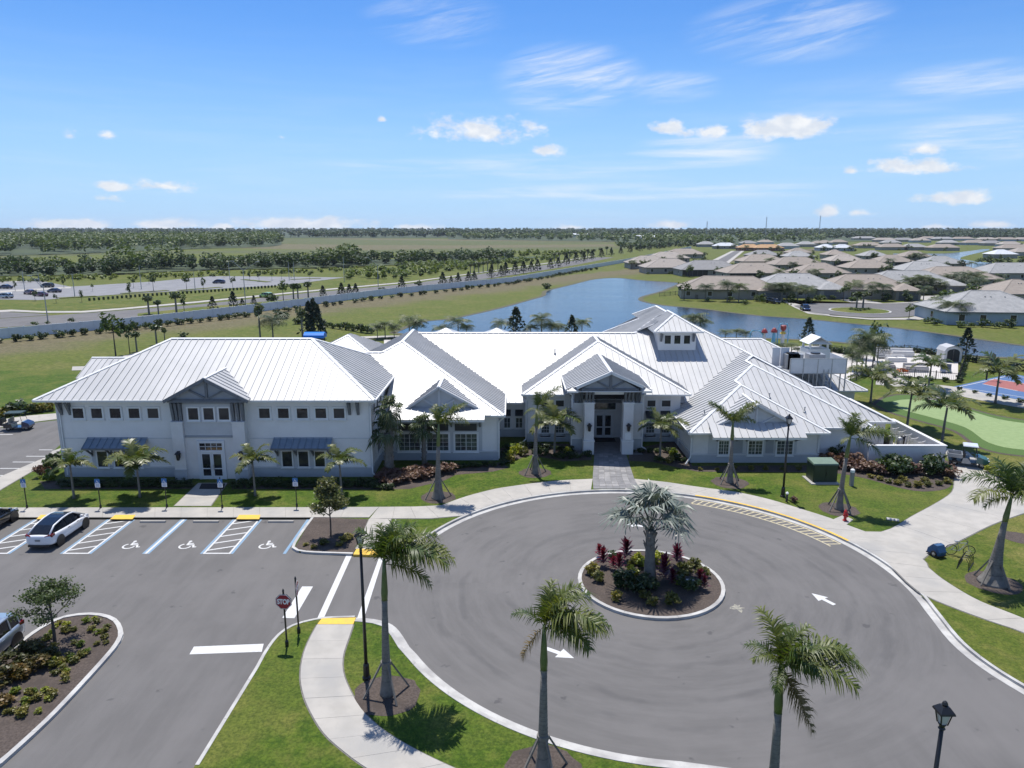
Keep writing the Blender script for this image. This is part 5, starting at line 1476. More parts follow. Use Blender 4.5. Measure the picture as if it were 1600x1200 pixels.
# tapered white chimney tower
tx,ty=G(1272,597,0);ty=92.0;tx=V(1274,540,ty)[0];tz=V(1274,524,ty)[2]
tw=empty('chimney_tower',(tx,ty,LZ),0,'tapered white chimney tower with a gabled cap beyond the roof screen','chimney')
mb=MB();mb.loft([[(sx_*w_,sy_*w_,z) for sx_,sy_ in ((-1,-1),(1,-1),(1,1),(-1,1))] for w_,z in ((1.75,0),(1.35,tz-1.7))]);mb.build('stack',MAT['siding'],tw,local=True)
mb=MB()
for a,b in ((-1,-1),(1,-1),(1,1),(-1,1)):mb.bar((a*1.1,b*1.1,tz-1.7),(a*1.1,b*1.1,tz-.8),.22)
mb.build('post',MAT['trim'],tw,local=True)
mb=MB()
mb.slab([(-1.5,-1.5,tz-1.0),(0,-1.5,tz-.1),(0,1.5,tz-.1),(-1.5,1.5,tz-1.0)],.08);mb.slab([(0,-1.5,tz-.1),(1.5,-1.5,tz-1.0),(1.5,1.5,tz-1.0),(0,1.5,tz-.1)],.08)
mb.slab([(-1.5,-1.5,tz-1.0),(1.5,-1.5,tz-1.0),(0,0,tz-.08)][0:3],.06)
mb.build('cap_roof',MAT['trim'],tw,local=True)
# little pavilions behind the ridge
for k,(px_,lab) in enumerate(((697,'pale pyramid pavilion roof just above the ridge behind the left wing'),(776,'pale pyramid pavilion roof beyond the middle of the long ridge'))):
    y=100.0;x=V(px_,520,y)[0];z=V(px_,512,y)[2]
    pv_=empty('pavilion',(x,y,LZ),0,lab,'pavilion','pavilions by the pool')
    mb=MB()
    for a,b in ((-1,-1),(1,-1),(1,1),(-1,1)):mb.box(a*2.2-.15,a*2.2+.15,b*2.2-.15,b*2.2+.15,0,z-1.4)
    mb.build('post',MAT['trim'],pv_,local=True)
    mb=MB();q=[(-2.8,-2.8,z-1.45),(2.8,-2.8,z-1.45),(2.8,2.8,z-1.45),(-2.8,2.8,z-1.45),(0,0,z-LZ)]
    mb.add(q,[(0,1,4),(1,2,4),(2,3,4),(3,0,4),(3,2,1,0)]);mb.build('roof',MAT['awning_pale'] if 'awning_pale' in MAT else MAT['roof'],pv_,local=True)

# ================================================================== PLANTS
def leaf_quads(c,size,rng,up=.35,aspect=.55):
    """(n,3) centres -> leaf-shaped quads turned every way"""
    n=len(c)
    nn=rng.normal(size=(n,3));nn[:,2]=np.abs(nn[:,2])+up;nn /= np.linalg.norm(nn,axis=1)[:,None]
    t_=rng.normal(size=(n,3));t_-=(t_*nn).sum(1)[:,None]*nn;t_ /= np.linalg.norm(t_,axis=1)[:,None]
    b_=np.cross(nn,t_)
    s=(size*rng.uniform(.65,1.35,n))[:,None]
    v=np.stack([c-t_*s,c+b_*s*aspect+t_*s*.1,c+t_*s,c-b_*s*aspect+t_*s*.1],1).reshape(-1,3)
    q=np.arange(4*n).reshape(n,4)
    return v,q


def cloud(n,rx,ry,rz,rng,cz=0.0,hollow=.45):
    d=rng.normal(size=(n,3));d /= np.linalg.norm(d,axis=1)[:,None]
    r=(hollow+(1-hollow)*rng.uniform(0,1,n)**.6)*rng.uniform(.85,1.1,n)
    p=d*r[:,None]*np.array([rx,ry,rz]);p[:,2]+=cz
    return p


def clumps(k,per,R_,r_,rng,cz,flat=.8):
    """leaf centres gathered in clumps spread through a crown"""
    cc=cloud(k,R_,R_,R_*flat,rng,cz,.35)
    return np.concatenate([c+cloud(per,r_,r_,r_*.75,rng) for c in cc])


SHRUB={}


def shrub_mesh(kind,v):
    if (kind,v) not in SHRUB:
        rng=np.random.default_rng(hash(kind)%999 if False else sum(map(ord,kind))+v*7)
        big=kind in ('lime','olive')
        p=clumps(15,24 if not big else 17,.40,.17,rng,.36,.75) if kind != 'spiky' else None
        p[:,2]=np.maximum(p[:,2],.03)
        vv,qq=leaf_quads(p,.08 if not big else .10,rng)
        SHRUB[(kind,v)]=np_mesh('leaves',vv,qq,MAT[kind])
    return SHRUB[(kind,v)]


srng=random.Random(77)


def shrub(kind,x,y,d,label,cat='shrub',group=None,h=1.0,name='shrub',z=LZ):
    o=link(name,shrub_mesh(kind,srng.randrange(3)),None,(x,y,z),(0,0,srng.uniform(0,6.28)),(d,d,d*h))
    return tag(o,label,cat,group)


def shrub_row(kind,pts,step,d,label,group,h=1.0,jit=.12,z=LZ,name='shrub'):
    Ln=sum((Vector(a)-Vector(b)).length for a,b in zip(pts,pts[1:]))
    for x,y in resample(pts,max(1,int(Ln/step))):
        shrub(kind,x+srng.uniform(-jit,jit),y+srng.uniform(-jit,jit),d*srng.uniform(.8,1.2),label,'shrub',group,h*srng.uniform(.85,1.15),name,z)


# ---- palm fronds
def frond_mesh(name,L,e0,bend,nl,ll,wd_,seed,m,droop=.8,plume=.5,detail=2,base=.12):
    """feather frond growing along +x from the origin: rachis with two ranks of hanging leaflets"""
    rng=np.random.default_rng(seed)
    N=14
    pts=[np.array([0.,0.,0.])];a=e0;sw=rng.uniform(-.15,.15);yaw=0.
    for i in range(N):
        st=L/N
        pts.append(pts[-1]+st*np.array([math.cos(a)*math.cos(yaw),math.cos(a)*math.sin(yaw),math.sin(a)]));a-=bend/N*(.5+1.2*i/N);yaw+=sw/N
    P=np.array(pts)
    V_,F_=[],[]
    for i in range(N+1):
        r=.035*(1-i/(N+1))+.006
        V_+=[P[i]+[0,-r,0],P[i]+[0,r,0],P[i]+[0,0,r*.9]]
    for i in range(N):
        for k in range(3):F_.append((i*3+k,i*3+(k+1)%3,i*3+3+(k+1)%3,i*3+3+k))
    for i in range(nl):
        s=base+(1-base)*(i+.5)/nl;f=s*N;j=min(int(f),N-1)
        p=P[j]+(P[j+1]-P[j])*(f-j);t_=P[j+1]-P[j];t_ /= np.linalg.norm(t_)
        side=np.array([-t_[1],t_[0],0]);side /= max(np.linalg.norm(side),1e-6);up=np.cross(t_,side)
        if up[2]<0:up=-up
        ln=ll*(.45+.75*math.sin(math.pi*min(1,.12+s*.86)))*rng.uniform(.8,1.15)
        for sg in (-1,1):
            th=rng.uniform(-plume,plume)
            d0=side*sg*math.cos(th)+up*(math.sin(th)+.15)+t_*(.35+.5*s);d0 /= np.linalg.norm(d0)
            q=[p];d=d0.copy()
            for k in range(detail):
                q.append(q[-1]+d*ln/detail);d=d+np.array([0,0,-droop*rng.uniform(.6,1.3)]);d /= np.linalg.norm(d)
            w0=np.cross(d0,up);w0=w0/max(np.linalg.norm(w0),1e-6)*wd_/2
            b=len(V_)
            for k,qq in enumerate(q):
                ww=w0*(1.0,1.0,.12)[k if detail==2 else (0 if k==0 else 2)]
                V_+=[qq-ww,qq+ww]
            for k in range(detail):F_.append((b+2*k,b+2*k+1,b+2*k+3,b+2*k+2))
    return np_mesh(name,np.array(V_),np.array(F_),m)


def fan_mesh(name,pet,Rf,nseg,seed,m,e0=.7,fold=.35,droop=.35,pr=.03):
    """fan leaf on a long stalk, split into stiff drooping fingers"""
    rng=np.random.default_rng(seed)
    V_,F_=[],[]
    d=np.array([math.cos(e0),0,math.sin(e0)]);tip=d*pet
    mid=tip*.5+np.array([0,0,pet*.05])
    for c in (np.zeros(3),mid,tip):
        V_+=[c+[0,-pr,0],c+[0,pr,0],c+[0,0,pr]]
    for i in range(2):
        for k in range(3):F_.append((i*3+k,i*3+(k+1)%3,i*3+3+(k+1)%3,i*3+3+k))
    n=np.array([-math.sin(e0-.5),0,math.cos(e0-.5)]);f=np.array([math.cos(e0-.5),0,math.sin(e0-.5)]);s=np.array([0,1.,0])
    for i in range(nseg):
        a=R(-150+300*(i+.5)/nseg)
        da=R(300/nseg)*.5
        r=Rf*(.72+.28*math.cos(a*.6))*rng.uniform(.9,1.08)
        def pt(ang,rr,lift):return tip+(f*math.cos(ang)+s*math.sin(ang))*rr+n*(lift+abs(math.sin(ang))*fold*rr)
        z0=.04*(1 if i%2 else -1)
        b=len(V_)
        dd=np.array([0,0,-droop*r*rng.uniform(.5,1.4)])
        V_+=[tip,tip,pt(a-da*.8,r*.55,z0),pt(a+da*.8,r*.55,-z0),pt(a-da*.12,r,0)+dd,pt(a+da*.12,r,0)+dd]
        F_+=[(b,b+2,b+3,b+1),(b+2,b+4,b+5,b+3)]
    return np_mesh(name,np.array(V_),np.array(F_),m)


ROY={'up':[frond_mesh('frond',2.6,R(80),R(80),42,.72,.06,10+i,MAT['royal'],.7,.9) for i in range(3)],
       'mid':[frond_mesh('frond',2.9,R(55),R(100),46,.82,.06,20+i,MAT['royal'],1.0,.8) for i in range(3)],
       'out':[frond_mesh('frond',3.0,R(30),R(75),48,.92,.06,30+i,MAT['royal'],1.25,.6) for i in range(3)],
       'low':[frond_mesh('frond',2.6,R(-2),R(60),42,.8,.056,40+i,MAT['royal'],1.2,.5) for i in range(2)],
       'vee':[frond_mesh('frond',2.6,R(56),R(42),46,.66,.058,45+i,MAT['royal'],.9,.8) for i in range(3)],
       'dry':[frond_mesh('frond',2.5,R(-50),R(25),56,.62,.045,50+i,MAT['royal_dry'],.9,.9) for i in range(2)]}
YNG={'up':[frond_mesh('frond',1.7,R(72),R(70),26,.48,.085,60+i,MAT['small_palm'],.35,.4) for i in range(2)],
       'mid':[frond_mesh('frond',1.9,R(45),R(85),28,.52,.085,65+i,MAT['small_palm'],.5,.35) for i in range(3)],
       'out':[frond_mesh('frond',1.8,R(15),R(70),28,.5,.085,70+i,MAT['small_palm'],.6,.3) for i in range(2)]}


def trunk_mb(h,prof,lean=(0,0),n=12):
    pts,rad=[],[]
    for s,r in prof:
        pts.append((lean[0]*s*s,lean[1]*s*s,h*s));rad.append(r)
    return MB().tube(pts,rad,n)


def royal(px,py,top,label,seed,spec,lean=0.0,brace=True,z=LZ,scale=1.0,group='royal palms round the turning circle',xy=None,fat=1.0):
    """spec: list of (kind, azimuth deg, size)"""
    x,y=xy or G(px,py,z)
    root=empty('royal_palm',(x,y,z),0,label,'palm',group)
    rr=random.Random(seed)
    h=top
    sf=.70;bs=fat*scale
    def rad_(s):return (.128+(.115*(1-s)**1.5+.10*max(0,1-s/.22)**1.4)*bs)*scale
    st=[0,.03,.08,.16,.3,.5,.75,1]
    trunk_mb(h*sf,[(s,rad_(s)) for s in st],(lean*.5,0)).build('trunk',MAT['trunk'],root,smooth=True,local=True)
    rg=MB()
    for k in range(20):
        s=.16+.82*k/20;r=rad_(s);rg.lathe([(r*.99,-.012),(r*1.05,0),(r*.99,.012)],12,(lean*.5*s*s,0,h*sf*s))
    tag(rg.build('trunk_ring',MAT['trunk_dark'],root,local=True),kind='stuff')
    b=Vector((lean*.5,0,h*sf));e=Vector((lean,0,h))
    MB().tube([b,b.lerp(e,.2),b.lerp(e,.6),e],[.13*scale,.15*scale,.11*scale,.06*scale],10).build('crownshaft',MAT['shaft'],root,smooth=True,local=True)
    MB().lathe([(.135*scale,-.03),(.142*scale,0),(.135*scale,.03)],12,tuple(b)).build('leaf_scar',MAT['trunk'],root,local=True)
    for kind,az_,sz in spec:
        me=rr.choice(ROY[kind])
        link('frond',me,root,tuple(b.lerp(e,rr.uniform(.86,1.0))),(0,0,R(az_+rr.uniform(-8,8))),sz*rr.uniform(.92,1.08)*scale)
    if brace:
        cz=1.55
        MB().lathe([(.20,-.10),(.24,-.08),(.24,.08),(.20,.10)],10,(0,0,cz)).build('brace_collar',MAT['brace'],root,local=True)
        for k in range(4):
            a=R(25+90*k+rr.uniform(-8,8))
            MB().bar((.2*math.cos(a),.2*math.sin(a),cz),(1.05*math.cos(a),1.05*math.sin(a),.02),.075).build('brace',MAT['brace'],root,local=True)
    return root


royal(605,1084,6.5,'royal palm braced in a mulch ring beside the lamp post and the curved pavement',1,[('up',60,.8),('up',10,.85),('up',110,.7),('up',-40,.75),('mid',20,.9),('mid',-15,.95),('mid',55,.8),('mid',150,.6),('out',4,1.0),('out',-14,.95),('out',28,.95),('low',-4,.85),('up',168,.75)],.1)
royal(848,1206,6.2,'royal palm with a green crown rising in front of the planted island',2,[('up',70,.8),('up',-30,.8),('up',10,.85),('mid',20,.85),('mid',60,.75),('mid',-35,.9),('out',-15,.85),('out',12,.88),('out',-40,.75),('low',-10,.75),('dry',175,.6),('low',25,.7),('mid',170,.5)],.0)
royal(1215,1300,6.15,'royal palm with one brown dead frond hanging down its trunk',3,[('up',110,.75),('up',30,.75),('up',-50,.7),('mid',60,.75),('mid',0,.85),('mid',-60,.6),('out',15,.95),('out',-8,.9),('out',-30,.8),('low',5,.7),('dry',-25,.85),('dry',-45,.75),('mid',140,.5),('mid',190,.4),('low',-120,.45)],-.1,xy=(9.05,21.8))
THIN=[('up',95,.75),('up',20,.8),('mid',10,.85),('up',160,.6),('out',5,.7),('mid',35,.75)]
royal(685,778,5.9,'wind-swept royal palm with a flared braced base before the left wing windows',4,[('vee',100,.8),('vee',10,1.0),('up',60,.8),('vee',-5,.9),('out',8,.75),('up',130,.6),('vee',25,.8)],.15,fat=2.0)
royal(836,740,5.9,'tall royal palm on the lawn left of the entrance paving',5,[('up',100,.6),('vee',8,.95),('vee',30,.75),('low',-20,.6),('low',15,.55),('low',175,.5),('low',-70,.55),('up',60,.6),('vee',-10,.7)],.15)
royal(1140,754,5.15,'royal palm with a V-shaped wind-torn crown before the right wing gable',6,[('vee',175,1.05),('vee',165,.9),('vee',188,.8),('vee',5,1.0),('vee',18,.9),('vee',-8,.85),('out',10,.65),('up',90,.45),('vee',40,.6)],-.05)
royal(1311,796,5.7,'royal palm behind the red hydrant with one long frond drooping over the yard wall',7,[('vee',60,.85),('up',50,.8),('vee',20,.8),('out',0,1.05),('out',-12,1.0),('low',-25,.9),('up',110,.6),('vee',100,.7),('low',200,.4)],.3)
royal(1551,910,5.4,'thick-based royal palm leaning beside the bicycle rack',8,[('up',95,.95),('up',20,.9),('mid',160,.9),('mid',40,.95),('mid',-30,1),('out',10,1.05),('out',-60,.95),('out',190,.8),('low',20,.9),('low',180,.6),('mid',80,.9),('mid',0,1)],.35,scale=1.12,fat=2.6)


def young(px,py,top,label,seed,group='young palms along the front walls',size=1.0,n=9,z=LZ,name='young_palm',xy=None,tr=.085):
    x,y=xy or G(px,py,z)
    rr=random.Random(seed)
    root=empty(name,(x,y,z),0,label,'palm',group)
    ln=rr.uniform(-.08,.12)
    trunk_mb(top,[(0,tr*1.5),(.1,tr*1.1),(.6,tr*.9),(1,tr*.7)],(ln,0),8).build('trunk',MAT['trunk'],root,smooth=True,local=True)
    b=(ln,0,top*.98)
    for k in range(n):
        kind='up' if k<2 else ('mid' if k<n*.65 else 'out')
        link('frond',rr.choice(YNG[kind]),root,b,(0,0,R(k*137.5+rr.uniform(-15,15))),size*rr.uniform(.85,1.15))
    return root


young(116,779,2.7,'small green palm at the left corner of the two-storey front',11,size=.95)
young(219,777,2.9,'bushy small palm before the left metal awning',12,size=1.25,n=12)
young(399,775,2.9,'small palm just right of the two-storey entrance walk',13,size=1.1)
young(534,775,2.85,'small yellow-hearted palm before the right metal awning',14,size=1.05)
young(866,712,3.2,'leafy palm close to the wall left of the clubhouse porch',15,size=1.35,n=13)
young(1031,718,3.1,'leafy palm close to the wall right of the clubhouse porch',16,size=1.25,n=11)
for (bx,by,tx_,ty_,sd,sz,lab) in [(1360,630,1362,588,21,1.75,'palm beside the roof screen corner at the start of the garden path'),(1417,668,1425,610,22,1.5,'palm on the lawn left of the putting green'),
                                        (1471,695,1470,632,23,1.55,'palm between the yard wall and the putting green'),(1450,608,1454,568,24,1.45,'palm in the hedge before the pool furniture'),
                                        (1555,630,1558,580,25,1.75,'palm by the garden path in front of the blue court'),(1620,640,1622,575,26,1.5,'palm at the far end of the blue court')]:
    x,y=G(bx,by,LZ);zt_=V(tx_,ty_,y)[2]-LZ
    young(bx,by,zt_*.95,lab,sd,'palms in the garden behind the clubhouse',sz,12,name='garden_palm',tr=.12)

# silver fan palm in the island
bm_x,bm_y=G(1015,905,LZ)
bis=empty('silver_fan_palm',(bm_x,bm_y,.11),0,'silver-leaved fan palm in the middle of the planted island','palm')
MB().tube([(0,0,0),(0,0,.4),(-.03,0,1.2),(-.05,0,2.2),(-.05,0,3.1)],[.42,.36,.30,.27,.30],14).build('trunk',MAT['trunk'],bis,smooth=True,local=True)
mb=MB()
for k in range(14):
    a=k*2.4;z_=1.7+k*.1
    mb.bar((.22*math.cos(a)-.05,.22*math.sin(a),z_),(.42*math.cos(a)-.05,.42*math.sin(a),z_+.42),.13,.05)
mb.build('leaf_base',MAT['trunk'],bis,local=True)
fm=[fan_mesh('frond',1.8,1.28,26,80+i,MAT['bismarck'],e0=e,fold=.3,droop=.5,pr=.04) for i,e in enumerate((R(77),R(60),R(42),R(25),R(8)))]
rr=random.Random(3)
for k in range(22):
    q=0 if k<3 else (1 if k<8 else (2 if k<14 else (3 if k<19 else 4)))
    az_=(k*137.5)%360
    if q>2 and 225<az_<315:continue
    link('frond',fm[q],bis,(-.05,0,2.95+.08*(4-q)),(rr.uniform(-.2,.2),rr.uniform(-.15,.15),R(k*137.5+rr.uniform(-12,12))),rr.uniform(.9,1.12))

# cabbage palms beside the left wing
sm=[fan_mesh('fan_leaf',.75,.62,16,90+i,MAT['sabal'],e0=e,fold=.35,droop=.55,pr=.018) for i,e in enumerate((R(75),R(45),R(15),R(-20)))]


def sabal(px,py,top,label,seed,n=24,size=1.0,tr=.2,z=LZ,group='cabbage palms beside the left wing',xy=None):
    x,y=xy or G(px,py,z)
    root=empty('cabbage_palm',(x,y,z),0,label,'palm',group)
    rr=random.Random(seed)
    MB().tube([(0,0,0),(0,0,top*.3),(.03,0,top*.7),(0,0,top)],[tr*1.05,tr,tr*.95,tr*.8],12).build('trunk',MAT['trunk'],root,smooth=True,local=True)
    mb=MB();kk=int(top*9)
    for k in range(kk):
        a=k*2.399;z_=top*.1+top*.85*k/kk
        mb.bar((tr*.9*math.cos(a),tr*.9*math.sin(a),z_),(tr*1.35*math.cos(a+.15),tr*1.35*math.sin(a+.15),z_+.22),.10,.035)
    mb.build('leaf_boots',MAT['brace'],root,local=True)
    for k in range(n):
        q=min(3,int(k*4/n))
        link('frond',sm[q],root,(0,0,top+.1-q*.07),(rr.uniform(-.2,.2),rr.uniform(-.2,.2),R(k*137.5+rr.uniform(-15,15))),size*rr.uniform(.85,1.15))


sabal(612,740,5.5,'tallest cabbage palm in the corner between the two buildings',31)
sabal(607,741,3.6,'shorter thick cabbage palm with a patterned trunk in the building corner',32,tr=.3,size=1.2)
sabal(663,729,3.5,'cabbage palm before the first pair of left wing windows',33,size=1.05)

# ---- beds of shrubs
shrub_row('shrub',Gs([(95,756.5),(298,757)],LZ),.55,1.0,'low dark shrub in the clipped row under the two-storey front left of its door','foundation hedge left of the door',.75)
shrub_row('shrub',Gs([(366,757.5),(576,757)],LZ),.55,1.0,'low dark shrub in the clipped row under the two-storey front right of its door','foundation hedge right of the door',.75)
shrub_row('shrub',Gs([(98,760.5),(298,761)],LZ),.6,.8,'low dark shrub in the front row of the planting left of the two-storey door','front planting left of the door',.7)
shrub_row('shrub',Gs([(366,761.5),(585,761.5)],LZ),.6,.8,'low dark shrub in the front row of the planting right of the two-storey door','front planting right of the door',.7)
shrub_row('shrub',Gs([(690,733),(785,727),(790,710)],LZ),.62,.85,'low dark shrub under the left wing windows','foundation hedge of the left wing',.8)
shrub_row('shrub',Gs([(793,702),(826,699),(892,706)],LZ),.75,.95,'dark shrub along the wall left of the porch','shrubs left of the porch',.9)
shrub_row('shrub',Gs([(838,709),(880,717),(918,714)],LZ),.85,1.15,'rounded green shrub at the lawn edge left of the porch','rounded shrubs left of the porch',.85)
shrub_row('shrub',Gs([(990,708),(1050,705),(1064,722)],LZ),.75,.95,'dark shrub along the wall right of the porch','shrubs right of the porch',.8)
shrub_row('olive',Gs([(1095,735),(1272,734)],LZ),1.35,.62,'small grassy clump under the right wing wall','clumps under the right wing',.85)
for q in [(598,752),(606,757),(618,756),(629,753),(640,750),(650,749),(660,750),(624,746),(636,743),(648,741),(672,744),(683,741),(694,738),(706,738),(614,747),(655,744),(668,738),(600,745)]:
    x,y=G(*q,LZ);shrub('copper',x,y,srng.uniform(1.4,1.8),'coppery pink shrub massed round the cabbage palm trunks','shrub','copper shrubs by the left wing',.7)
for q in [(590,757),(585,762),(597,764),(610,764)]:
    x,y=G(*q,LZ);shrub('shrub',x,y,1.0,'dark shrub at the right corner foot of the two-storey building','shrub','corner shrubs',.75)
for k,(q,kind,d,lab) in enumerate([((75,752),'lime',1.3,'yellow-green shrub at the left corner of the two-storey building'),((64,745),'copper',1.4,'brownish shrub left of the yellow corner shrub'),((80,738),'shrub',1.9,'tall dark shrub against the left end wall'),((84,728),'shrub',1.7,'tall thin shrub higher up the left end wall'),
                                       ((801,716),'lime',1.5,'tall yellow-leaved plant in the bed left of the link'),((809,708),'lime',1.2,'yellow leaf spike above the bed near the link'),((797,722),'olive',1.0,'pale clump at the lawn edge by the left wing corner'),((886,709),'lime',.9,'small bright yellow shrub left of the porch pillar'),((817,712),'olive',1.1,'loose green clump between the yellow plant and the tall palm'),
                                       ((1052,712),'lime',1.0,'yellow and orange croton right of the porch'),((1046,724),'olive',1.0,'low green clump before the croton right of the porch'),((1030,722),'shrub',1.0,'low dark clump between the porch paving and the right wing')]):
    x,y=G(*q,LZ);shrub(kind,x,y,d,lab,'plant',None,1.1)
rrb=random.Random(21)
for q,kind in [((1290,722),'copper'),((1302,727),'copper'),((1316,731),'copper'),((1330,734),'copper'),((1344,736),'copper'),((1356,738),'copper'),((1368,740),'copper'),((1320,722),'copper'),((1338,725),'copper'),((1424,740),'copper'),((1434,741),'copper'),((1476,741),'copper'),((1484,746),'copper')]:
    x,y=G(*q,LZ);shrub(kind,x,y,rrb.uniform(1.5,1.9),'reddish brown shrub in the bed before the yard wall','shrub','red-brown shrubs by the yard wall',.85)
for q in [(1306,716),(1384,742),(1396,743),(1408,742),(1448,742),(1460,742),(1390,733),(1456,732),(1404,733)]:
    x,y=G(*q,LZ);shrub('shrub',x,y,rrb.uniform(1.9,2.3),'tall dark shrub between the red-brown ones before the yard wall','shrub','dark shrubs by the yard wall',1.0)
for q in [(1374,750),(1388,754),(1402,757),(1418,760),(1434,761),(1450,760),(1466,758),(1480,755),(1360,746),(1412,752),(1444,753)]:
    x,y=G(*q,LZ);shrub('olive',x,y,rrb.uniform(.7,1.0),'low olive clump along the front edge of the right bed','plant','edging clumps of the right bed',.7)
for q in [(1548,738),(1556,742),(1565,747),(1574,750),(1584,755),(1596,760)]:
    x,y=G(*q,LZ);shrub('lime',x,y,1.3,'yellow-green shrub along the service drive behind the parked utility cart','shrub','shrubs along the service drive',.9)
for q in [(4,652),(14,650),(24,648),(52,645),(60,644),(68,643),(76,642)]:
    x,y=G(*q,LZ);shrub('olive',x,y,1.7,'hedge shrub behind the side car park','shrub','hedge behind the side car park',.9)
o=link('round_bush',shrub_mesh('shrub',1),None,(*G(33,646,LZ),LZ),(0,0,0),(3,3,2.6));tag(o,'big dark bush behind the dark golf cart','bush')

# island planting
def cordyline_mesh(seed,m):
    rng=np.random.default_rng(seed);V_,F_=[],[]
    for k in range(44):
        a=k*2.399;zb=.15+.55*(k/44)**.8;e=R(25+50*k/44);L=rng.uniform(.32,.5)
        d=np.array([math.cos(a)*math.cos(e),math.sin(a)*math.cos(e),math.sin(e)]);s=np.array([-math.sin(a),math.cos(a),0])*.055
        b=len(V_);p=np.array([0,0,zb])
        V_+=[p-s*.4,p+s*.4,p+d*L*.55-s,p+d*L*.55+s,p+d*L+[0,0,-.10]-s*.1,p+d*L+[0,0,-.10]+s*.1]
        F_+=[(b,b+1,b+3,b+2),(b+2,b+3,b+5,b+4)]
    return np_mesh('leaves',np.array(V_),np.array(F_),MAT[m])


cor={k:[cordyline_mesh(s,k) for s in (1,2)] for k in ('crimson','maroon','olive')}
for k,(q,kind,s,lab) in enumerate([((936,871),'crimson',1.1,'pink and crimson cordyline at the far left of the island'),((942,885),'crimson',1.5,'crimson cordyline below the pink one at the left of the island'),((978,877),'maroon',1.9,'tall dark maroon cordyline left of the fan palm'),
                                       ((967,894),'crimson',1.5,'red cordyline in the left middle of the island'),((958,890),'crimson',1.1,'small red cordyline beside the larger red one'),((1057,884),'maroon',1.7,'maroon cordyline right of the fan palm'),((1062,876),'crimson',.9,'short crimson cordyline behind the right maroon one'),
                                       ((1037,908),'maroon',2.0,'dark maroon clump just right of the fan palm trunk'),((1050,916),'maroon',1.4,'dark maroon clump low at the right middle of the island'),((1092,918),'crimson',1.4,'crimson cordyline beside the small island sign'),((1100,922),'maroon',1.1,'dark red cordyline at the right edge of the island')]):
    x,y=G(*q,.11);o=link('cordyline',cor[kind][k%2],None,(x,y,.11),(0,0,k),s*.88);tag(o,lab,'plant','cordylines on the island')
for k,(q,kind,d,lab) in enumerate([((996,879),'lime',1.0,'bright yellow bush left of the fan palm trunk'),((1004,886),'lime',.9,'second yellow bush against the fan palm trunk'),((1030,882),'lime',1.2,'bright yellow bush right of the fan palm trunk'),((1038,890),'olive',.9,'olive bush under the right yellow bush'),((986,902),'lime',1.1,'yellow bush above the big green bushes'),
                                       ((976,917),'shrub',1.7,'biggest green bush at the front of the island'),((994,926),'shrub',1.5,'dark green bush in the front middle of the island'),((1012,919),'shrub',1.4,'green bush in front of the fan palm trunk'),((1062,905),'olive',1.1,'yellow-green bush left of the small sign'),((1070,894),'olive',1.1,'olive bush behind the small sign'),
                                       ((1086,885),'olive',.9,'olive bush at the far right of the island'),((1098,900),'olive',1.0,'olive bush at the right rim of the island'),((1060,914),'lime',.8,'yellow bush below the olive one'),((1076,922),'shrub',1.4,'dark bush under the small sign'),((958,872),'shrub',.8,'dark bush behind the red cordylines'),
                                       ((934,908),'olive',.9,'olive clump at the left front of the island'),((926,897),'olive',1.0,'olive clump at the left rim of the island'),((964,938),'olive',.8,'small green clump near the front left kerb'),((1018,946),'olive',.8,'small green clump near the front kerb'),((1050,944),'olive',1.1,'yellow-green clump near the front right kerb'),
                                       ((1008,936),'olive',.8,'small clump between the two front clumps'),((986,884),'olive',.7,'small clump behind the left yellow bush')]):
    x,y=G(*q,.11);shrub(kind,x,y,d*1.05,lab,'bush','bushes on the island',.95,'island_bush',.11)

# lower-left bed
for k in range(62):
    for _ in range(60):
        qx,qy=srng.uniform(-5,186),srng.uniform(966,1165)
        lx=0+(qy-1196)/(1006-1196)*178 if qy>1006 else 182
        if qx<lx-14 and not (qx<70 and qy<1080) and (qx-118)**2/75**2+(qy-1000)**2/42**2<1.05+(qy>1000)*9 and qx>(1034-qy)*1.15:break
    x,y=G(qx,qy,.1)
    shrub(srng.choice(['olive','olive','lime']),x,y,srng.uniform(.36,.62),'small yellow-green perennial in the mulch of the oak bed','plant','perennials in the oak bed',.8,'perennial',.1)
for q,d in [((20,1042),1.5),((42,1030),1.6),((60,1045),1.4),((10,1066),1.5),((28,1060),1.3),((4,1105),1.2),((55,1018),1.2),((75,1030),1.1)]:
    x,y=G(*q,.1);shrub('rust',x,y,d,'rust-tipped dark shrub massed at the left end of the oak bed','shrub','rust-tipped shrubs in the oak bed',.75,'rust_shrub',.1)

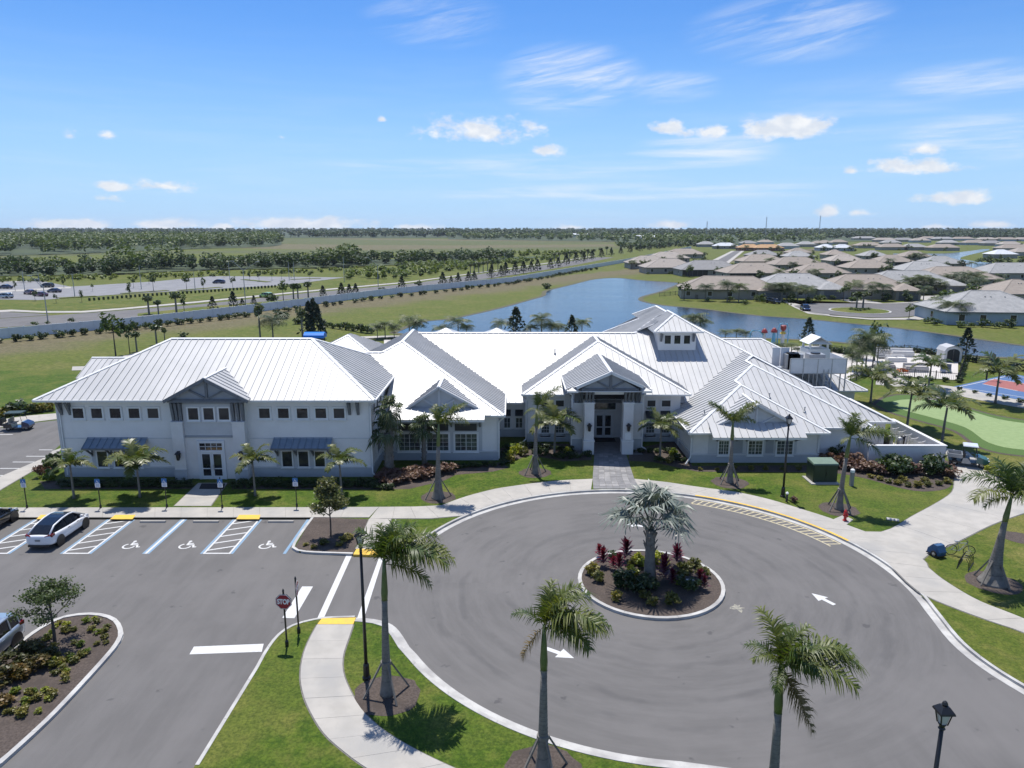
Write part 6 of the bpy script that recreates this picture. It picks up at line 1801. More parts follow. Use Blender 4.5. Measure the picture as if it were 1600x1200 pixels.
# ---- trees near by
def branch_tree(name,x,y,z,h,crown,label,leaf,seed,nb=9,leaf_n=70,leaf_s=.07,spread=1.0,tr=.10,group=None,shape='round'):
    rr=random.Random(seed);rng=np.random.default_rng(seed)
    root=empty(name,(x,y,z),0,label,'tree',group)
    tips=[]
    tk=MB();zc=h*.42
    tk.tube([(0,0,0),(.03,0,zc*.5),(0,.02,zc),(0,0,h*.8)],[tr,tr*.85,tr*.7,tr*.2],8)
    for k in range(nb):
        a=k*2.399+rr.uniform(-.3,.3);s=rr.uniform(.0,1)
        z0=zc*.8+(h*.75-zc*.8)*s
        rad=crown*spread*((1-.55*s) if shape=='round' else (1-.85*s))*rr.uniform(.75,1.1)
        m_=Vector((rad*.5*math.cos(a),rad*.5*math.sin(a),z0+h*.10));e=Vector((rad*math.cos(a),rad*math.sin(a),z0+h*rr.uniform(.08,.22)))
        tk.tube([(0,0,z0),tuple(m_),tuple(e)],[tr*.4,tr*.25,tr*.08],5)
        tips+=[m_,e,m_.lerp(e,.5)]
        for j in range(2):
            f=m_.lerp(e,rr.uniform(.2,.8))+Vector((rr.uniform(-.5,.5),rr.uniform(-.5,.5),rr.uniform(.0,.4)))*crown*.45
            tk.tube([tuple(m_.lerp(e,.4)),tuple(f)],[tr*.15,tr*.05],4);tips.append(f)
    tips.append(Vector((0,0,h*.88)))
    tk.build('trunk',MAT['bark'],root,local=True)
    c=np.concatenate([np.array(tuple(p))+cloud(leaf_n,crown*.24,crown*.24,crown*.17,rng,0,.1) for p in tips])
    v,q=leaf_quads(c,leaf_s,rng,.5)
    link('crown',np_mesh('crown',v,q,MAT[leaf]),root)
    return root


x,y=G(86,1005,.1)
branch_tree('young_oak',x,y,.1,3.35,1.75,'young oak with a spreading airy crown in the lower left bed','oak',5,13,62,.065,1.05,.085)
x,y=G(517,838,LZ)
branch_tree('magnolia',x,y,LZ,4.3,1.5,'young magnolia with yellowed leaves in the mulch bed by the ramp','magnolia',9,22,46,.085,1.0,.06,None,'cone')
for q,d in [((506,850),.9),((540,845),1.1),((490,856),.6),((478,852),.5),((530,853),.7)]:
    x,y=G(*q,LZ);shrub('olive',x,y,d,'dry low clump in the mulch under the magnolia','plant','clumps under the magnolia',.6,'low_clump')

# ---- trees and palms farther off: shared crowns
def far_crown_mesh(kind,seed):
    rng=np.random.default_rng(seed)
    if kind=='pine':
        c=[]
        for k in range(300):
            s=rng.uniform(0,1)**.8;r=(1-s)*.34+.03;a=rng.uniform(0,6.28)
            c.append([math.cos(a)*r*rng.uniform(.3,1.05),math.sin(a)*r*rng.uniform(.3,1.05),.12+.88*s])
        v,q=leaf_quads(np.array(c),.062,rng,.2,.5);return np_mesh('crown',v,q,MAT['pine'])
    if kind=='bush':
        v,q=leaf_quads(clumps(12,14,.36,.2,rng,.45,.9),.10,rng);return np_mesh('crown',v,q,MAT['wood'])
    if kind=='sabal':
        v,q=leaf_quads(cloud(110,.19,.19,.16,rng,.84,.3),.085,rng,.3,.35);return np_mesh('crown',v,q,MAT['sabal'])
    if kind=='tree':
        v,q=leaf_quads(clumps(14,14,.26,.12,rng,.72,1.0),.06,rng);return np_mesh('crown',v,q,MAT['wood'])
    V_,F_=[],[]
    for k in range(17):
        me_L=rng.uniform(.42,.55);a=k*2.399;e0=R(rng.uniform(0,70));N=6;p=np.array([0,0,.74]);an=e0
        for i in range(N):
            d=np.array([math.cos(a)*math.cos(an),math.sin(a)*math.cos(an),math.sin(an)]);p2_=p+d*me_L/N
            s=np.array([-math.sin(a),math.cos(a),0]);w_=.19*math.sin(math.pi*(i+.8)/(N+.8))
            for sg in (-1,1):
                for j in range(2):
                    b=len(V_);c0=p+(p2_-p)*j/2;c1=p+(p2_-p)*(j/2+.3);t_=(c0+c1)/2+s*sg*w_*1.3+d*.05+np.array([0,0,-w_*.7])
                    V_+=[c0,c1,t_,(c0+t_)/2];F_.append((b,b+1,b+2,b+3))
            p=p2_;an-=.28
    return np_mesh('crown',np.array(V_),np.array(F_),MAT['far_palm'])


FARC={k:[far_crown_mesh(k,s) for s in (3,4,5)] for k in ('pine','bush','sabal','tree','palm')}
TRK={'pine':MB().tube([(0,0,0),(0,0,.9)],[.022,.004],5).mesh('trunk',MAT['bark']),'bush':None,'tree':MB().tube([(0,0,0),(0,0,.75)],[.022,.008],5).mesh('trunk',MAT['bark']),
       'sabal':MB().tube([(0,0,0),(0,0,.85)],[.035,.028],6).mesh('trunk',MAT['trunk']),'palm':MB().tube([(0,0,0),(0,0,.76)],[.022,.014],6).mesh('trunk',MAT['trunk'])}
NAMES={'pine':'pine_tree','bush':'bush','sabal':'cabbage_palm','tree':'young_tree','palm':'feather_palm'}
CATS={'pine':'pine','bush':'bush','sabal':'palm','tree':'tree','palm':'palm'}
frr=random.Random(14)


def far_plant(kind,px,py,hpx,label,group=None,z=0.0,wide=1.0):
    """px, py: foot in the photograph; hpx: height in photo pixels"""
    x,y=G(px,py,z);h=V(px,py-hpx,y)[2]-z
    root=empty(NAMES[kind],(x,y,z),frr.uniform(0,6.28),label,CATS[kind],group)
    root.scale=(h*wide,h*wide,h)
    if TRK[kind]:link('trunk',TRK[kind],root)
    link('crown',frr.choice(FARC[kind]),root)
    return root


for k,(px,py,h) in enumerate([(333,485,22),(365,482,27),(379,480,14),(397,478,16),(505,467,21),(534,464,22),(546,463,19),(556,462,19),(628,454,22),(692,447,22),(705,444,13),(716,443,17),(732,441,17),(741,439,16),(768,434,20),(783,432,17),(790,430,20),(805,429,20),(818,427,19),(830,425,17),(840,423,18),(860,420,16),(872,418,16),(885,414,18),(900,411,17),(912,409,16),(925,406,15),(940,403,15),(955,400,13),(970,397,12),(985,395,12),(1000,393,11),(1015,391,10),(1030,389,10),(1045,387,9),(1060,386,8),(1075,384,8)]):
    far_plant('pine',px,py,h,'dark cone-shaped evergreen planted just beyond the long white wall','evergreens beyond the white wall',0,1.25)
for px,py,h in [(459,470,27),(466,470,27),(482,468,28),(735,428,17),(741,427,17),(748,426,17),(755,425,17),(762,424,17),(770,423,17),(778,422,16),(866,410,15),(874,409,15),(882,408,15),(890,407,15),(898,406,14),(908,405,14),(918,403,14),(928,402,13),(938,400,13),(948,398,13)]:
    far_plant('sabal',px,py,h,'cabbage palm in the median of the road beyond the white wall','cabbage palms along the far road',0,1.3)
for px,py,h,lab in [(233,491,29,'cabbage palm at the left end of the road median'),(248,492,23,'short bushy cabbage palm second from the left end of the median'),(276,489,32,'tall cabbage palm in the median before the public car park')]:far_plant('sabal',px,py,h,lab,'cabbage palms in the road median',0,1.5)
for px,py,h,lab in [(425,474,22,'round dark tree beyond the white wall near the green car'),(443,472,34,'tall thin tree behind the wall beside the road'),(598,458,14,'low wide bush beyond the white wall'),(288,487,26,'thin young tree beside the median palms'),(655,448,12,'yellowish bush by the wall under the road sign')]:far_plant('bush' if h<24 else 'tree',px,py,h,lab,None,0,1.3 if h<24 else 1.0)
for px,py,h in [(55,509,10),(75,507,7),(112,504,9)]:far_plant('bush',px,py,h,'small shrub on the verge beyond the white wall at the left','verge shrubs',0,1.3)
for px,py,h in [(24,455,16),(100,450,18),(128,472,18),(55,470,18),(88,474,16),(203,466,24),(209,450,16),(240,455,26),(233,444,14),(292,455,26),(318,454,20),(364,451,20),(145,455,12),(390,438,14),(405,440,16),(425,438,14),(440,436,14),(455,434,14),(484,438,14),(350,434,12)]:
    far_plant('tree',px,py,h,'slender young tree planted in the islands of the public car park','young trees in the public car park',0,.8)
# group behind the two-storey building
for kind,px,py,h,w_,lab in [('tree',181,556,72,.8,'tallest leafy tree propped up behind the left end of the two-storey roof'),('tree',203,553,58,.65,'second leafy tree right of the tallest behind the roof'),('sabal',214,549,32,1.2,'short cabbage palm right of the two leafy trees'),('sabal',245,538,32,1.3,'cabbage palm just above the left hip of the two-storey roof'),
                                 ('sabal',258,536,24,1.1,'small cabbage palm beside the one above the left hip'),('bush',287,531,15,1.6,'dark low bush above the two-storey ridge'),('sabal',407,532,58,.7,'bare tall palm trunk with a tiny head above the two-storey ridge'),('palm',427,532,44,1.4,'wind-bent palm right of the bare tall palm'),
                                 ('sabal',473,530,50,.8,'slim cabbage palm left of the blue slide'),('pine',484,528,56,.9,'tall pine left of the blue slide tube'),('pine',492,528,60,.9,'tallest pine behind the blue slide tube'),('pine',498,529,52,.9,'pine right of the blue slide tube')]:
    far_plant(kind,px,py,h,lab,None,0,w_)
for kind,px,py,h,w_ in [('palm',590,530,26,1.3),('palm',602,529,30,1.3),('palm',616,528,24,1.3),('palm',640,530,40,1.2),('palm',652,529,34,1.3),('palm',688,530,24,1.5),('palm',716,530,38,1.3),('palm',729,530,26,1.3),('palm',783,531,34,1.3),('palm',829,531,26,1.5),('palm',846,531,44,1.2),('palm',862,531,30,1.5),('palm',872,531,28,1.5),('palm',909,531,36,1.1),('palm',1083,528,42,1.3),('palm',1093,529,36,1.3),('palm',1133,531,17,1.6),('palm',1150,532,20,1.6),('palm',1165,533,18,1.6)]:
    far_plant(kind,px,py,h,'feathery palm by the pool showing above the long white ridge','poolside palms behind the ridge',0,w_)
for px,py,h,lab in [(806,532,52,'dark conifer standing alone against the lake above the long ridge'),(893,531,38,'dark conifer against the lake left of the entrance ridge'),(1262,535,38,'dark conifer against the lake behind the chimney tower'),(1508,558,46,'big dark conifer beside the white shed by the lake')]:far_plant('pine',px,py,h,lab,'conifers along the lake',0,1.2)
for px,py,h,w_ in [(1338,577,50,1.0),(1352,578,66,.9),(1363,576,60,.9),(1346,582,40,1.2),(1330,580,30,1.2),(1370,572,54,.8),(1342,562,36,1.2)]:far_plant('palm',px,py,h,'clustered palm stem at the left side of the pool furniture','palm clump beside the pool furniture',0,w_)
far_plant('tree',1366,565,62,'dark leafy tree rising out of the palm clump',None,0,.8)
for px,py,h in [(1218,552,18),(1236,554,20),(1246,556,14),(1290,580,24)]:far_plant('palm',px,py,h,'low yellow-green palm between the rear roof and the splash pad','low palms by the splash pad',0,1.8)
shrub_row('shrub',Gs([(1284,551),(1340,555),(1420,549),(1500,562),(1600,580)]),1.3,1.7,'dark hedge shrub between the pool garden and the lake','lakeside hedge',.95,.15,0)
shrub_row('shrub',Gs([(1276,545),(1300,550),(1330,556)]),1.0,1.7,'dark hedge shrub right of the chimney tower by the lake','hedge right of the chimney tower',1.0,.15,0)
shrub_row('shrub',Gs([(1400,590),(1440,594),(1497,598)],LZ),1.3,1.0,'small dark shrub along the fence of the pool furniture','shrubs along the pool fence',.9)
shrub_row('shrub',Gs([(1500,610),(1560,622),(1620,634)],LZ),1.6,.9,'small dark shrub between the garden path and the blue court','shrubs along the blue court',.9)
shrub_row('shrub',Gs([(1499,597),(1508,570)],LZ),.8,.9,'low hedge shrub right of the white shed','hedge right of the shed',1.1)
shrub_row('shrub',Gs([(0,536),(207,516),(300,505),(400,494)]),2.3,2.2,'dark shrub in the row along the foot of the white wall','shrubs along the white wall',.95,.3,0,'wall_shrub')
shrub_row('shrub',Gs([(430,489),(600,467),(700,456),(800,444),(930,421)]),4.0,2.2,'small dark shrub at the foot of the receding white wall','shrubs along the receding wall',.9,.8,0,'wall_shrub')
shrub_row('shrub',Gs([(505,511),(530,514),(560,518),(580,521)]),1.6,1.8,'shrub in the curved row on the lawn behind the small rear roof','curved shrub row',1.2,.2,0)
for q in [(437,497),(444,497),(468,506)]:x,y=G(*q);shrub('shrub',x,y,3.2,'dark bush at the dry slope under the white wall','bush','bushes on the dry slope',.8,'slope_bush',0)
x,y=G(854,451);shrub('shrub',x,y,3.6,'single round dark bush on the grass slope by the lake','bush',None,.9,'round_bush',0)

# ---- woodland beyond
def woodland(name,spots,hr,quads,size,seed,m='wood',flat=.62):
    rng=np.random.default_rng(seed);C_=[]
    for (x,y) in spots:
        h=rng.uniform(*hr);r=h*rng.uniform(.36,.55)
        p=cloud(quads,r,r,h*.42,rng,h*.56,.55);p[:,0]+=x;p[:,1]+=y
        p[:,2]=np.maximum(p[:,2],.3);C_.append(p)
    c=np.concatenate(C_)
    v,q=leaf_quads(c,size*.85,rng,.9,.75)
    return tag(link(name,np_mesh(name,v,q,MAT[m])),kind='stuff')


def scatter(poly_px,n,seed):
    rr=random.Random(seed);P=Gs(poly_px);xs=[p[0] for p in P];ys=[p[1] for p in P];out=[]
    def ins(x,y):
        c=False
        for i in range(len(P)):
            a,b=P[i],P[i-1]
            if (a[1]>y) != (b[1]>y) and x<(b[0]-a[0])*(y-a[1])/(b[1]-a[1])+a[0]:c=not c
        return c
    g=0
    while len(out)<n and g<n*60:
        g+=1;x,y=rr.uniform(min(xs),max(xs)),rr.uniform(min(ys),max(ys))
        if ins(x,y):out.append((x,y))
    return out


woodland('hedgerow_trees',scatter([(-160,441),(0,434),(140,432),(320,424),(520,419),(720,412),(790,409),(820,404),(780,402),(640,406),(420,411),(240,415),(80,419),(-160,423)],320,1),(4,8),110,.75,1)
woodland('hedgerow_trees',scatter([(180,430),(280,426),(270,416),(190,419)],8,12)+scatter([(500,420),(560,418),(560,410),(500,412)],12,15),(9,14),120,1.0,13)
woodland('scrub',scatter([(-160,423),(60,417),(240,411),(420,408),(640,405),(860,402),(940,396),(820,395),(640,401),(300,405),(0,411),(-160,417)],260,2),(2,4),34,1.0,2,'scrub')
woodland('scrub',scatter([(540,438),(640,436),(700,425),(860,408),(900,400),(780,410),(640,416),(540,424)],210,22),(1.5,4),34,.7,22,'scrub')
woodland('scrub',scatter([(-100,447),(200,437),(540,426),(540,422),(200,431),(-100,440)],200,23),(1,2),22,.6,23,'scrub')
woodland('woods',scatter([(-260,405),(-40,401),(120,397),(250,391),(420,386),(440,383),(440,374),(330,374),(120,374),(-260,376)],850,3),(9,16),70,1.6,3)
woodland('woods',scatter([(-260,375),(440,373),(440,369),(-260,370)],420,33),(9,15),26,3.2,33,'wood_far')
for k,(d0,d1,n) in enumerate(((1480,1800,1100),(2000,2500,900),(2900,3600,900),(4200,5200,800))):
    rr=random.Random(60+k)
    sp=[(rr.uniform(-.95,.95)*(d1*.92),rr.uniform(d0,d1)) for _ in range(n)]
    if k==0:sp=[p for p in sp if p[0]>-p[1]*.35]
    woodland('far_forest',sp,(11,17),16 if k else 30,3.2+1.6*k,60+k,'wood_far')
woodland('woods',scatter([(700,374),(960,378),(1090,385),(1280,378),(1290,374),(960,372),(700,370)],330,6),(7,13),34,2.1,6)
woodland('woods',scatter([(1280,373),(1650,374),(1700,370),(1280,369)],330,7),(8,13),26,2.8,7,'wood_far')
woodland('scrub',scatter([(980,392),(1085,386),(1090,383),(960,383)],120,8),(3,6),30,1.2,8)

# ================================================================== VEHICLES
def wheel_pair(root,w,ys,r=.34,wid=.22,rim='rim'):
    for y in ys:
        for s in (-1,1):
            n=20;prof=[(r*.62,-.5),(r*.93,-.5),(r,-.32),(r,.32),(r*.93,.5),(r*.62,.5)]
            mb=MB();rings=[[(s*w-s*wid/2+q*wid,y+rr_*math.cos(2*math.pi*k/n),r+rr_*math.sin(2*math.pi*k/n)) for rr_,q in prof] for k in range(n)]
            mb.loft(rings+[rings[0]],closed=True,cap=False)
            ty=mb.build('wheel',MAT['tyre'],root,smooth=True,local=True)
            mb=MB();xo=s*(w-wid/2+wid*.48) if s>0 else -(w-wid/2+wid*.48)
            xo=s*(w+wid*.0)
            c=[(xo-s*.015,y,r)]
            for k in range(5):
                a=2*math.pi*k/5+.3
                p0=(xo-s*.01,y+.06*r*math.cos(a),r+.06*r*math.sin(a));p1=(xo-s*.03,y+r*.64*math.cos(a),r+r*.64*math.sin(a))
                mb.bar(p0,p1,.07,.03,(1,0,0))
            ring=[]
            for k in range(16):
                a=2*math.pi*k/16
                ring.append([(xo-s*.02,y+r*q*math.cos(a),r+r*q*math.sin(a)) for q in (.58,.66)]+[(xo-s*.06,y+r*q*math.cos(a),r+r*q*math.sin(a)) for q in (.66,.58)])
            mb.loft(ring+[ring[0]],cap=False)
            mb.build('rim',MAT[rim],ty,local=True)


def car(name,x,y,rz,paint_,label,kind='crossover',group=None,glass_roof=False,z=0.0,tail=True,L=4.7,W=1.86,Hh=1.6):
    root=empty(name,(x,y,z),rz,label,'car',group)
    hw=W/2;hl=L/2
    if kind=='suv':st=[(-hl,.80,.45,.95),(-hl+.12,.92,.32,1.05),(-hl+.6,.97,.27,1.08),(-.9,1.,.24,1.05),(.5,1.,.24,1.02),(1.15,.99,.25,1.0),(hl-.55,.95,.28,.92),(hl-.12,.84,.34,.78),(hl,.70,.42,.66)];gh=[(-hl+.18,.80,.70,1.05,1.12),(-hl+.42,.84,.70,1.06,Hh-.12),(-hl+1.1,.86,.72,1.05,Hh),(.2,.87,.72,1.02,Hh-.02),(.75,.86,.70,1.01,Hh-.14),(1.45,.84,.74,1.0,1.04)]
    elif kind=='sedan':st=[(-hl,.78,.42,.90),(-hl+.15,.90,.30,.98),(-hl+.8,.96,.25,.98),(-.6,1.,.22,.95),(.6,1.,.22,.93),(1.2,.98,.23,.90),(hl-.5,.92,.26,.80),(hl-.1,.80,.32,.66),(hl,.66,.40,.58)];gh=[(-hl+.75,.80,.72,.96,1.0),(-.85,.84,.66,.95,Hh-.08),(-.2,.85,.66,.94,Hh),(.35,.85,.66,.93,Hh-.04),(1.35,.82,.72,.90,.94)]
    else:st=[(-hl,.80,.40,.98),(-hl+.14,.91,.28,1.06),(-hl+.7,.97,.24,1.06),(-.8,1.,.22,1.0),(.5,1.,.22,.96),(1.1,.99,.22,.94),(hl-.55,.95,.25,.84),(hl-.12,.82,.30,.68),(hl,.66,.38,.58)];gh=[(-hl+.22,.76,.66,1.06,1.10),(-hl+.85,.83,.66,1.04,Hh-.16),(-.55,.86,.66,.99,Hh-.02),(.1,.87,.66,.97,Hh),(.6,.86,.66,.95,Hh-.07),(1.62,.83,.74,.93,.97)]
    rings=[]
    for yy,k,zb,zs in st:
        w_=hw*k;rings.append([(-w_*.90,yy,zb),(w_*.90,yy,zb),(w_,yy,zb+.14),(w_*1.0,yy,(zb+zs)/2),(w_*.985,yy,zs-.13),(w_*.90,yy,zs),(-w_*.90,yy,zs),(-w_*.985,yy,zs-.13),(-w_,yy,(zb+zs)/2),(-w_,yy,zb+.14)])
    o=MB().loft(rings).build('body',MAT[paint_],root,smooth=True,local=True)
    sd=o.modifiers.new('smooth','SUBSURF');sd.levels=2;sd.render_levels=2
    rings=[]
    for yy,kb,kt,zs,zt in gh:
        wb,wt_=hw*kb,hw*kt;rings.append([(-wb,yy,zs-.06),(wb,yy,zs-.06),(wt_*1.03,yy,zt-.07),(wt_*.85,yy,zt),(-wt_*.85,yy,zt),(-wt_*1.03,yy,zt-.07)])
    o=MB().loft(rings).build('glasshouse',MAT['car_glass'],root,smooth=False,local=True)
    rail=MB()
    for s in (-1,1):
        pts=[(s*hw*(kt*1.0),yy,zt-.035) for yy,kb,kt,zs,zt in gh]
        pts[0]=(s*hw*gh[0][1],gh[0][0]-.02,gh[0][3]);pts[-1]=(s*hw*gh[-1][1],gh[-1][0]+.02,gh[-1][3])
        rail.tube(pts,.055,6)
    rail.build('roof_rail',MAT[paint_],root,smooth=True,local=True)
    if not glass_roof:
        q=[(gh[i][0],gh[i][2],gh[i][4]) for i in range(1,len(gh)-1)]
        MB().loft([[(-hw*kt*.98,yy,zt-.03),(hw*kt*.98,yy,zt-.03),(hw*kt*.84,yy,zt+.018),(-hw*kt*.84,yy,zt+.018)] for yy,kt,zt in q]).build('roof_skin',MAT[paint_],root,smooth=False,local=True)
        mb=MB();
        for s in (-1,1):
            for i in ((1,2,3) if kind != 'sedan' else (1,2)):
                yy,kb,kt,zs,zt=gh[i];mb.bar((s*(hw*kb+.012),yy,zs-.04),(s*(hw*kt*1.03+.012),yy,zt-.06),.09,.03,(1,0,0))
        mb.build('door_pillar',MAT[paint_],root,local=True)
    mb=MB()
    for yy in (-hl+.92,hl-.92):
        for s in (-1,1):
            c=[(s*(hw-.02),yy+.42*math.cos(R(a)),.34+.42*math.sin(R(a))) for a in range(0,360,18)];c2=[(s*(hw+.012),p[1],p[2]) for p in c]
            mb.add(c+c2,[tuple(range(20)) if s<0 else tuple(range(19,-1,-1)),tuple(range(39,19,-1)) if s<0 else tuple(range(20,40))]+[(i,(i+1)%20,20+(i+1)%20,20+i) for i in range(20)])
    mb.build('wheel_arch',MAT['black'],root,local=True)
    wheel_pair(root,hw-.085,(-hl+.92,hl-.92),.35,.24)
    for s in (-1,1):
        tl=MB();zl=st[1][3]-.2
        tl.loft([[(s*hw*.50,-hl+.05,zl),(s*hw*.50,-hl+.02,zl+.13),(s*hw*.50,-hl+.12,zl+.13),(s*hw*.50,-hl+.12,zl)],[(s*hw*.93,-hl+.18,zl+.02),(s*hw*.93,-hl+.16,zl+.2),(s*hw*.93,-hl+.5,zl+.2),(s*hw*.93,-hl+.5,zl+.06)]]).build('tail_lamp',MAT['lamp_red'],root,local=True)
        hlb=MB();hlb.loft([[(s*hw*.50,hl-.10,.62),(s*hw*.50,hl-.14,.72),(s*hw*.5,hl-.3,.72),(s*hw*.5,hl-.3,.62)],[(s*hw*.86,hl-.30,.66),(s*hw*.86,hl-.32,.80),(s*hw*.86,hl-.62,.82),(s*hw*.86,hl-.62,.7)]]).build('headlight',MAT['lamp_clear'],root,local=True)
        MB().box(s*(hw+.03)-.09,s*(hw+.03)+.09,.95,1.12,1.0,1.13).build('mirror',MAT[paint_],root,local=True)
        for yy in (-.45,.55):MB().box(s*(hw+.002)-.015,s*(hw+.002)+.015,yy-.1,yy+.1,.86,.89).build('door_handle',MAT['black'] if glass_roof else MAT[paint_],root,local=True)
    mb=MB();mb.box(-hw*.72,hw*.72,-hl-.012,-hl+.2,.27,.40);mb.build('bumper_trim',MAT['black'],root,local=True)
    MB().box(-.16,.16,-hl-.025,-hl+.05,.66,.78).build('number_plate',MAT['plastic'],root,local=True)
    return root


car('parked_car',-30.62,46.25,0,'car_white','white electric crossover with a dark glass roof in the disabled bay','crossover',None,True)
car('parked_car',-36.35,47.4,0,'car_dark','black car cut by the left edge in the front row of bays','sedan',None,L=4.7,Hh=1.45)
car('parked_car',-25.62,31.55,math.pi,'car_silver','pale silver-blue estate beside the kerb of the oak bed','suv',None,L=4.6,Hh=1.66)
MB_=bpy.data.objects
far_cars=[((9,451),'car_blue',R(80),'dark blue car at the far left of the public car park','sedan'),((47,460),'car_plum',R(60),'plum red car left of its red neighbour in the public car park','crossover'),((64,463),'car_plum',R(70),'plum red car right of its neighbour in the public car park','sedan'),
            ((85,457),'car_blue',R(75),'dark blue car right of the plum red pair','sedan'),((74,449),'car_dark',R(80),'black pickup-like car behind the plum red pair','suv'),((342,443),'car_blue',R(85),'single dark blue car in the middle of the public car park','crossover'),((416,465),'car_green',R(60),'lime green and white van-like car on the road beyond the wall','suv'),((8,466),'car_silver',R(80),'pale car half cut by the left edge in the public car park','suv'),
            ((1208,474),'car_dark',R(200),'black car on the driveway of the nearest tan house','suv'),((1258,485),'car_blue',R(170),'dark blue car parked on the kerb of the turning head','crossover'),((1412,465),'car_dark',R(100),'black car on the driveway behind the turning head palms','sedan'),((1562,452),'car_white',R(110),'white car on the street between the houses at the right','crossover')]
src={}
for q,p_,rz,lab,kd in far_cars:
    x,y=G(*q);key=(p_,kd)
    if key not in src:src[key]=car('far_car',x,y,rz,p_,lab,kd,'cars in the distance',Hh=1.6 if kd != 'sedan' else 1.45)
    else:copy_tree(src[key],None,(x,y,0),rz,lab)


def profile(mb,pts,x0,x1):
    """side outline (y, z) given thickness across x"""
    n=len(pts)
    ar=sum(pts[i][0]*pts[(i+1)%n][1]-pts[(i+1)%n][0]*pts[i][1] for i in range(n))
    if ar<0:pts=pts[::-1]
    return mb.add([(x0,p[0],p[1]) for p in pts]+[(x1,p[0],p[1]) for p in pts],[tuple(range(n-1,-1,-1)),tuple(range(n,2*n))]+[(i,(i+1)%n,n+(i+1)%n,n+i) for i in range(n)])


# utility cart on the service drive
ux,uy=G(1512,727,PZ)
uc=empty('utility_cart',(ux,uy,PZ),R(-118),'utility cart with a white canopy, grey cargo bed and teal bonnet on the service drive','cart')
teal=material('dark_teal_enamel',(.012,.10,.10),rough=.25,coat=.6)
mb=MB();profile(mb,[(.55,.40),(.55,.95),(.75,.98),(1.35,.80),(1.5,.62),(1.5,.38)],-.58,.58);mb.build('bonnet',teal,uc,local=True)
mb=MB();profile(mb,[(1.42,.25),(1.58,.28),(1.58,.55),(1.42,.6)],-.6,.6);mb.build('bumper',MAT['black'],uc,local=True)
mb=MB();profile(mb,[(-1.5,.3),(-1.5,.42),(.6,.42),(.6,.28)],-.6,.6);mb.build('chassis',MAT['black'],uc,local=True)
for s in (-1,1):mb=MB();profile(mb,[(-.55,.30),(-.45,.78),(-.1,.78),(.15,.42),(.15,.30)],s*.6-.03,s*.6+.03);mb.build('side_panel',MAT['steel_grey'],uc,local=True)
mb=MB();mb.box(-.62,.62,-1.62,-.5,.72,.78);mb.box(-.62,-.57,-1.62,-.5,.78,1.05);mb.box(.57,.62,-1.62,-.5,.78,1.05);mb.box(-.57,.57,-.55,-.5,.78,1.05);mb.box(-.57,.57,-1.62,-1.57,.78,1.0);mb.build('cargo_bed',MAT['steel_grey'],uc,local=True)
mb=MB();mb.box(-.55,.55,-.42,.05,.62,.78);profile(mb,[(-.45,.78),(-.38,1.2),(-.28,1.2),(-.3,.78)],-.55,.55);mb.build('seat',MAT['black'],uc,local=True)
mb=MB();
for s in (-1,1):
    mb.tube([(s*.56,-.42,.75),(s*.54,-.40,1.82)],.022,6);mb.tube([(s*.56,.62,.95),(s*.54,.42,1.82)],.022,6)
mb.build('canopy_post',MAT['black'],uc,local=True)
mb=MB();mb.loft([[(-.62,-.55,1.82),(.62,-.55,1.82),(.58,-.5,1.89),(-.58,-.5,1.89)],[(-.62,.6,1.84),(.62,.6,1.84),(.58,.55,1.91),(-.58,.55,1.91)]]);mb.build('canopy',MAT['car_white'],uc,local=True)
MB().slab([(-.53,.62,.98),(.53,.62,.98),(.52,.46,1.78),(-.52,.46,1.78)],.012).build('windscreen',material('clear_plastic_screen',(.25,.28,.28),rough=.08),uc,local=True)
mb=MB();mb.tube([(-.25,.45,.85),(-.25,.28,1.05)],.02,6);mb.lathe([(.15,0),(.17,.02),(.15,.03)],12,(-.25,.26,1.05));mb.build('steering_wheel',MAT['black'],uc,local=True)
for s in (-1,1):MB().box(s*.42-.09,s*.42+.09,1.42,1.5,.62,.72).build('headlight',MAT['lamp_clear'],uc,local=True)
wheel_pair(uc,.53,(-1.05,1.0),.27,.2)
# dark golf cart in the side car park
gx_,gy_=G(31,671,LZ)
gc=empty('golf_cart',(gx_,gy_,LZ+.004),R(-82),'dark blue golf cart with a canopy parked across the left side car park','golf cart')
mb=MB();profile(mb,[(.45,.3),(.5,.9),(.7,.92),(1.15,.72),(1.25,.5),(1.2,.28)],-.56,.56);mb.build('front_cowl',MAT['car_blue'],gc,local=True)
mb=MB();profile(mb,[(-1.25,.3),(-1.25,.75),(-.5,.72),(-.4,.35),(.5,.35),(.5,.25)],-.56,.56);mb.build('body',MAT['car_dark'],gc,local=True)
mb=MB();mb.box(-.52,.52,-.75,-.25,.70,.84);profile(mb,[(-.78,.84),(-.72,1.25),(-.62,1.25),(-.64,.84)],-.52,.52);mb.box(-.5,.5,-1.3,-.95,.72,.82);mb.build('seat',MAT['seat'],gc,local=True)
mb=MB()
for s in (-1,1):mb.tube([(s*.52,-1.0,.7),(s*.52,-.9,1.8)],.022,6);mb.tube([(s*.52,.58,.88),(s*.52,.38,1.8)],.022,6)
mb.build('canopy_post',MAT['black'],gc,local=True)
mb=MB();mb.loft([[(-.6,-1.1,1.8),(.6,-1.1,1.8),(.56,-1.05,1.87),(-.56,-1.05,1.87)],[(-.6,.6,1.8),(.6,.6,1.8),(.56,.55,1.87),(-.56,.55,1.87)]]);mb.build('canopy',MAT['green_box'],gc,local=True)
mb=MB();profile(mb,[(-1.7,.55),(-1.3,.5),(-1.3,.8),(-1.4,1.3),(-1.65,1.2)],-.4,.4);mb.build('bag_rack',MAT['black'],gc,local=True)
wheel_pair(gc,.5,(-.85,.85),.24,.18)

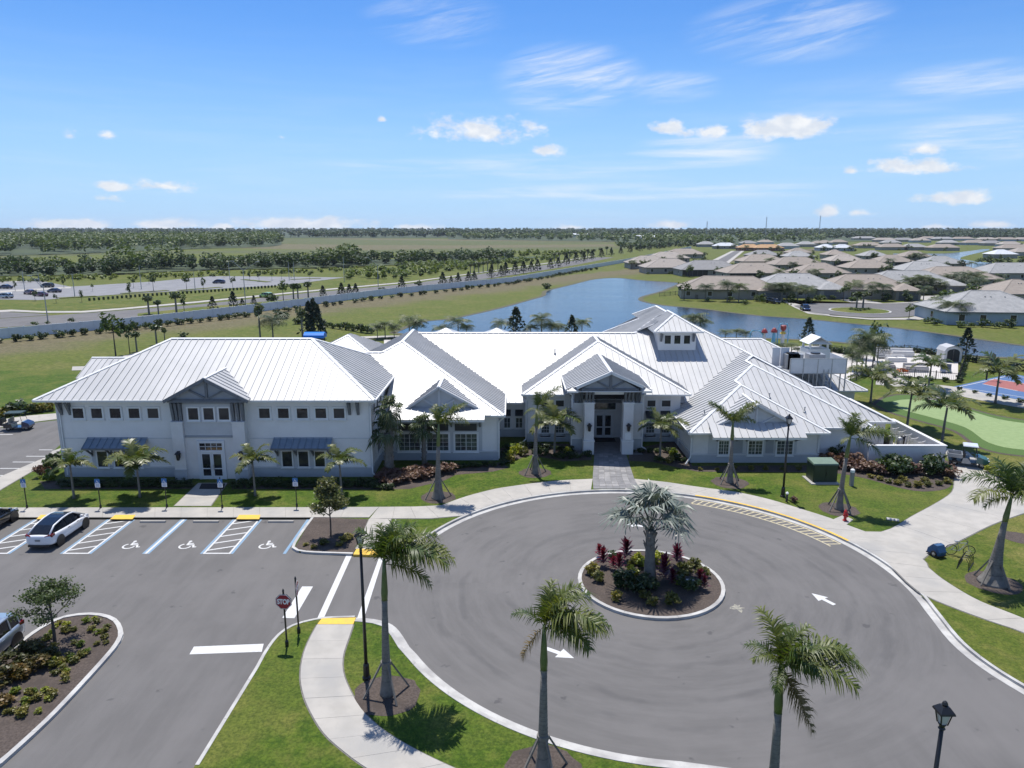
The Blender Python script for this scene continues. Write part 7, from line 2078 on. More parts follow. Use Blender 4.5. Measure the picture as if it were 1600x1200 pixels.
# bicycle, child trailer and rack by the pavement
bx_,by_=G(1499,868,LZ)
bike=empty('bicycle',(bx_,by_,LZ),R(-12),'grey bicycle with black tyres standing at the rack','bicycle')
for xx in (-.52,.52):
    ring=[];n=22
    for k in range(n):
        a=2*math.pi*k/n;ring.append([(xx+(.34+.025*math.cos(b))*math.cos(a),.025*math.sin(b),.36+(.34+.025*math.cos(b))*math.sin(a)) for b in (0,1.57,3.14,4.71)])
    wh=MB().loft(ring+[ring[0]],cap=False).build('wheel',MAT['tyre'],bike,local=True)
    mb=MB()
    for k in range(10):a=2*math.pi*k/10;mb.bar((xx,0,.36),(xx+.32*math.cos(a),0,.36+.32*math.sin(a)),.006)
    mb.build('spokes',MAT['chrome'],wh,local=True)
mb=MB();P_=dict(h=(.36,0,.88),bb=(-.05,0,.32),s=(-.2,0,.82),r=(-.52,0,.36),f=(.52,0,.36))
for a,b in (('h','bb'),('bb','s'),('h','s'),('s','r'),('bb','r'),('h','f')):mb.tube([P_[a],P_[b]],.022,6)
mb.build('frame',MAT['steel_grey'],bike,local=True)
mb=MB();mb.tube([(.36,0,.86),(.32,0,1.02)],.018,6);mb.tube([(.30,-.30,1.04),(.34,0,1.03),(.30,.30,1.04)],.016,6);mb.build('handlebar',MAT['black'],bike,local=True)
mb=MB();mb.tube([(-.2,0,.8),(-.23,0,.93)],.016,6);mb.loft([[(-.38,-.09,.93),(-.38,.09,.93),(-.38,.08,.97),(-.38,-.08,.97)],[(-.08,-.025,.94),(-.08,.025,.94),(-.08,.02,.97),(-.08,-.02,.97)]]);mb.build('saddle',MAT['steel_grey'],bike,local=True)
tx2,ty2=G(1463,868,PZ)
trl=empty('bike_trailer',(tx2,ty2,LZ+.02),R(20),'blue child trailer with a fabric hood on the pavement corner beside the bicycle','bike trailer')
mb=MB();profile(mb,[(-.45,.18),(-.5,.45),(-.25,.92),(.05,.95),(.5,.5),(.55,.2)],-.36,.36);mb.build('hood',material('blue_trailer_fabric',(.012,.06,.15),(.016,.08,.19),5,rough=.7),trl,local=True)
MB().slab([(-.28,.56,.48),(.28,.56,.48),(.28,.13,.93),(-.28,.13,.93)],.02).build('window',MAT['lamp_clear'],trl,local=True)
mb=MB();mb.box(-.4,.4,-.5,.58,.12,.2);mb.build('tub',MAT['black'],trl,local=True)
wheel_pair(trl,.46,(-.1,),.25,.06);trl.scale=(.85,.85,.85)
rx_,ry_=G(1508,884,LZ)
rk=empty('bicycle_rack',(rx_,ry_,LZ),R(48),'low black looped bicycle rack on the grass by the leaning palm','bike rack')
mb=MB();mb.tube([(-.8,-.3,.03),(.8,-.3,.03)],.025,6);mb.tube([(-.8,.3,.03),(.8,.3,.03)],.025,6);mb.build('base_rail',MAT['black'],rk,local=True)
for k in range(5):x=-.7+k*.35;MB().tube([(x,-.3,.03),(x,-.25,.5),(x,-.1,.72),(x,.1,.72),(x,.25,.5),(x,.3,.03)],.02,6).build('loop',MAT['black'],rk,local=True)

# ================================================================== STREET FURNITURE
def street_lamp(x,y,h,label,z=LZ):
    root=empty('street_lamp',(x,y,z),0,label,'street lamp','black post lamps')
    MB().lathe([(.20,0),(.20,.10),(.15,.14),(.14,.7),(.10,.8)],12).build('base',MAT['black'],root,local=True)
    MB().tube([(0,0,.7),(0,0,h-.95)],[.085,.062],12).build('post',MAT['black'],root,smooth=True,local=True)
    MB().lathe([(.062,h-.98),(.11,h-.93),(.075,h-.88),(.10,h-.80),(.13,h-.76)],10).build('collar',MAT['black'],root,local=True)
    b,t_,zb,zt=.10,.165,h-.76,h-.36
    MB().loft([[(-b+.02,-b+.02,zb),(b-.02,-b+.02,zb),(b-.02,b-.02,zb),(-b+.02,b-.02,zb)],[(-t_+.02,-t_+.02,zt),(t_-.02,-t_+.02,zt),(t_-.02,t_-.02,zt),(-t_+.02,t_-.02,zt)]]).build('lantern_glass',MAT['lantern_glass'],root,local=True)
    mb=MB()
    for s in ((-1,-1),(1,-1),(1,1),(-1,1)):mb.bar((s[0]*b,s[1]*b,zb),(s[0]*t_,s[1]*t_,zt),.035)
    mb.build('cage_bar',MAT['black'],root,local=True)
    MB().loft([[(-.235,-.235,zt),(.235,-.235,zt),(.235,.235,zt),(-.235,.235,zt)],[(-.22,-.22,zt+.06),(.22,-.22,zt+.06),(.22,.22,zt+.06),(-.22,.22,zt+.06)],[(-.10,-.10,zt+.22),(.10,-.10,zt+.22),(.10,.10,zt+.22),(-.10,.10,zt+.22)]]).build('cap',MAT['black'],root,local=True)
    MB().lathe([(.07,zt+.22),(.09,zt+.27),(.06,zt+.34),(.01,zt+.38)],10).build('finial',MAT['black'],root,local=True)


street_lamp(*G(573,1060,LZ),7.45,'black lamp post on the peninsula lawn beside the curved pavement')
street_lamp(*G(1223,776,LZ),6.6,'black lamp post on the lawn before the right wing')
xx,yy,zz=V(1477,1098,19.6);street_lamp(xx,yy,zz-LZ+.05,'black lamp post rising at the lower right corner')


def text_mesh(body,size,m,parent,loc,rot,name,depth=.004,align='CENTER'):
    cu=bpy.data.curves.new(name,'FONT');cu.body=body;cu.size=size;cu.align_x=align;cu.align_y='CENTER';cu.extrude=depth;cu.offset=.012
    t_=bpy.data.objects.new(name,cu);col.objects.link(t_)
    me=bpy.data.meshes.new_from_object(t_.evaluated_get(bpy.context.evaluated_depsgraph_get()))
    me.materials.clear();me.materials.append(m)
    bpy.data.objects.remove(t_)
    o=link(name,me,parent,loc,rot);return o


def octagon(r,y,t_):return [[(r*math.cos(R(22.5+45*k)),yy,r*math.sin(R(22.5+45*k))) for k in range(8)] for yy in (y,y+t_)]


def stop_sign(px,py,rz,label,h=2.42):
    x,y=G(px,py,LZ)
    root=empty('stop_sign',(x,y,LZ),rz,label,'road sign','stop signs on the peninsula')
    MB().tube([(0,0,0),(0,0,h+.52)],.045,10).build('post',MAT['black'],root,local=True)
    MB().lathe([(.09,0),(.09,.25),(.05,.32)],10).build('base',MAT['black'],root,local=True)
    MB().lathe([(.045,h+.52),(.06,h+.55),(.01,h+.68)],8).build('finial',MAT['black'],root,local=True)
    mb=MB();r_=octagon(.41,-.06,.012);mb.loft([[(p[0],p[1],p[2]+h) for p in q] for q in r_][::-1]);mb.build('sign_plate',MAT['sign_white'],root,local=True)
    mb=MB();r_=octagon(.385,-.066,.005);mb.loft([[(p[0],p[1],p[2]+h) for p in q] for q in r_][::-1]);mb.build('sign_face',MAT['sign_red'],root,local=True)
    mb=MB();r_=octagon(.43,-.045,.02);mb.loft([[(p[0],p[1],p[2]+h) for p in q] for q in r_][::-1]);mb.build('sign_back',MAT['black'],root,local=True)
    o=text_mesh('STOP',.30,MAT['sign_white'],root,(0,-.07,h),(math.pi/2,0,0),'lettering');o.scale=(.86,1.2,1)


stop_sign(448.5,1009,R(-4),'red octagonal stop sign facing the camera on the peninsula lawn')
stop_sign(467,988,R(98),'stop sign turned edge-on with a dark back behind the facing one',2.45)

for k,(px,py) in enumerate([(42.5,794),(157.5,794),(261,793),(347.5,794),(464,792)]):
    x,y=G(px,py,LZ)
    root=empty('parking_sign',(x,y,LZ),0,('disabled parking sign at the far left by the black car','disabled parking sign before the white crossover','disabled parking sign left of the entrance walk','disabled parking sign right of the entrance walk','disabled parking sign by the magnolia bed')[k],'parking sign','disabled parking signs along the bays')
    MB().tube([(0,0,0),(0,0,2.3)],.038,8).build('post',MAT['black'],root,local=True)
    MB().lathe([(.08,0),(.08,.22),(.04,.28)],10).build('base',MAT['black'],root,local=True)
    MB().lathe([(.04,2.3),(.055,2.33),(.01,2.45)],8).build('finial',MAT['black'],root,local=True)
    MB().box(-.19,.19,-.055,-.04,1.95,2.28).build('blue_plate',MAT['sign_blue'],root,local=True)
    MB().box(-.19,.19,-.055,-.04,1.64,1.945).build('white_plate',MAT['sign_white'],root,local=True)
    s=access_symbol(0,0,.21,'wheelchair_mark','sign_white',0)
    s.parent=root;s.location=(-.02,-.058,2.02);s.rotation_euler=(math.pi/2,0,0)
    me=s.data;del s['kind']
    cx0=sum(v.co.x for v in me.vertices)/len(me.vertices)
    for v in me.vertices:v.co.x-=cx0
    mb=MB()
    for q in range(3):mb.box(-.13,.13,-.058,-.056,1.70+q*.08,1.735+q*.08)
    mb.build('print_bar',MAT['sign_blue'],root,local=True)

# small plate sign on the island
x,y=G(1079,918,.11)
root=empty('island_sign',(x,y,.11),R(-20),'small tilted black sign plate with a white strip on the island','sign')
MB().bar((0,.03,0),(0,.03,.55),.05).build('stake',MAT['black'],root,local=True)
MB().slab([(-.33,-.10,.42),(.33,-.10,.50),(.33,.05,.72),(-.33,.05,.64)],.03).build('plate',MAT['black'],root,local=True)
MB().slab([(-.28,-.085,.455),(.24,-.085,.52),(.24,-.04,.585),(-.28,-.04,.52)],.012).build('white_strip',MAT['sign_white'],root,local=True)

# hydrant with its pad
x,y=G(1320,814,LZ)
hp=MB().prism(Gs([(1302,812),(1318,805),(1333,812.5),(1322,820.5)],LZ),LZ-.02,LZ+.03).build('hydrant_pad',MAT['concrete']);tag(hp,'small square concrete pad under the red hydrant','concrete pad')
hy=empty('fire_hydrant',(x,y,LZ+.03),R(20),'red fire hydrant on a concrete pad at the pavement edge','fire hydrant')
MB().lathe([(.16,0),(.16,.05),(.10,.06),(.10,.5),(.135,.52),(.135,.58),(.12,.6),(.10,.72),(.04,.80),(.03,.86)],14).build('barrel',MAT['hydrant'],hy,local=True)
for s in (-1,1):MB().tube([(0,0,.42),(s*.2,0,.42)],.06,10).build('side_nozzle',MAT['hydrant'],hy,local=True)
MB().tube([(0,0,.38),(0,-.2,.38)],.075,10).build('pumper_nozzle',MAT['hydrant'],hy,local=True)
# transformer, pedestal, utility box lid, small planting
x,y=G(1290,756,LZ)
pd=MB().box(x-1.25,x+1.05,y-.25,y+1.75,LZ-.02,LZ+.08).build('transformer_pad',MAT['concrete']);tag(pd,'pale concrete pad under the dark green transformer','concrete pad')
tf=empty('transformer',(x,y+.2,LZ+.08),0,'dark green steel transformer cabinet on the lawn before the right wing','transformer')
MB().box(-.98,.98,0,1.4,0,1.45).build('cabinet',MAT['green_box'],tf,local=True)
mb=MB();mb.loft([[(-1.02,-.06,1.45),(1.02,-.06,1.45),(1.02,1.45,1.45),(-1.02,1.45,1.45)],[(-1.0,-.02,1.56),(1.0,-.02,1.56),(1.0,1.4,1.66),(-1.0,1.4,1.66)]]);mb.build('lid',material('pale_green_enamel',(.14,.20,.14),(.12,.17,.12),2,rough=.5),tf,local=True)
for s in (-1,1):MB().box(min(s*.02,s*.94),max(s*.02,s*.94),-.025,-.002,.06,1.4).build('door',MAT['green_box'],tf,local=True)
MB().box(.06,.10,-.06,-.026,.6,.85).build('handle',MAT['black'],tf,local=True)
x,y=G(1330,759,LZ)
pe=empty('utility_pedestal',(x,y,LZ),0,'grey cable pedestal with a white cap on the lawn right of the transformer','pedestal')
MB().box(-.13,.13,-.13,.13,0,1.15).build('post',MAT['plastic'],pe,local=True);MB().lathe([(.17,1.15),(.17,1.35),(.1,1.42)],10).build('cap',MAT['sign_white'],pe,local=True)
x,y=G(1395,812,LZ)
vb=empty('valve_box',(x,y,LZ),R(-25),'white rectangular valve box lid in the lawn near the service drive','valve box')
MB().box(-.4,.4,-.22,.22,0,.035).build('lid',MAT['kerb'],vb,local=True);MB().box(-.12,.12,-.08,.08,.036,.045).build('slot',MAT['plastic'],vb,local=True)
x,y=G(1229,784,LZ)
ds=empty('pet_waste_post',(x,y,LZ),R(15),'short dark post with a pale top beside the right-hand lamp post','post')
MB().box(-.06,.06,-.06,.06,0,.62).build('post',MAT['bark'],ds,local=True);MB().lathe([(.10,.62),(.12,.70),(.06,.78)],8).build('cap',MAT['sign_white'],ds,local=True)
x,y=G(1240,784,LZ);shrub('copper',x,y,.75,'tiny pinkish shrub on the lawn beside the right-hand lamp post','shrub',None,.8,'pink_shrub')

# ================================================================== POOL SIDE
x,y=G(1488,566,LZ)
sh=empty('garden_shed',(x,y,LZ),R(-4),'white arched plastic shed with dark double doors beside the pool furniture','shed')
mb=MB();mb.add([(p[0],yy,p[1]) for yy in (0,2.4) for p in [(-1.3,0),(1.3,0),(1.3,1.75),(.95,2.2),(0,2.5),(-.95,2.2),(-1.3,1.75)]],[(0,1,2,3,4,5,6),(13,12,11,10,9,8,7)]+[(i,i+7,(i+1)%7+7,(i+1)%7) for i in range(7)]);mb.build('wall',MAT['pool_white'],sh,local=True)
for s in (-1,1):mb=MB();mb.add([(s*.02,-.03,.05),(s*.92,-.03,.05),(s*.92,-.03,1.65),(s*.6,-.03,1.95),(s*.02,-.03,2.08)],[(0,1,2,3,4) if s>0 else (4,3,2,1,0)]);mb.slab([(s*.02,-.04,.05),(s*.92,-.04,.05),(s*.92,-.04,1.6),(s*.02,-.04,1.6)],.02);mb.build('door',MAT['plastic'] if False else MAT['louvre'],sh,local=True)
mb=MB()
for a,b in zip([(-1.42,1.7),(-1.02,2.3),(0,2.62)],[(-1.02,2.3),(0,2.62),(1.02,2.3)]):mb.slab([(a[0],-.12,a[1]),(b[0],-.12,b[1]),(b[0],2.5,b[1]),(a[0],2.5,a[1])],.08)
mb.slab([(1.02,-.12,2.3),(1.42,-.12,1.7),(1.42,2.5,1.7),(1.02,2.5,2.3)],.08);mb.build('roof',MAT['roof'],sh,local=True)


def block(name,px,py,w_,d,h,m,label,cat,group=None,rz=0.0,top=None):
    x,y=G(px,py,LZ);root=empty(name,(x,y,LZ),rz,label,cat,group)
    mb=MB();mb.box(-w_/2,w_/2,0,d,0,h*.55);mb.build('base',MAT[m],root,local=True)
    mb=MB();mb.box(-w_/2+.06,w_/2-.06,.05,d-.05,h*.55,h*.72);mb.build('cushion',MAT[top or m],root,local=True)
    mb=MB();mb.box(-w_/2,w_/2,d-.25,d,h*.55,h);mb.build('back',MAT[m],root,local=True)


block('outdoor_sofa',1411,558,3.4,1.0,1.3,'pool_white','long white outdoor sofa along the lake side of the pool furniture','sofa','white pool furniture',R(-6))
block('outdoor_sofa',1384,556,1.4,1.0,1.3,'pool_white','short white outdoor seat left of the long sofa','sofa','white pool furniture',R(-6))
block('day_bed',1396,566,1.6,1.5,.9,'pool_white','left white day bed in the middle of the pool furniture','day bed','white pool furniture',R(-8))
block('day_bed',1409,566,1.5,1.5,.9,'pool_white','right white day bed in the middle of the pool furniture','day bed','white pool furniture',R(-8))
block('outdoor_sofa',1433,582,3.2,1.1,1.2,'deck','beige outdoor bench block facing the garden fence','bench','white pool furniture',R(-5))
block('outdoor_chair',1373,556,.8,.8,1.3,'pool_white','tall white chair at the left end of the pool furniture','chair','white pool furniture')
block('outdoor_chair',1395,577,.8,.8,.9,'deck','beige armchair left of the bench block','chair','white pool furniture')
block('coffee_table',1380,561,1.3,.9,.5,'plastic','low grey table by the short white seat','table')
for px_,lab in ((1473,'left navy sling lounger before the shed'),(1482,'right navy sling lounger before the shed')):
    x,y=G(px_,582,LZ);root=empty('sling_lounger',(x,y,LZ),R(-28),lab,'lounger','navy loungers before the shed')
    MB().slab([(-.32,-.9,.3),(.32,-.9,.3),(.32,.3,.38),(-.32,.3,.38)],.04).build('seat',MAT['navy'],root,local=True);MB().slab([(-.32,.3,.38),(.32,.3,.38),(.32,.85,1.1),(-.32,.85,1.1)],.04).build('back',MAT['navy'],root,local=True)
    mb=MB()
    for s in (-1,1):mb.bar((s*.33,-.85,0),(s*.33,-.85,.32),.04);mb.bar((s*.33,.35,0),(s*.33,.35,.4),.04)
    mb.build('leg',MAT['plastic'],root,local=True)
o=link('orange_planting',shrub_mesh('crimson',0),None,(*G(1408,583,LZ),LZ),(0,0,0),(2.2,1.2,1.0));
o.data=o.data.copy();o.data.materials.clear();o.data.materials.append(MAT['orange']);tag(o,'bright orange flowering plants before the pool furniture fence','flowers')
# black picket fences
def picket(name,pts,label,step=.22,h=1.25,z=LZ,post=2.4):
    P0=pts[0];root=empty(name,(P0[0],P0[1],z),0,label,'fence')
    rails=MB();pk=MB()
    Ln=sum((Vector(a)-Vector(b)).length for a,b in zip(pts,pts[1:]))
    for a,b in zip(pts,pts[1:]):
        for zz_ in (.15,h-.12):rails.bar((a[0],a[1],z+zz_),(b[0],b[1],z+zz_),.05)
    rails.build('rail',MAT['black'],root)
    for x,y in resample(pts,int(Ln/step)):pk.box(x-.012,x+.012,y-.012,y+.012,z+.05,z+h)
    tag(pk.build('picket',MAT['black'],root),kind='stuff')
    for x,y in resample(pts,max(1,int(Ln/post))):MB().box(x-.04,x+.04,y-.04,y+.04,z,z+h+.1).build('post',MAT['black'],root)


picket('black_fence',Gs([(1376,582),(1400,588),(1440,592),(1497,597),(1508,566)],LZ),'black picket fence along the garden side of the pool furniture')
picket('black_fence',Gs([(1270,546),(1340,556),(1420,550),(1500,563),(1600,582)],LZ),'black picket fence between the pool garden and the lake')
picket('black_fence',Gs([(1328,600),(1352,588),(1366,582)],LZ),'short black fence behind the roof screen')
picket('black_fence',Gs([(1030,464),(1065,461),(1090,468)],0),'dark fence at the lake end of the nearest tan house')
# splash pad toys
def toy_at(px,py,pt):
    x,y=G(px,py,LZ);return x,y,V(px,pt,y)[2]-LZ
x,y,h=toy_at(1180,540,516)
tp=empty('water_arch',(x,y,LZ),0,'pale blue water arch at the left of the splash pad toys','water toy','splash pad toys')
MB().tube([(-1.0,0,0),(-1.0,0,h*.85),(-.6,0,h),(.6,0,h*.95),(1.3,0,h*.7),(1.5,0,0)],.12,8).build('arch',MAT['sky_plastic'],tp,local=True)
for px_,pt,m,lab in ((1193,513,'red_plastic','small red-capped mushroom water toy'),(1208,512,'maroon','dark red-capped mushroom water toy')):
    x,y,h=toy_at(px_,540,pt);tp=empty('mushroom_toy',(x,y,LZ),0,lab+' on the splash pad','water toy','splash pad toys')
    MB().lathe([(.5,0),(.25,h*.6),(.2,h*.75)],10).build('stem',MAT['pool_white'] if m=='red_plastic' else MAT['sky_plastic'],tp,local=True);MB().lathe([(.55,h*.74),(.52,h*.82),(.3,h*.95),(.1,h)],12).build('cap',MAT['red_plastic'],tp,local=True)
x,y,h=toy_at(1222,540,504)
tp=empty('water_bucket_tower',(x,y,LZ),0,'tallest splash pad toy with a blue hoop and a red flower bucket','water toy','splash pad toys')
MB().tube([(-.9,0,0),(-.95,0,h*.7),(-.6,0,h*.95),(0,0,h),(.6,0,h*.95),(.95,0,h*.7),(.9,0,0)],.1,8).build('hoop',MAT['sky_plastic'],tp,local=True)
MB().lathe([(.25,h*.64),(.45,h*.72),(.5,h*.86),(.35,h*.88)],12).build('bucket',MAT['red_plastic'],tp,local=True);MB().lathe([(.55,h*.52),(.3,h*.62)],10).build('collar',MAT['yellow_plastic'],tp,local=True);MB().lathe([(.35,0),(.3,h*.52)],10).build('stem',MAT['pool_white'],tp,local=True)
# blue slide tube on the playground
x,y=G(493,536);z0=V(493,527,y)[2];z1=V(493,518.5,y)[2]
sl2=empty('playground_roof',(x,y,0),0,'bright blue barrel-shaped playground roof above the ridge of the two-storey building','playground roof')
hw_=V(508,523,y)[0]-x
MB().add([(q,yy,z0+(z1-z0)*s) for q in (-hw_,hw_) for yy,s in ((-1.2,0),(-1.1,.5),(-.6,.9),(0,1),(.6,.9),(1.1,.5),(1.2,0))],[tuple(range(7)),tuple(range(13,6,-1))]+[(i,(i+1)%7,(i+1)%7+7,i+7) for i in range(7)]).build('canopy',MAT['tarp_blue'],sl2,local=True)
mb=MB()
for sx_ in (-1,1):
    for sy_ in (-1,1):mb.bar((sx_*hw_*.8,sy_*.9,0),(sx_*hw_*.8,sy_*.9,z0+.1),.14)
mb.build('post',MAT['bark'],sl2,local=True)
# basketball hoop on the court
x,y=G(1541,594,LZ);root=empty('basketball_hoop',(x,y,LZ),R(-20),'black basketball post at the near side of the blue court','basketball hoop')
MB().tube([(0,0,0),(0,0,2.7),(.5,0,3.1)],.11,8).build('post',MAT['black'],root,local=True);MB().box(.5,.55,-.8,.8,2.8,3.7).build('backboard',MAT['black'],root,local=True);MB().lathe([(.22,2.95),(.24,2.97),(.22,2.99)],10,(.85,0,0)).build('ring',MAT['orange'],root,local=True)

# ================================================================== BOUNDARY WALL, FAR STREET FURNITURE
wall_pts=Gs([(-110,540),(0,529.5),(207,510.5),(400,487.5),(600,461.5),(800,441),(985,408.5),(1080,388)])
ww=empty('boundary_wall',(*wall_pts[1],0),0,'long pale blue-grey panelled wall running away beyond the lawn','wall')
Ln=sum((Vector(a)-Vector(b)).length for a,b in zip(wall_pts,wall_pts[1:]))
nP=int(Ln/2.44);pts=resample(wall_pts,nP);rest=MB();restp=MB()
for i in range(nP):
    a,b=Vector(pts[i]),Vector(pts[i+1]);d=(b-a).normalized();n=Vector((-d.y,d.x))*.05
    a2,b2=a+d*.09,b-d*.09
    dz_=.02*(i%3-1)
    def pan(mb):mb.prism([tuple(a2-n),tuple(b2-n),tuple(b2+n),tuple(a2+n)],0,1.86+dz_);n2=n*1.6;mb.prism([tuple(a2-n2),tuple(b2-n2),tuple(b2+n2),tuple(a2+n2)],1.861+dz_,1.95+dz_)
    def pst(mb):q=d*.085;n2=n*2.2;mb.prism([tuple(a-q-n2),tuple(a+q-n2),tuple(a+q+n2),tuple(a-q+n2)],0,2.05)
    if i<150:mb=MB();pan(mb);mb.build('wall_panel',MAT['vinyl'],ww);mb=MB();pst(mb);mb.build('wall_post',MAT['vinyl'],ww)
    else:pan(rest);pst(rest)
tag(rest.build('wall_panel',MAT['vinyl'],ww),kind='stuff')


def lamp_mast(px,py,top,arms,label,group):
    x,y=G(px,py);h=V(px,top,y)[2];root=empty('road_lamp',(x,y,0),0,label,'lamp post',group)
    mb=MB().tube([(0,0,0),(0,0,h)],[.13,.08],8);mb.build('post',MAT['steel_grey'],root,local=True)
    for (ax,ay) in arms:
        tx_,_,tz_=V(ax,ay,y);e=(tx_-x,0,tz_);b=(0,0,h-.3)
        MB().tube([b,(e[0]*.55,0,b[2]+(tz_-b[2])*.6),e],[.07,.06,.045],6).build('arm',MAT['steel_grey'],root,local=True)
        MB().box(e[0]-.5,e[0]+.5,-.16,.16,tz_-.07,tz_+.07).build('lamp_head',MAT['steel_grey'],root,local=True)


lamp_mast(75,503,448,[(46,431),(58,436)],'road lamp with one long arm at the left before the plum red cars','road lamps beyond the wall')
lamp_mast(384,478,421,[(363,408),(402,409)],'twin-armed road lamp beside the public car park','road lamps beyond the wall')
lamp_mast(591,448,414,[(574,402)],'road lamp with an arm to the left near the middle of the far road','road lamps beyond the wall')
lamp_mast(711,420,403,[(698,396),(722,396)],'twin-armed road lamp farther along the far road','road lamps beyond the wall')
lamp_mast(788,412,396,[(776,390),(800,390)],'farthest clear twin-armed road lamp by the palm median','road lamps beyond the wall')
for px,py,tp_,lab in [(39,456,423,'grey pole at the left end of the public car park'),(117,464,427,'grey pole in the near row of the public car park'),(61,440,425,'short grey pole behind the black vehicle'),(221,452,416,'grey pole in the middle of the public car park'),(305,453,424,'grey pole on the long car park island'),(359,436,409,'thin grey pole behind the blue car'),(452,438,410,'left of two thin poles at the far side of the car park'),(460,438,409,'right of two thin poles at the far side of the car park'),(538,440,401,'thin pole where the car park ends')]:
    lamp_mast(px,py,tp_,[],lab,'poles in the public car park')
for px,tp_,lab in [(1105,346,'left thin lattice mast on the horizon'),(1198,339,'middle lattice mast on the horizon'),(1282,337,'right lattice mast on the horizon')]:
    y=1350.;x,_,h=V(px,tp_,y);root=empty('radio_mast',(x,y,0),0,lab,'mast','masts on the horizon')
    mb=MB()
    for s in ((-1,-1),(1,-1),(0,1)):mb.bar((s[0]*.9,s[1]*.9,0),(s[0]*.5,s[1]*.5,h),.3)
    mb.build('leg',MAT['steel_grey'],root,local=True)
    mb=MB()
    for k in range(12):z_=h*k/12;mb.bar((-.85,-.85,z_),(.85,-.85,z_+h/12),.18);mb.bar((.85,-.85,z_),(-.85,-.85,z_+h/12),.18)
    mb.build('lattice',MAT['steel_grey'],root,local=True)
mb=MB();pp=Gs([(225,460),(300,455),(420,450),(435,448)])
x,y=G(1563,444,0)
for k,(x,y) in enumerate(resample(Gs([(140,470),(230,463),(320,457),(430,449)]),46)):
    o=MB().lathe([(.3,0),(.34,.5),(.28,.8),(.08,.9)],7,(x,y,.03)).build('clipped_shrub',MAT['shrub']);tag(o,'clipped dark shrub in the evenly spaced line before the public car park','shrub','clipped shrubs before the car park')

# ================================================================== HOUSES
def tile_mat(name,a,b):
    m=bpy.data.materials.new(name);m.use_nodes=True
    t=NT(m.node_tree);p=m.node_tree.nodes['Principled BSDF'];co=t.node('ShaderNodeTexCoord').outputs['Object']
    oi=t.node('ShaderNodeObjectInfo').outputs['Random']
    x_,y_,z_=t.sep(co)
    wv=t.node('ShaderNodeTexWave',wave_type='BANDS',bands_direction='Z');t.put(wv.inputs['Vector'],co);wv.inputs['Scale'].default_value=1.6;wv.inputs['Distortion'].default_value=.6
    c=t.mix(t.ramp(t.noise(co,.9,5,.7),.35,.65),a,b)
    c=t.mix(t.m('MULTIPLY',wv.outputs['Fac'],.35),c,tuple(q*.55 for q in a))
    c=t.mix(t.m('MULTIPLY',oi,.35),c,tuple(q*.78 for q in b))
    t.put(p.inputs['Base Color'],c);p.inputs['Roughness'].default_value=.85
    return m


TILE={'tan':tile_mat('tan_roof_tile',(.335,.285,.235),(.265,.225,.19)),'sand':tile_mat('sand_roof_tile',(.37,.325,.28),(.30,.265,.23)),'grey':tile_mat('grey_roof_tile',(.36,.355,.345),(.265,.265,.26)),'dove':tile_mat('dove_roof_tile',(.28,.275,.27),(.22,.215,.21)),
        'orange':tile_mat('orange_roof_boards',(.48,.29,.14),(.40,.24,.12)),'white':tile_mat('white_roof',(.62,.64,.66),(.52,.54,.57))}
WALL={'cream':material('cream_house_wall',(.33,.31,.27),(.29,.275,.24),.6,rough=.85),'greige':material('greige_house_wall',(.30,.295,.275),(.27,.265,.245),.6,rough=.85),'blue':material('pale_blue_house_wall',(.36,.42,.46),(.33,.39,.43),.6,rough=.85),'brick':material('brick_house_wall',(.26,.12,.075),(.22,.10,.065),.6,rough=.9)}


def hip(mb,x0,x1,y0,y1,z,pitch):
    w_,d=x1-x0,y1-y0;h=min(w_,d)/2*pitch
    if w_>=d:a,b=(x0+d/2,(y0+y1)/2,z+h),(x1-d/2,(y0+y1)/2,z+h);f=[(0,1,5,4),(1,2,5),(2,3,4,5),(3,0,4)]
    else:a,b=((x0+x1)/2,y0+w_/2,z+h),((x0+x1)/2,y1-w_/2,z+h);f=[(0,1,4),(1,2,5,4),(2,3,5),(3,0,4,5)]
    mb.add([(x0,y0,z),(x1,y0,z),(x1,y1,z),(x0,y1,z),a,b],f+[(3,2,1,0)])
    return a,b


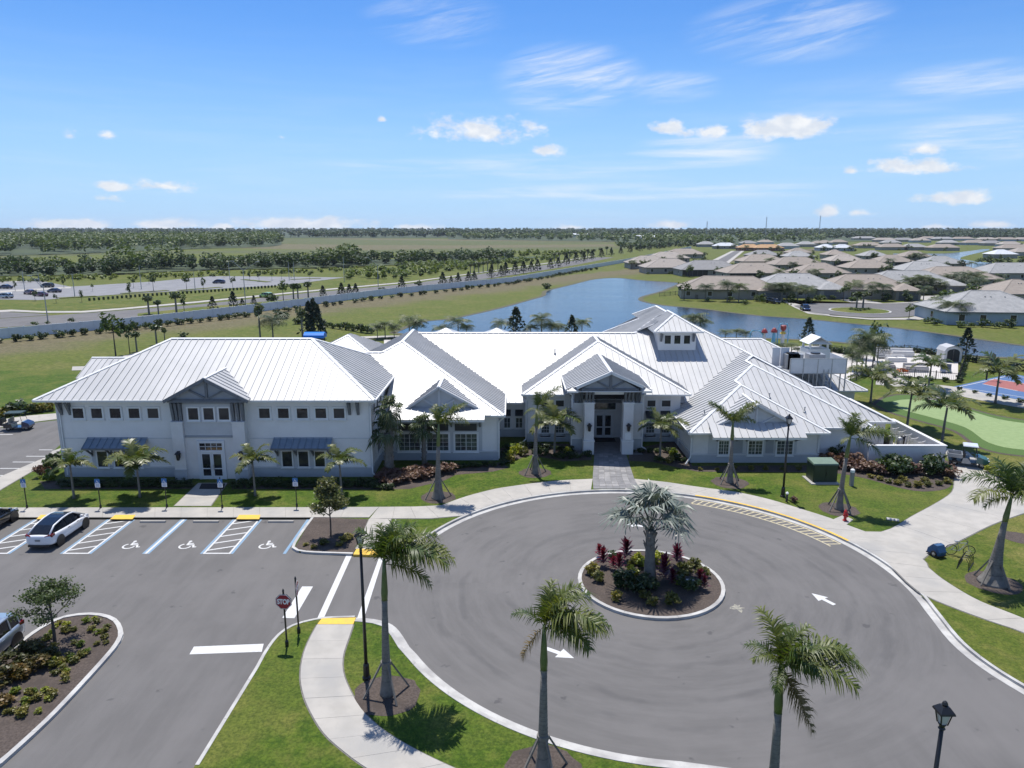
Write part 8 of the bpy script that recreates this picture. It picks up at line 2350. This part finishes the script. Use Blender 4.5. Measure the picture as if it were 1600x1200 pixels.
def house(l,r,py,dep,roof,wall,label,rz=0.0,group='houses beyond the lake',wing=None,garage=None,lanai=False,detail=True,eave=2.9):
    xl_,yl_=G(l,py);xr_,_=G(r,py);W_=xr_-xl_
    root=empty('house',((xl_+xr_)/2,yl_,0),R(rz),label,'house',group)
    a,b=-W_/2,W_/2;ov=.6
    MB().box(a+ov,b-ov,ov,dep-ov,0,eave).build('wall',WALL[wall],root,local=True)
    mb=MB();p,q=hip(mb,a,b,0,dep,eave-.05,.46);ro=mb.build('roof',TILE[roof],root,local=True)
    if detail:
        cp_=MB();cn=[(a,0,eave),(b,0,eave),(b,dep,eave),(a,dep,eave)]
        wide=W_>=dep
        for i,e in enumerate(cn):cap(cp_,e,(p if i in (0,3) else q) if wide else (p if i in (0,1) else q),.4,.05)
        if (Vector(p)-Vector(q)).length>.3:cap(cp_,p,q,.4,.05)
        cp_.build('ridge_cap',TILE[roof],ro,local=True)
        fb=MB();fb.box(a,b,-.02,.02,eave-.28,eave-.06);fb.box(a-.02,a+.02,.021,dep,eave-.28,eave-.06);fb.box(b-.02,b+.02,.021,dep,eave-.28,eave-.06);fb.build('fascia',MAT['timber'],ro,local=True)
        rr=random.Random(int(l*7+py))
        for k in range(3):xx_=a+W_*rr.uniform(.3,.7);MB().lathe([(.12,0),(.12,.4),(.2,.42),(.05,.5)],6,(xx_,dep*.35,eave+dep*.35*.4)).build('vent',MAT['plastic'],ro,local=True)
        nw=max(2,int(W_/5));
        for k in range(nw):
            xx_=a+W_*(k+.5+rr.uniform(-.15,.15))/nw
            if garage and garage[0]*W_+a-1<xx_<garage[1]*W_+a+1:continue
            f=MB();f.box(xx_-.7,xx_+.7,ov-.06,ov+.01,.8,2.3);f=f.build('window',MAT['trim'],root,local=True)
            MB().box(xx_-.6,xx_+.6,ov-.08,ov-.061,.9,2.2).build('pane',MAT['glass'],f,local=True)
        for s,xs in ((-1,a+ov),(1,b-ov)):
            f=MB();f.box(xs+min(0,s*.07),xs+max(0,s*.07),dep*.4,dep*.4+1.3,.8,2.3);f=f.build('window',MAT['trim'],root,local=True)
            MB().box(xs+min(s*.071,s*.09),xs+max(s*.071,s*.09),dep*.4+.1,dep*.4+1.2,.9,2.2).build('pane',MAT['glass'],f,local=True)
    if wing:
        wx0,wx1,wd_=a+W_*wing[0],a+W_*wing[1],wing[2]
        MB().box(wx0+ov,wx1-ov,-wd_+ov,ov+1,0,eave-.02).build('wing_wall',WALL[wall],root,local=True)
        mb=MB();hip(mb,wx0,wx1,-wd_,wd_*.9+(wx1-wx0)*.5,eave-.08,.46);mb.build('wing_roof',TILE[roof],root,local=True)
    if garage:
        gx0,gx1=a+W_*garage[0],a+W_*garage[1];yy_=(-wing[2]+ov if wing and wing[0]<=garage[0] and wing[1]>=garage[1] else ov)
        g_=MB().box(gx0,gx1,yy_-.06,yy_+.02,0,2.35).build('garage_door',MAT['timber'],root,local=True)
        mb=MB()
        for k in range(1,4):mb.box(gx0,gx1,yy_-.075,yy_-.061,k*.58-.02,k*.58+.02)
        mb.build('door_rail',MAT['louvre'],g_,local=True)
    if lanai:
        lx0,lx1=a+W_*lanai[0],a+W_*lanai[1]
        MB().box(lx0,lx1,ov-.12,ov-.001,.1,2.55).build('screened_porch',MAT['louvre'],root,local=True)
        mb=MB();k=int((lx1-lx0)/2)
        for i in range(k+1):x_=lx0+(lx1-lx0)*i/max(k,1);mb.box(x_-.05,x_+.05,ov-.17,ov-.121,.1,2.55)
        mb.build('porch_post',MAT['timber'],root,local=True)
    return root


house(1063,1220,468,15,'tan','cream','nearest tan-roofed house on the lake point, its garage to the right',-9,wing=(.74,1.0,3),garage=(.79,.96))
house(1480,1650,509,17,'grey','blue','large pale blue house with a mottled grey roof at the right edge',-6)
house(1290,1432,468,17,'tan','cream','large tan-roofed house behind the palms of the turning head',-6,wing=(.7,1.0,3),garage=(.75,.95))
house(1182,1320,466,17,'grey','greige','grey-roofed house with a dark garage left of the turning head',-4,wing=(.66,1.0,3),garage=(.72,.94))
house(1360,1503,459,17,'grey','greige','light grey-roofed house behind the large tan one',-5,wing=(.75,1.0,3),garage=(.8,.96))
house(1440,1566,449,17,'tan','greige','tan-roofed house right of the light grey-roofed one',-5)
house(1542,1660,438,16,'grey','greige','grey-roofed house cut by the right edge above the blue house',3)
house(1562,1660,476,15,'tan','cream','tan roof corner at the right edge behind the blue house',0)
house(1135,1236,438,16,'tan','greige','tan-roofed house with a dark screened porch right of the grey one',3,lanai=(.05,.5))
house(1064,1164,432,16,'dove','greige','grey-roofed house with a long dark porch on the far lake shore',3,lanai=(.02,.42))
house(1008,1092,428,16,'sand','cream','sand-roofed house at the head of the lake',3)
house(983,1052,420,15,'sand','greige','sand-roofed house nearest the white wall at the head of the lake',4)
house(1016,1080,411,15,'sand','cream','sand-roofed house behind the two at the head of the lake',4)
house(1042,1104,404,15,'tan','cream','dull tan roof farther back along the white wall',4)
house(1247,1330,438,16,'tan','greige','tan-roofed house left of the large tan one',-2)
house(1210,1292,423,15,'tan','greige','tan-roofed house behind and left, before the grey and tan pair',2)
house(1160,1232,417,15,'tan','cream','tan-roofed house right of the straight street',3)
house(1172,1222,406,14,'dove','cream','grey-roofed house farther up right of the straight street',3)
house(1230,1275,408,14,'grey','greige','grey roof with a tan one peeping over it',2)
house(1234,1270,401,14,'tan','cream','tan roof peeping over the grey one',2)
house(1326,1402,429,15,'tan','greige','tan-roofed house left of the big light grey roof',-2)
house(1412,1503,433,15,'grey','greige','broad light grey roof in the middle of the right-hand houses',-2)
house(1446,1511,421,15,'grey','greige','grey-roofed house with dark windows on the pond shore',-3,lanai=(.3,.55))
house(1372,1432,418,15,'tan','greige','tan-roofed house with a dark recessed porch left of the pond',0,lanai=(.45,.75))
house(1298,1354,416,15,'sand','greige','sand-roofed house with a dark porch facing the camera',0,lanai=(.1,.6))
house(1412,1458,408,14,'tan','cream','tan-roofed house behind the pond palms',0)
house(1350,1390,407,14,'grey','greige','grey pyramid-like roof above the sand-roofed house',0)
house(1292,1328,405,14,'tan','cream','tan roof up behind the sand-roofed house',0)
house(1155,1192,392,13,'orange','brick','unfinished house with an orange roof, left of two',0)
house(1180,1226,392.5,13,'orange','brick','unfinished house with an orange roof and brick wall, right of two',0)
house(1117,1154,389,13,'white','greige','white-roofed house at the end of the straight street',0)
house(1280,1308,392,13,'white','blue','left of two white-roofed houses in the far row',0)
house(1304,1336,392.5,13,'white','blue','right of two white-roofed houses in the far row',0)
hrr=random.Random(44)
for l,r,py,c in [(1091,1119,386,'grey'),(1158,1184,384,'dove'),(1186,1210,382,'tan'),(1216,1250,389,'grey'),(1248,1276,386,'grey'),(1270,1290,384,'tan'),(1376,1419,391,'tan'),(1413,1451,391,'grey'),(1455,1501,392,'tan'),(1340,1380,388,'tan'),(1380,1410,383,'grey'),(1300,1326,382,'tan'),
                    (1280,1302,383,'tan'),(1334,1370,375,'grey'),(1368,1402,378,'sand'),(1398,1430,378,'dove'),(1426,1456,379,'sand'),(1440,1466,375,'tan'),(1460,1492,376,'grey'),(1490,1524,376,'tan'),(1508,1545,383,'tan'),(1538,1570,384,'dove'),(1565,1600,386,'sand'),(1530,1560,377,'sand'),(1556,1592,377,'tan'),(1588,1630,377,'sand'),(1564,1625,393,'tan'),(1586,1650,400,'sand'),(1552,1592,404,'white'),(1470,1500,383,'grey')]:
    house(l,r,py,13 if r-l>24 else 12,c,hrr.choice(['cream','greige','blue']),'small hip-roofed house in the far rows towards the horizon',0,'far rows of houses',detail=False)
for l,r,py,lab in [(0,40,372,'long low white building at the far left below the tree line'),(50,130,372,'long low white shed right of the leftmost one below the tree line'),(150,186,372,'short white shed at the right end of the far left row'),(995,1024,375,'white-roofed building half hidden by trees left of the houses'),(893,930,370,'small long white building at the foot of the horizon trees')]:
    x0_,y0_=G(l,py);x1_,_=G(r,py);root=empty('far_building',((x0_+x1_)/2,y0_,0),0,lab,'building','white buildings on the horizon')
    w_=(x1_-x0_)/2;MB().box(-w_,w_,0,20,0,4.5).build('wall',MAT['trim'],root,local=True);mb=MB();mb.loft([[(-w_-1,-1,4.5),(-w_-1,10,7.5),(-w_-1,21,4.5)],[(w_+1,-1,4.5),(w_+1,10,7.5),(w_+1,21,4.5)]]);mb.build('roof',TILE['white'],root,local=True)
# planting among the houses
for px,py,h,lab in [(1136,471,35,'left palm before the nearest tan house'),(1154,472,32,'right palm before the nearest tan house')]:far_plant('palm',px,py,h,lab,'palms before the nearest house',0,1.25)
for px,py,h in [(1206,466,26),(1216,467,28),(1228,467,28),(1246,468,26),(1258,470,24),(1262,466,22),(1322,458,26),(1330,462,26),(1354,462,24),(1372,462,24),(1378,466,26),(1405,462,24),(1420,456,26),(1432,456,28),(1442,456,28),(1452,456,26),(1476,448,20),(1484,448,22),(1500,450,26),(1512,452,30),(1520,452,30),(1526,458,28),(1562,444,18),(1430,406,12),(1438,408,14),(1388,424,10),(1480,500,34),(1496,502,32)]:
    far_plant('palm',px,py+(4 if py>440 else 2),h+(4 if py>440 else 2),'palm among the houses round the turning head','palms among the houses',0,1.35)
for px,py,h in [(1164,473,8),(1106,468,6),(1192,470,8),(1236,470,12),(1262,471,10),(1284,468,10),(1334,470,12),(1384,468,14),(1420,468,12),(1474,474,26),(1480,468,22),(1520,466,26),(1532,470,22),(1545,466,24),(1556,462,20),(1580,456,20),(1596,455,22),(1450,502,12),(1462,505,10),(1504,508,12),(1556,510,10),(1566,508,10),(1230,430,8),(1250,432,10),(1180,414,7),(1148,416,10),(1160,418,10),(1530,408,10),(1545,408,12),(1560,410,12),(1575,410,12),(1596,408,12),(1086,410,8),(1100,408,10),(1094,416,7),(1390,422,8),(1400,424,8)]:
    far_plant('bush',px,py+3,h+2,'dark bush in the gardens of the houses','garden bushes among the houses',0,1.5)
grr=random.Random(9)
for hs in [o for o in list(col.objects) if o.parent is None and o.get('category')=='house']:
    wall_=[c for c in hs.children if c.name.split('.')[0]=='wall'][0]
    hwid=max(v.co.x for v in wall_.data.vertices);near=hs['group'] != 'far rows of houses'
    for k in range(6 if near else 2):
        q=hs.matrix_basis @ Vector((grr.uniform(-1.05,1.05)*hwid,grr.uniform(-5.5,-1.8),0))
        kind=grr.choice(['bush','bush','tree','tree','palm']) if near else grr.choice(['tree','bush'])
        if near and (q.y<G(0,476)[1] or hs.location.x>100 and q.y<190):kind='bush'
        h_=dict(bush=(1.2,2.6),tree=(3.0,5.2),palm=(3.5,5.5))[kind];h_=grr.uniform(*h_)
        root=empty(NAMES[kind],tuple(q),grr.uniform(0,6),{'bush':'dark garden bush close to the front wall of a house','tree':'small dark tree in the front garden of a house','palm':'small palm in the front garden of a house'}[kind],CATS[kind],'garden planting of the houses')
        root.scale=(h_*1.3,h_*1.3,h_)
        if TRK[kind]:link('trunk',TRK[kind],root)
        link('crown',grr.choice(FARC[kind]),root)
for px,py,h,lab in [(1338,482,26,'left palm on the round street island'),(1348,482,27,'right palm on the round street island')]:far_plant('sabal',px,py,h,lab,'palms on the street island',0,1.6)
for px,py in [(1330,485),(1336,486),(1350,486),(1357,485),(1343,487)]:far_plant('bush',px,py,6,'low dark bush on the round street island','bushes on the street island',0,1.6)
far_plant('tree',1420,499,25,'single young tree on the grass at the lake side of the turning head',None,0,1.1)
far_plant('palm',1472,497,40,'tallest palm at the left end of the blue house',None,0,1.2)
for px,py in [(1305,467),(1312,467),(1316,468),(1323,468),(1330,469),(1430,464),(1434,465),(1438,465),(1500,459),(1507,460),(1226,475),(1231,476),(1236,477)]:
    far_plant('bush',px,py,3.4,'tiny round clipped bush beside a driveway','clipped driveway bushes',0,1.1)

# ================================================================== AIR
hz=MB().box(-6500,6500,-60,6500,-1.2,80).build('haze',None)
hm=bpy.data.materials.new('thin_summer_haze');hm.use_nodes=True
for n in list(hm.node_tree.nodes):
    if n.type=='BSDF_PRINCIPLED':hm.node_tree.nodes.remove(n)
pv=hm.node_tree.nodes.new('ShaderNodeVolumePrincipled')
pv.inputs['Color'].default_value=(.80,.88,1,1)
pv.inputs['Density'].default_value=.00006
pv.inputs['Anisotropy'].default_value=.3
hm.node_tree.links.new(pv.outputs[0],hm.node_tree.nodes['Material Output'].inputs['Volume'])
hz.data.materials.append(hm)
tag(hz,kind='stuff')

# ------------------------------------------------------------------ labels of look-alikes: told apart by their order from the left
ONES=' second third fourth fifth sixth seventh eighth ninth tenth eleventh twelfth thirteenth fourteenth fifteenth sixteenth seventeenth eighteenth nineteenth'.split(' ')
TENS={20:('twentieth','twenty'),30:('thirtieth','thirty'),40:('fortieth','forty')}


def ordinal(n):
    if n==1:return 'leftmost'
    if n<20:return ONES[n-1]+' from the left'
    t_,o_=n // 10*10,n%10
    return (TENS[t_][0] if not o_ else TENS[t_][1]+'-'+('first' if o_==1 else ONES[o_-1]))+' from the left'


same={}
for o in list(col.objects):
    if o.parent is None and 'label' in o:same.setdefault(o['label'],[]).append(o)
for lab,os_ in same.items():
    if 2<=len(os_)<=48:
        os_.sort(key=lambda o:o.location.x/max(o.location.y*CP-(o.location.z-CAM_H)*SP,1))
        for i,o in enumerate(os_):
            new=lab+', '+ordinal(i+1)+(' of its kind' if i else ' of its kind')
            if len(new.split())>16:new=lab+', '+ordinal(i+1)
            if len(new.split())<=16:o['label']=new
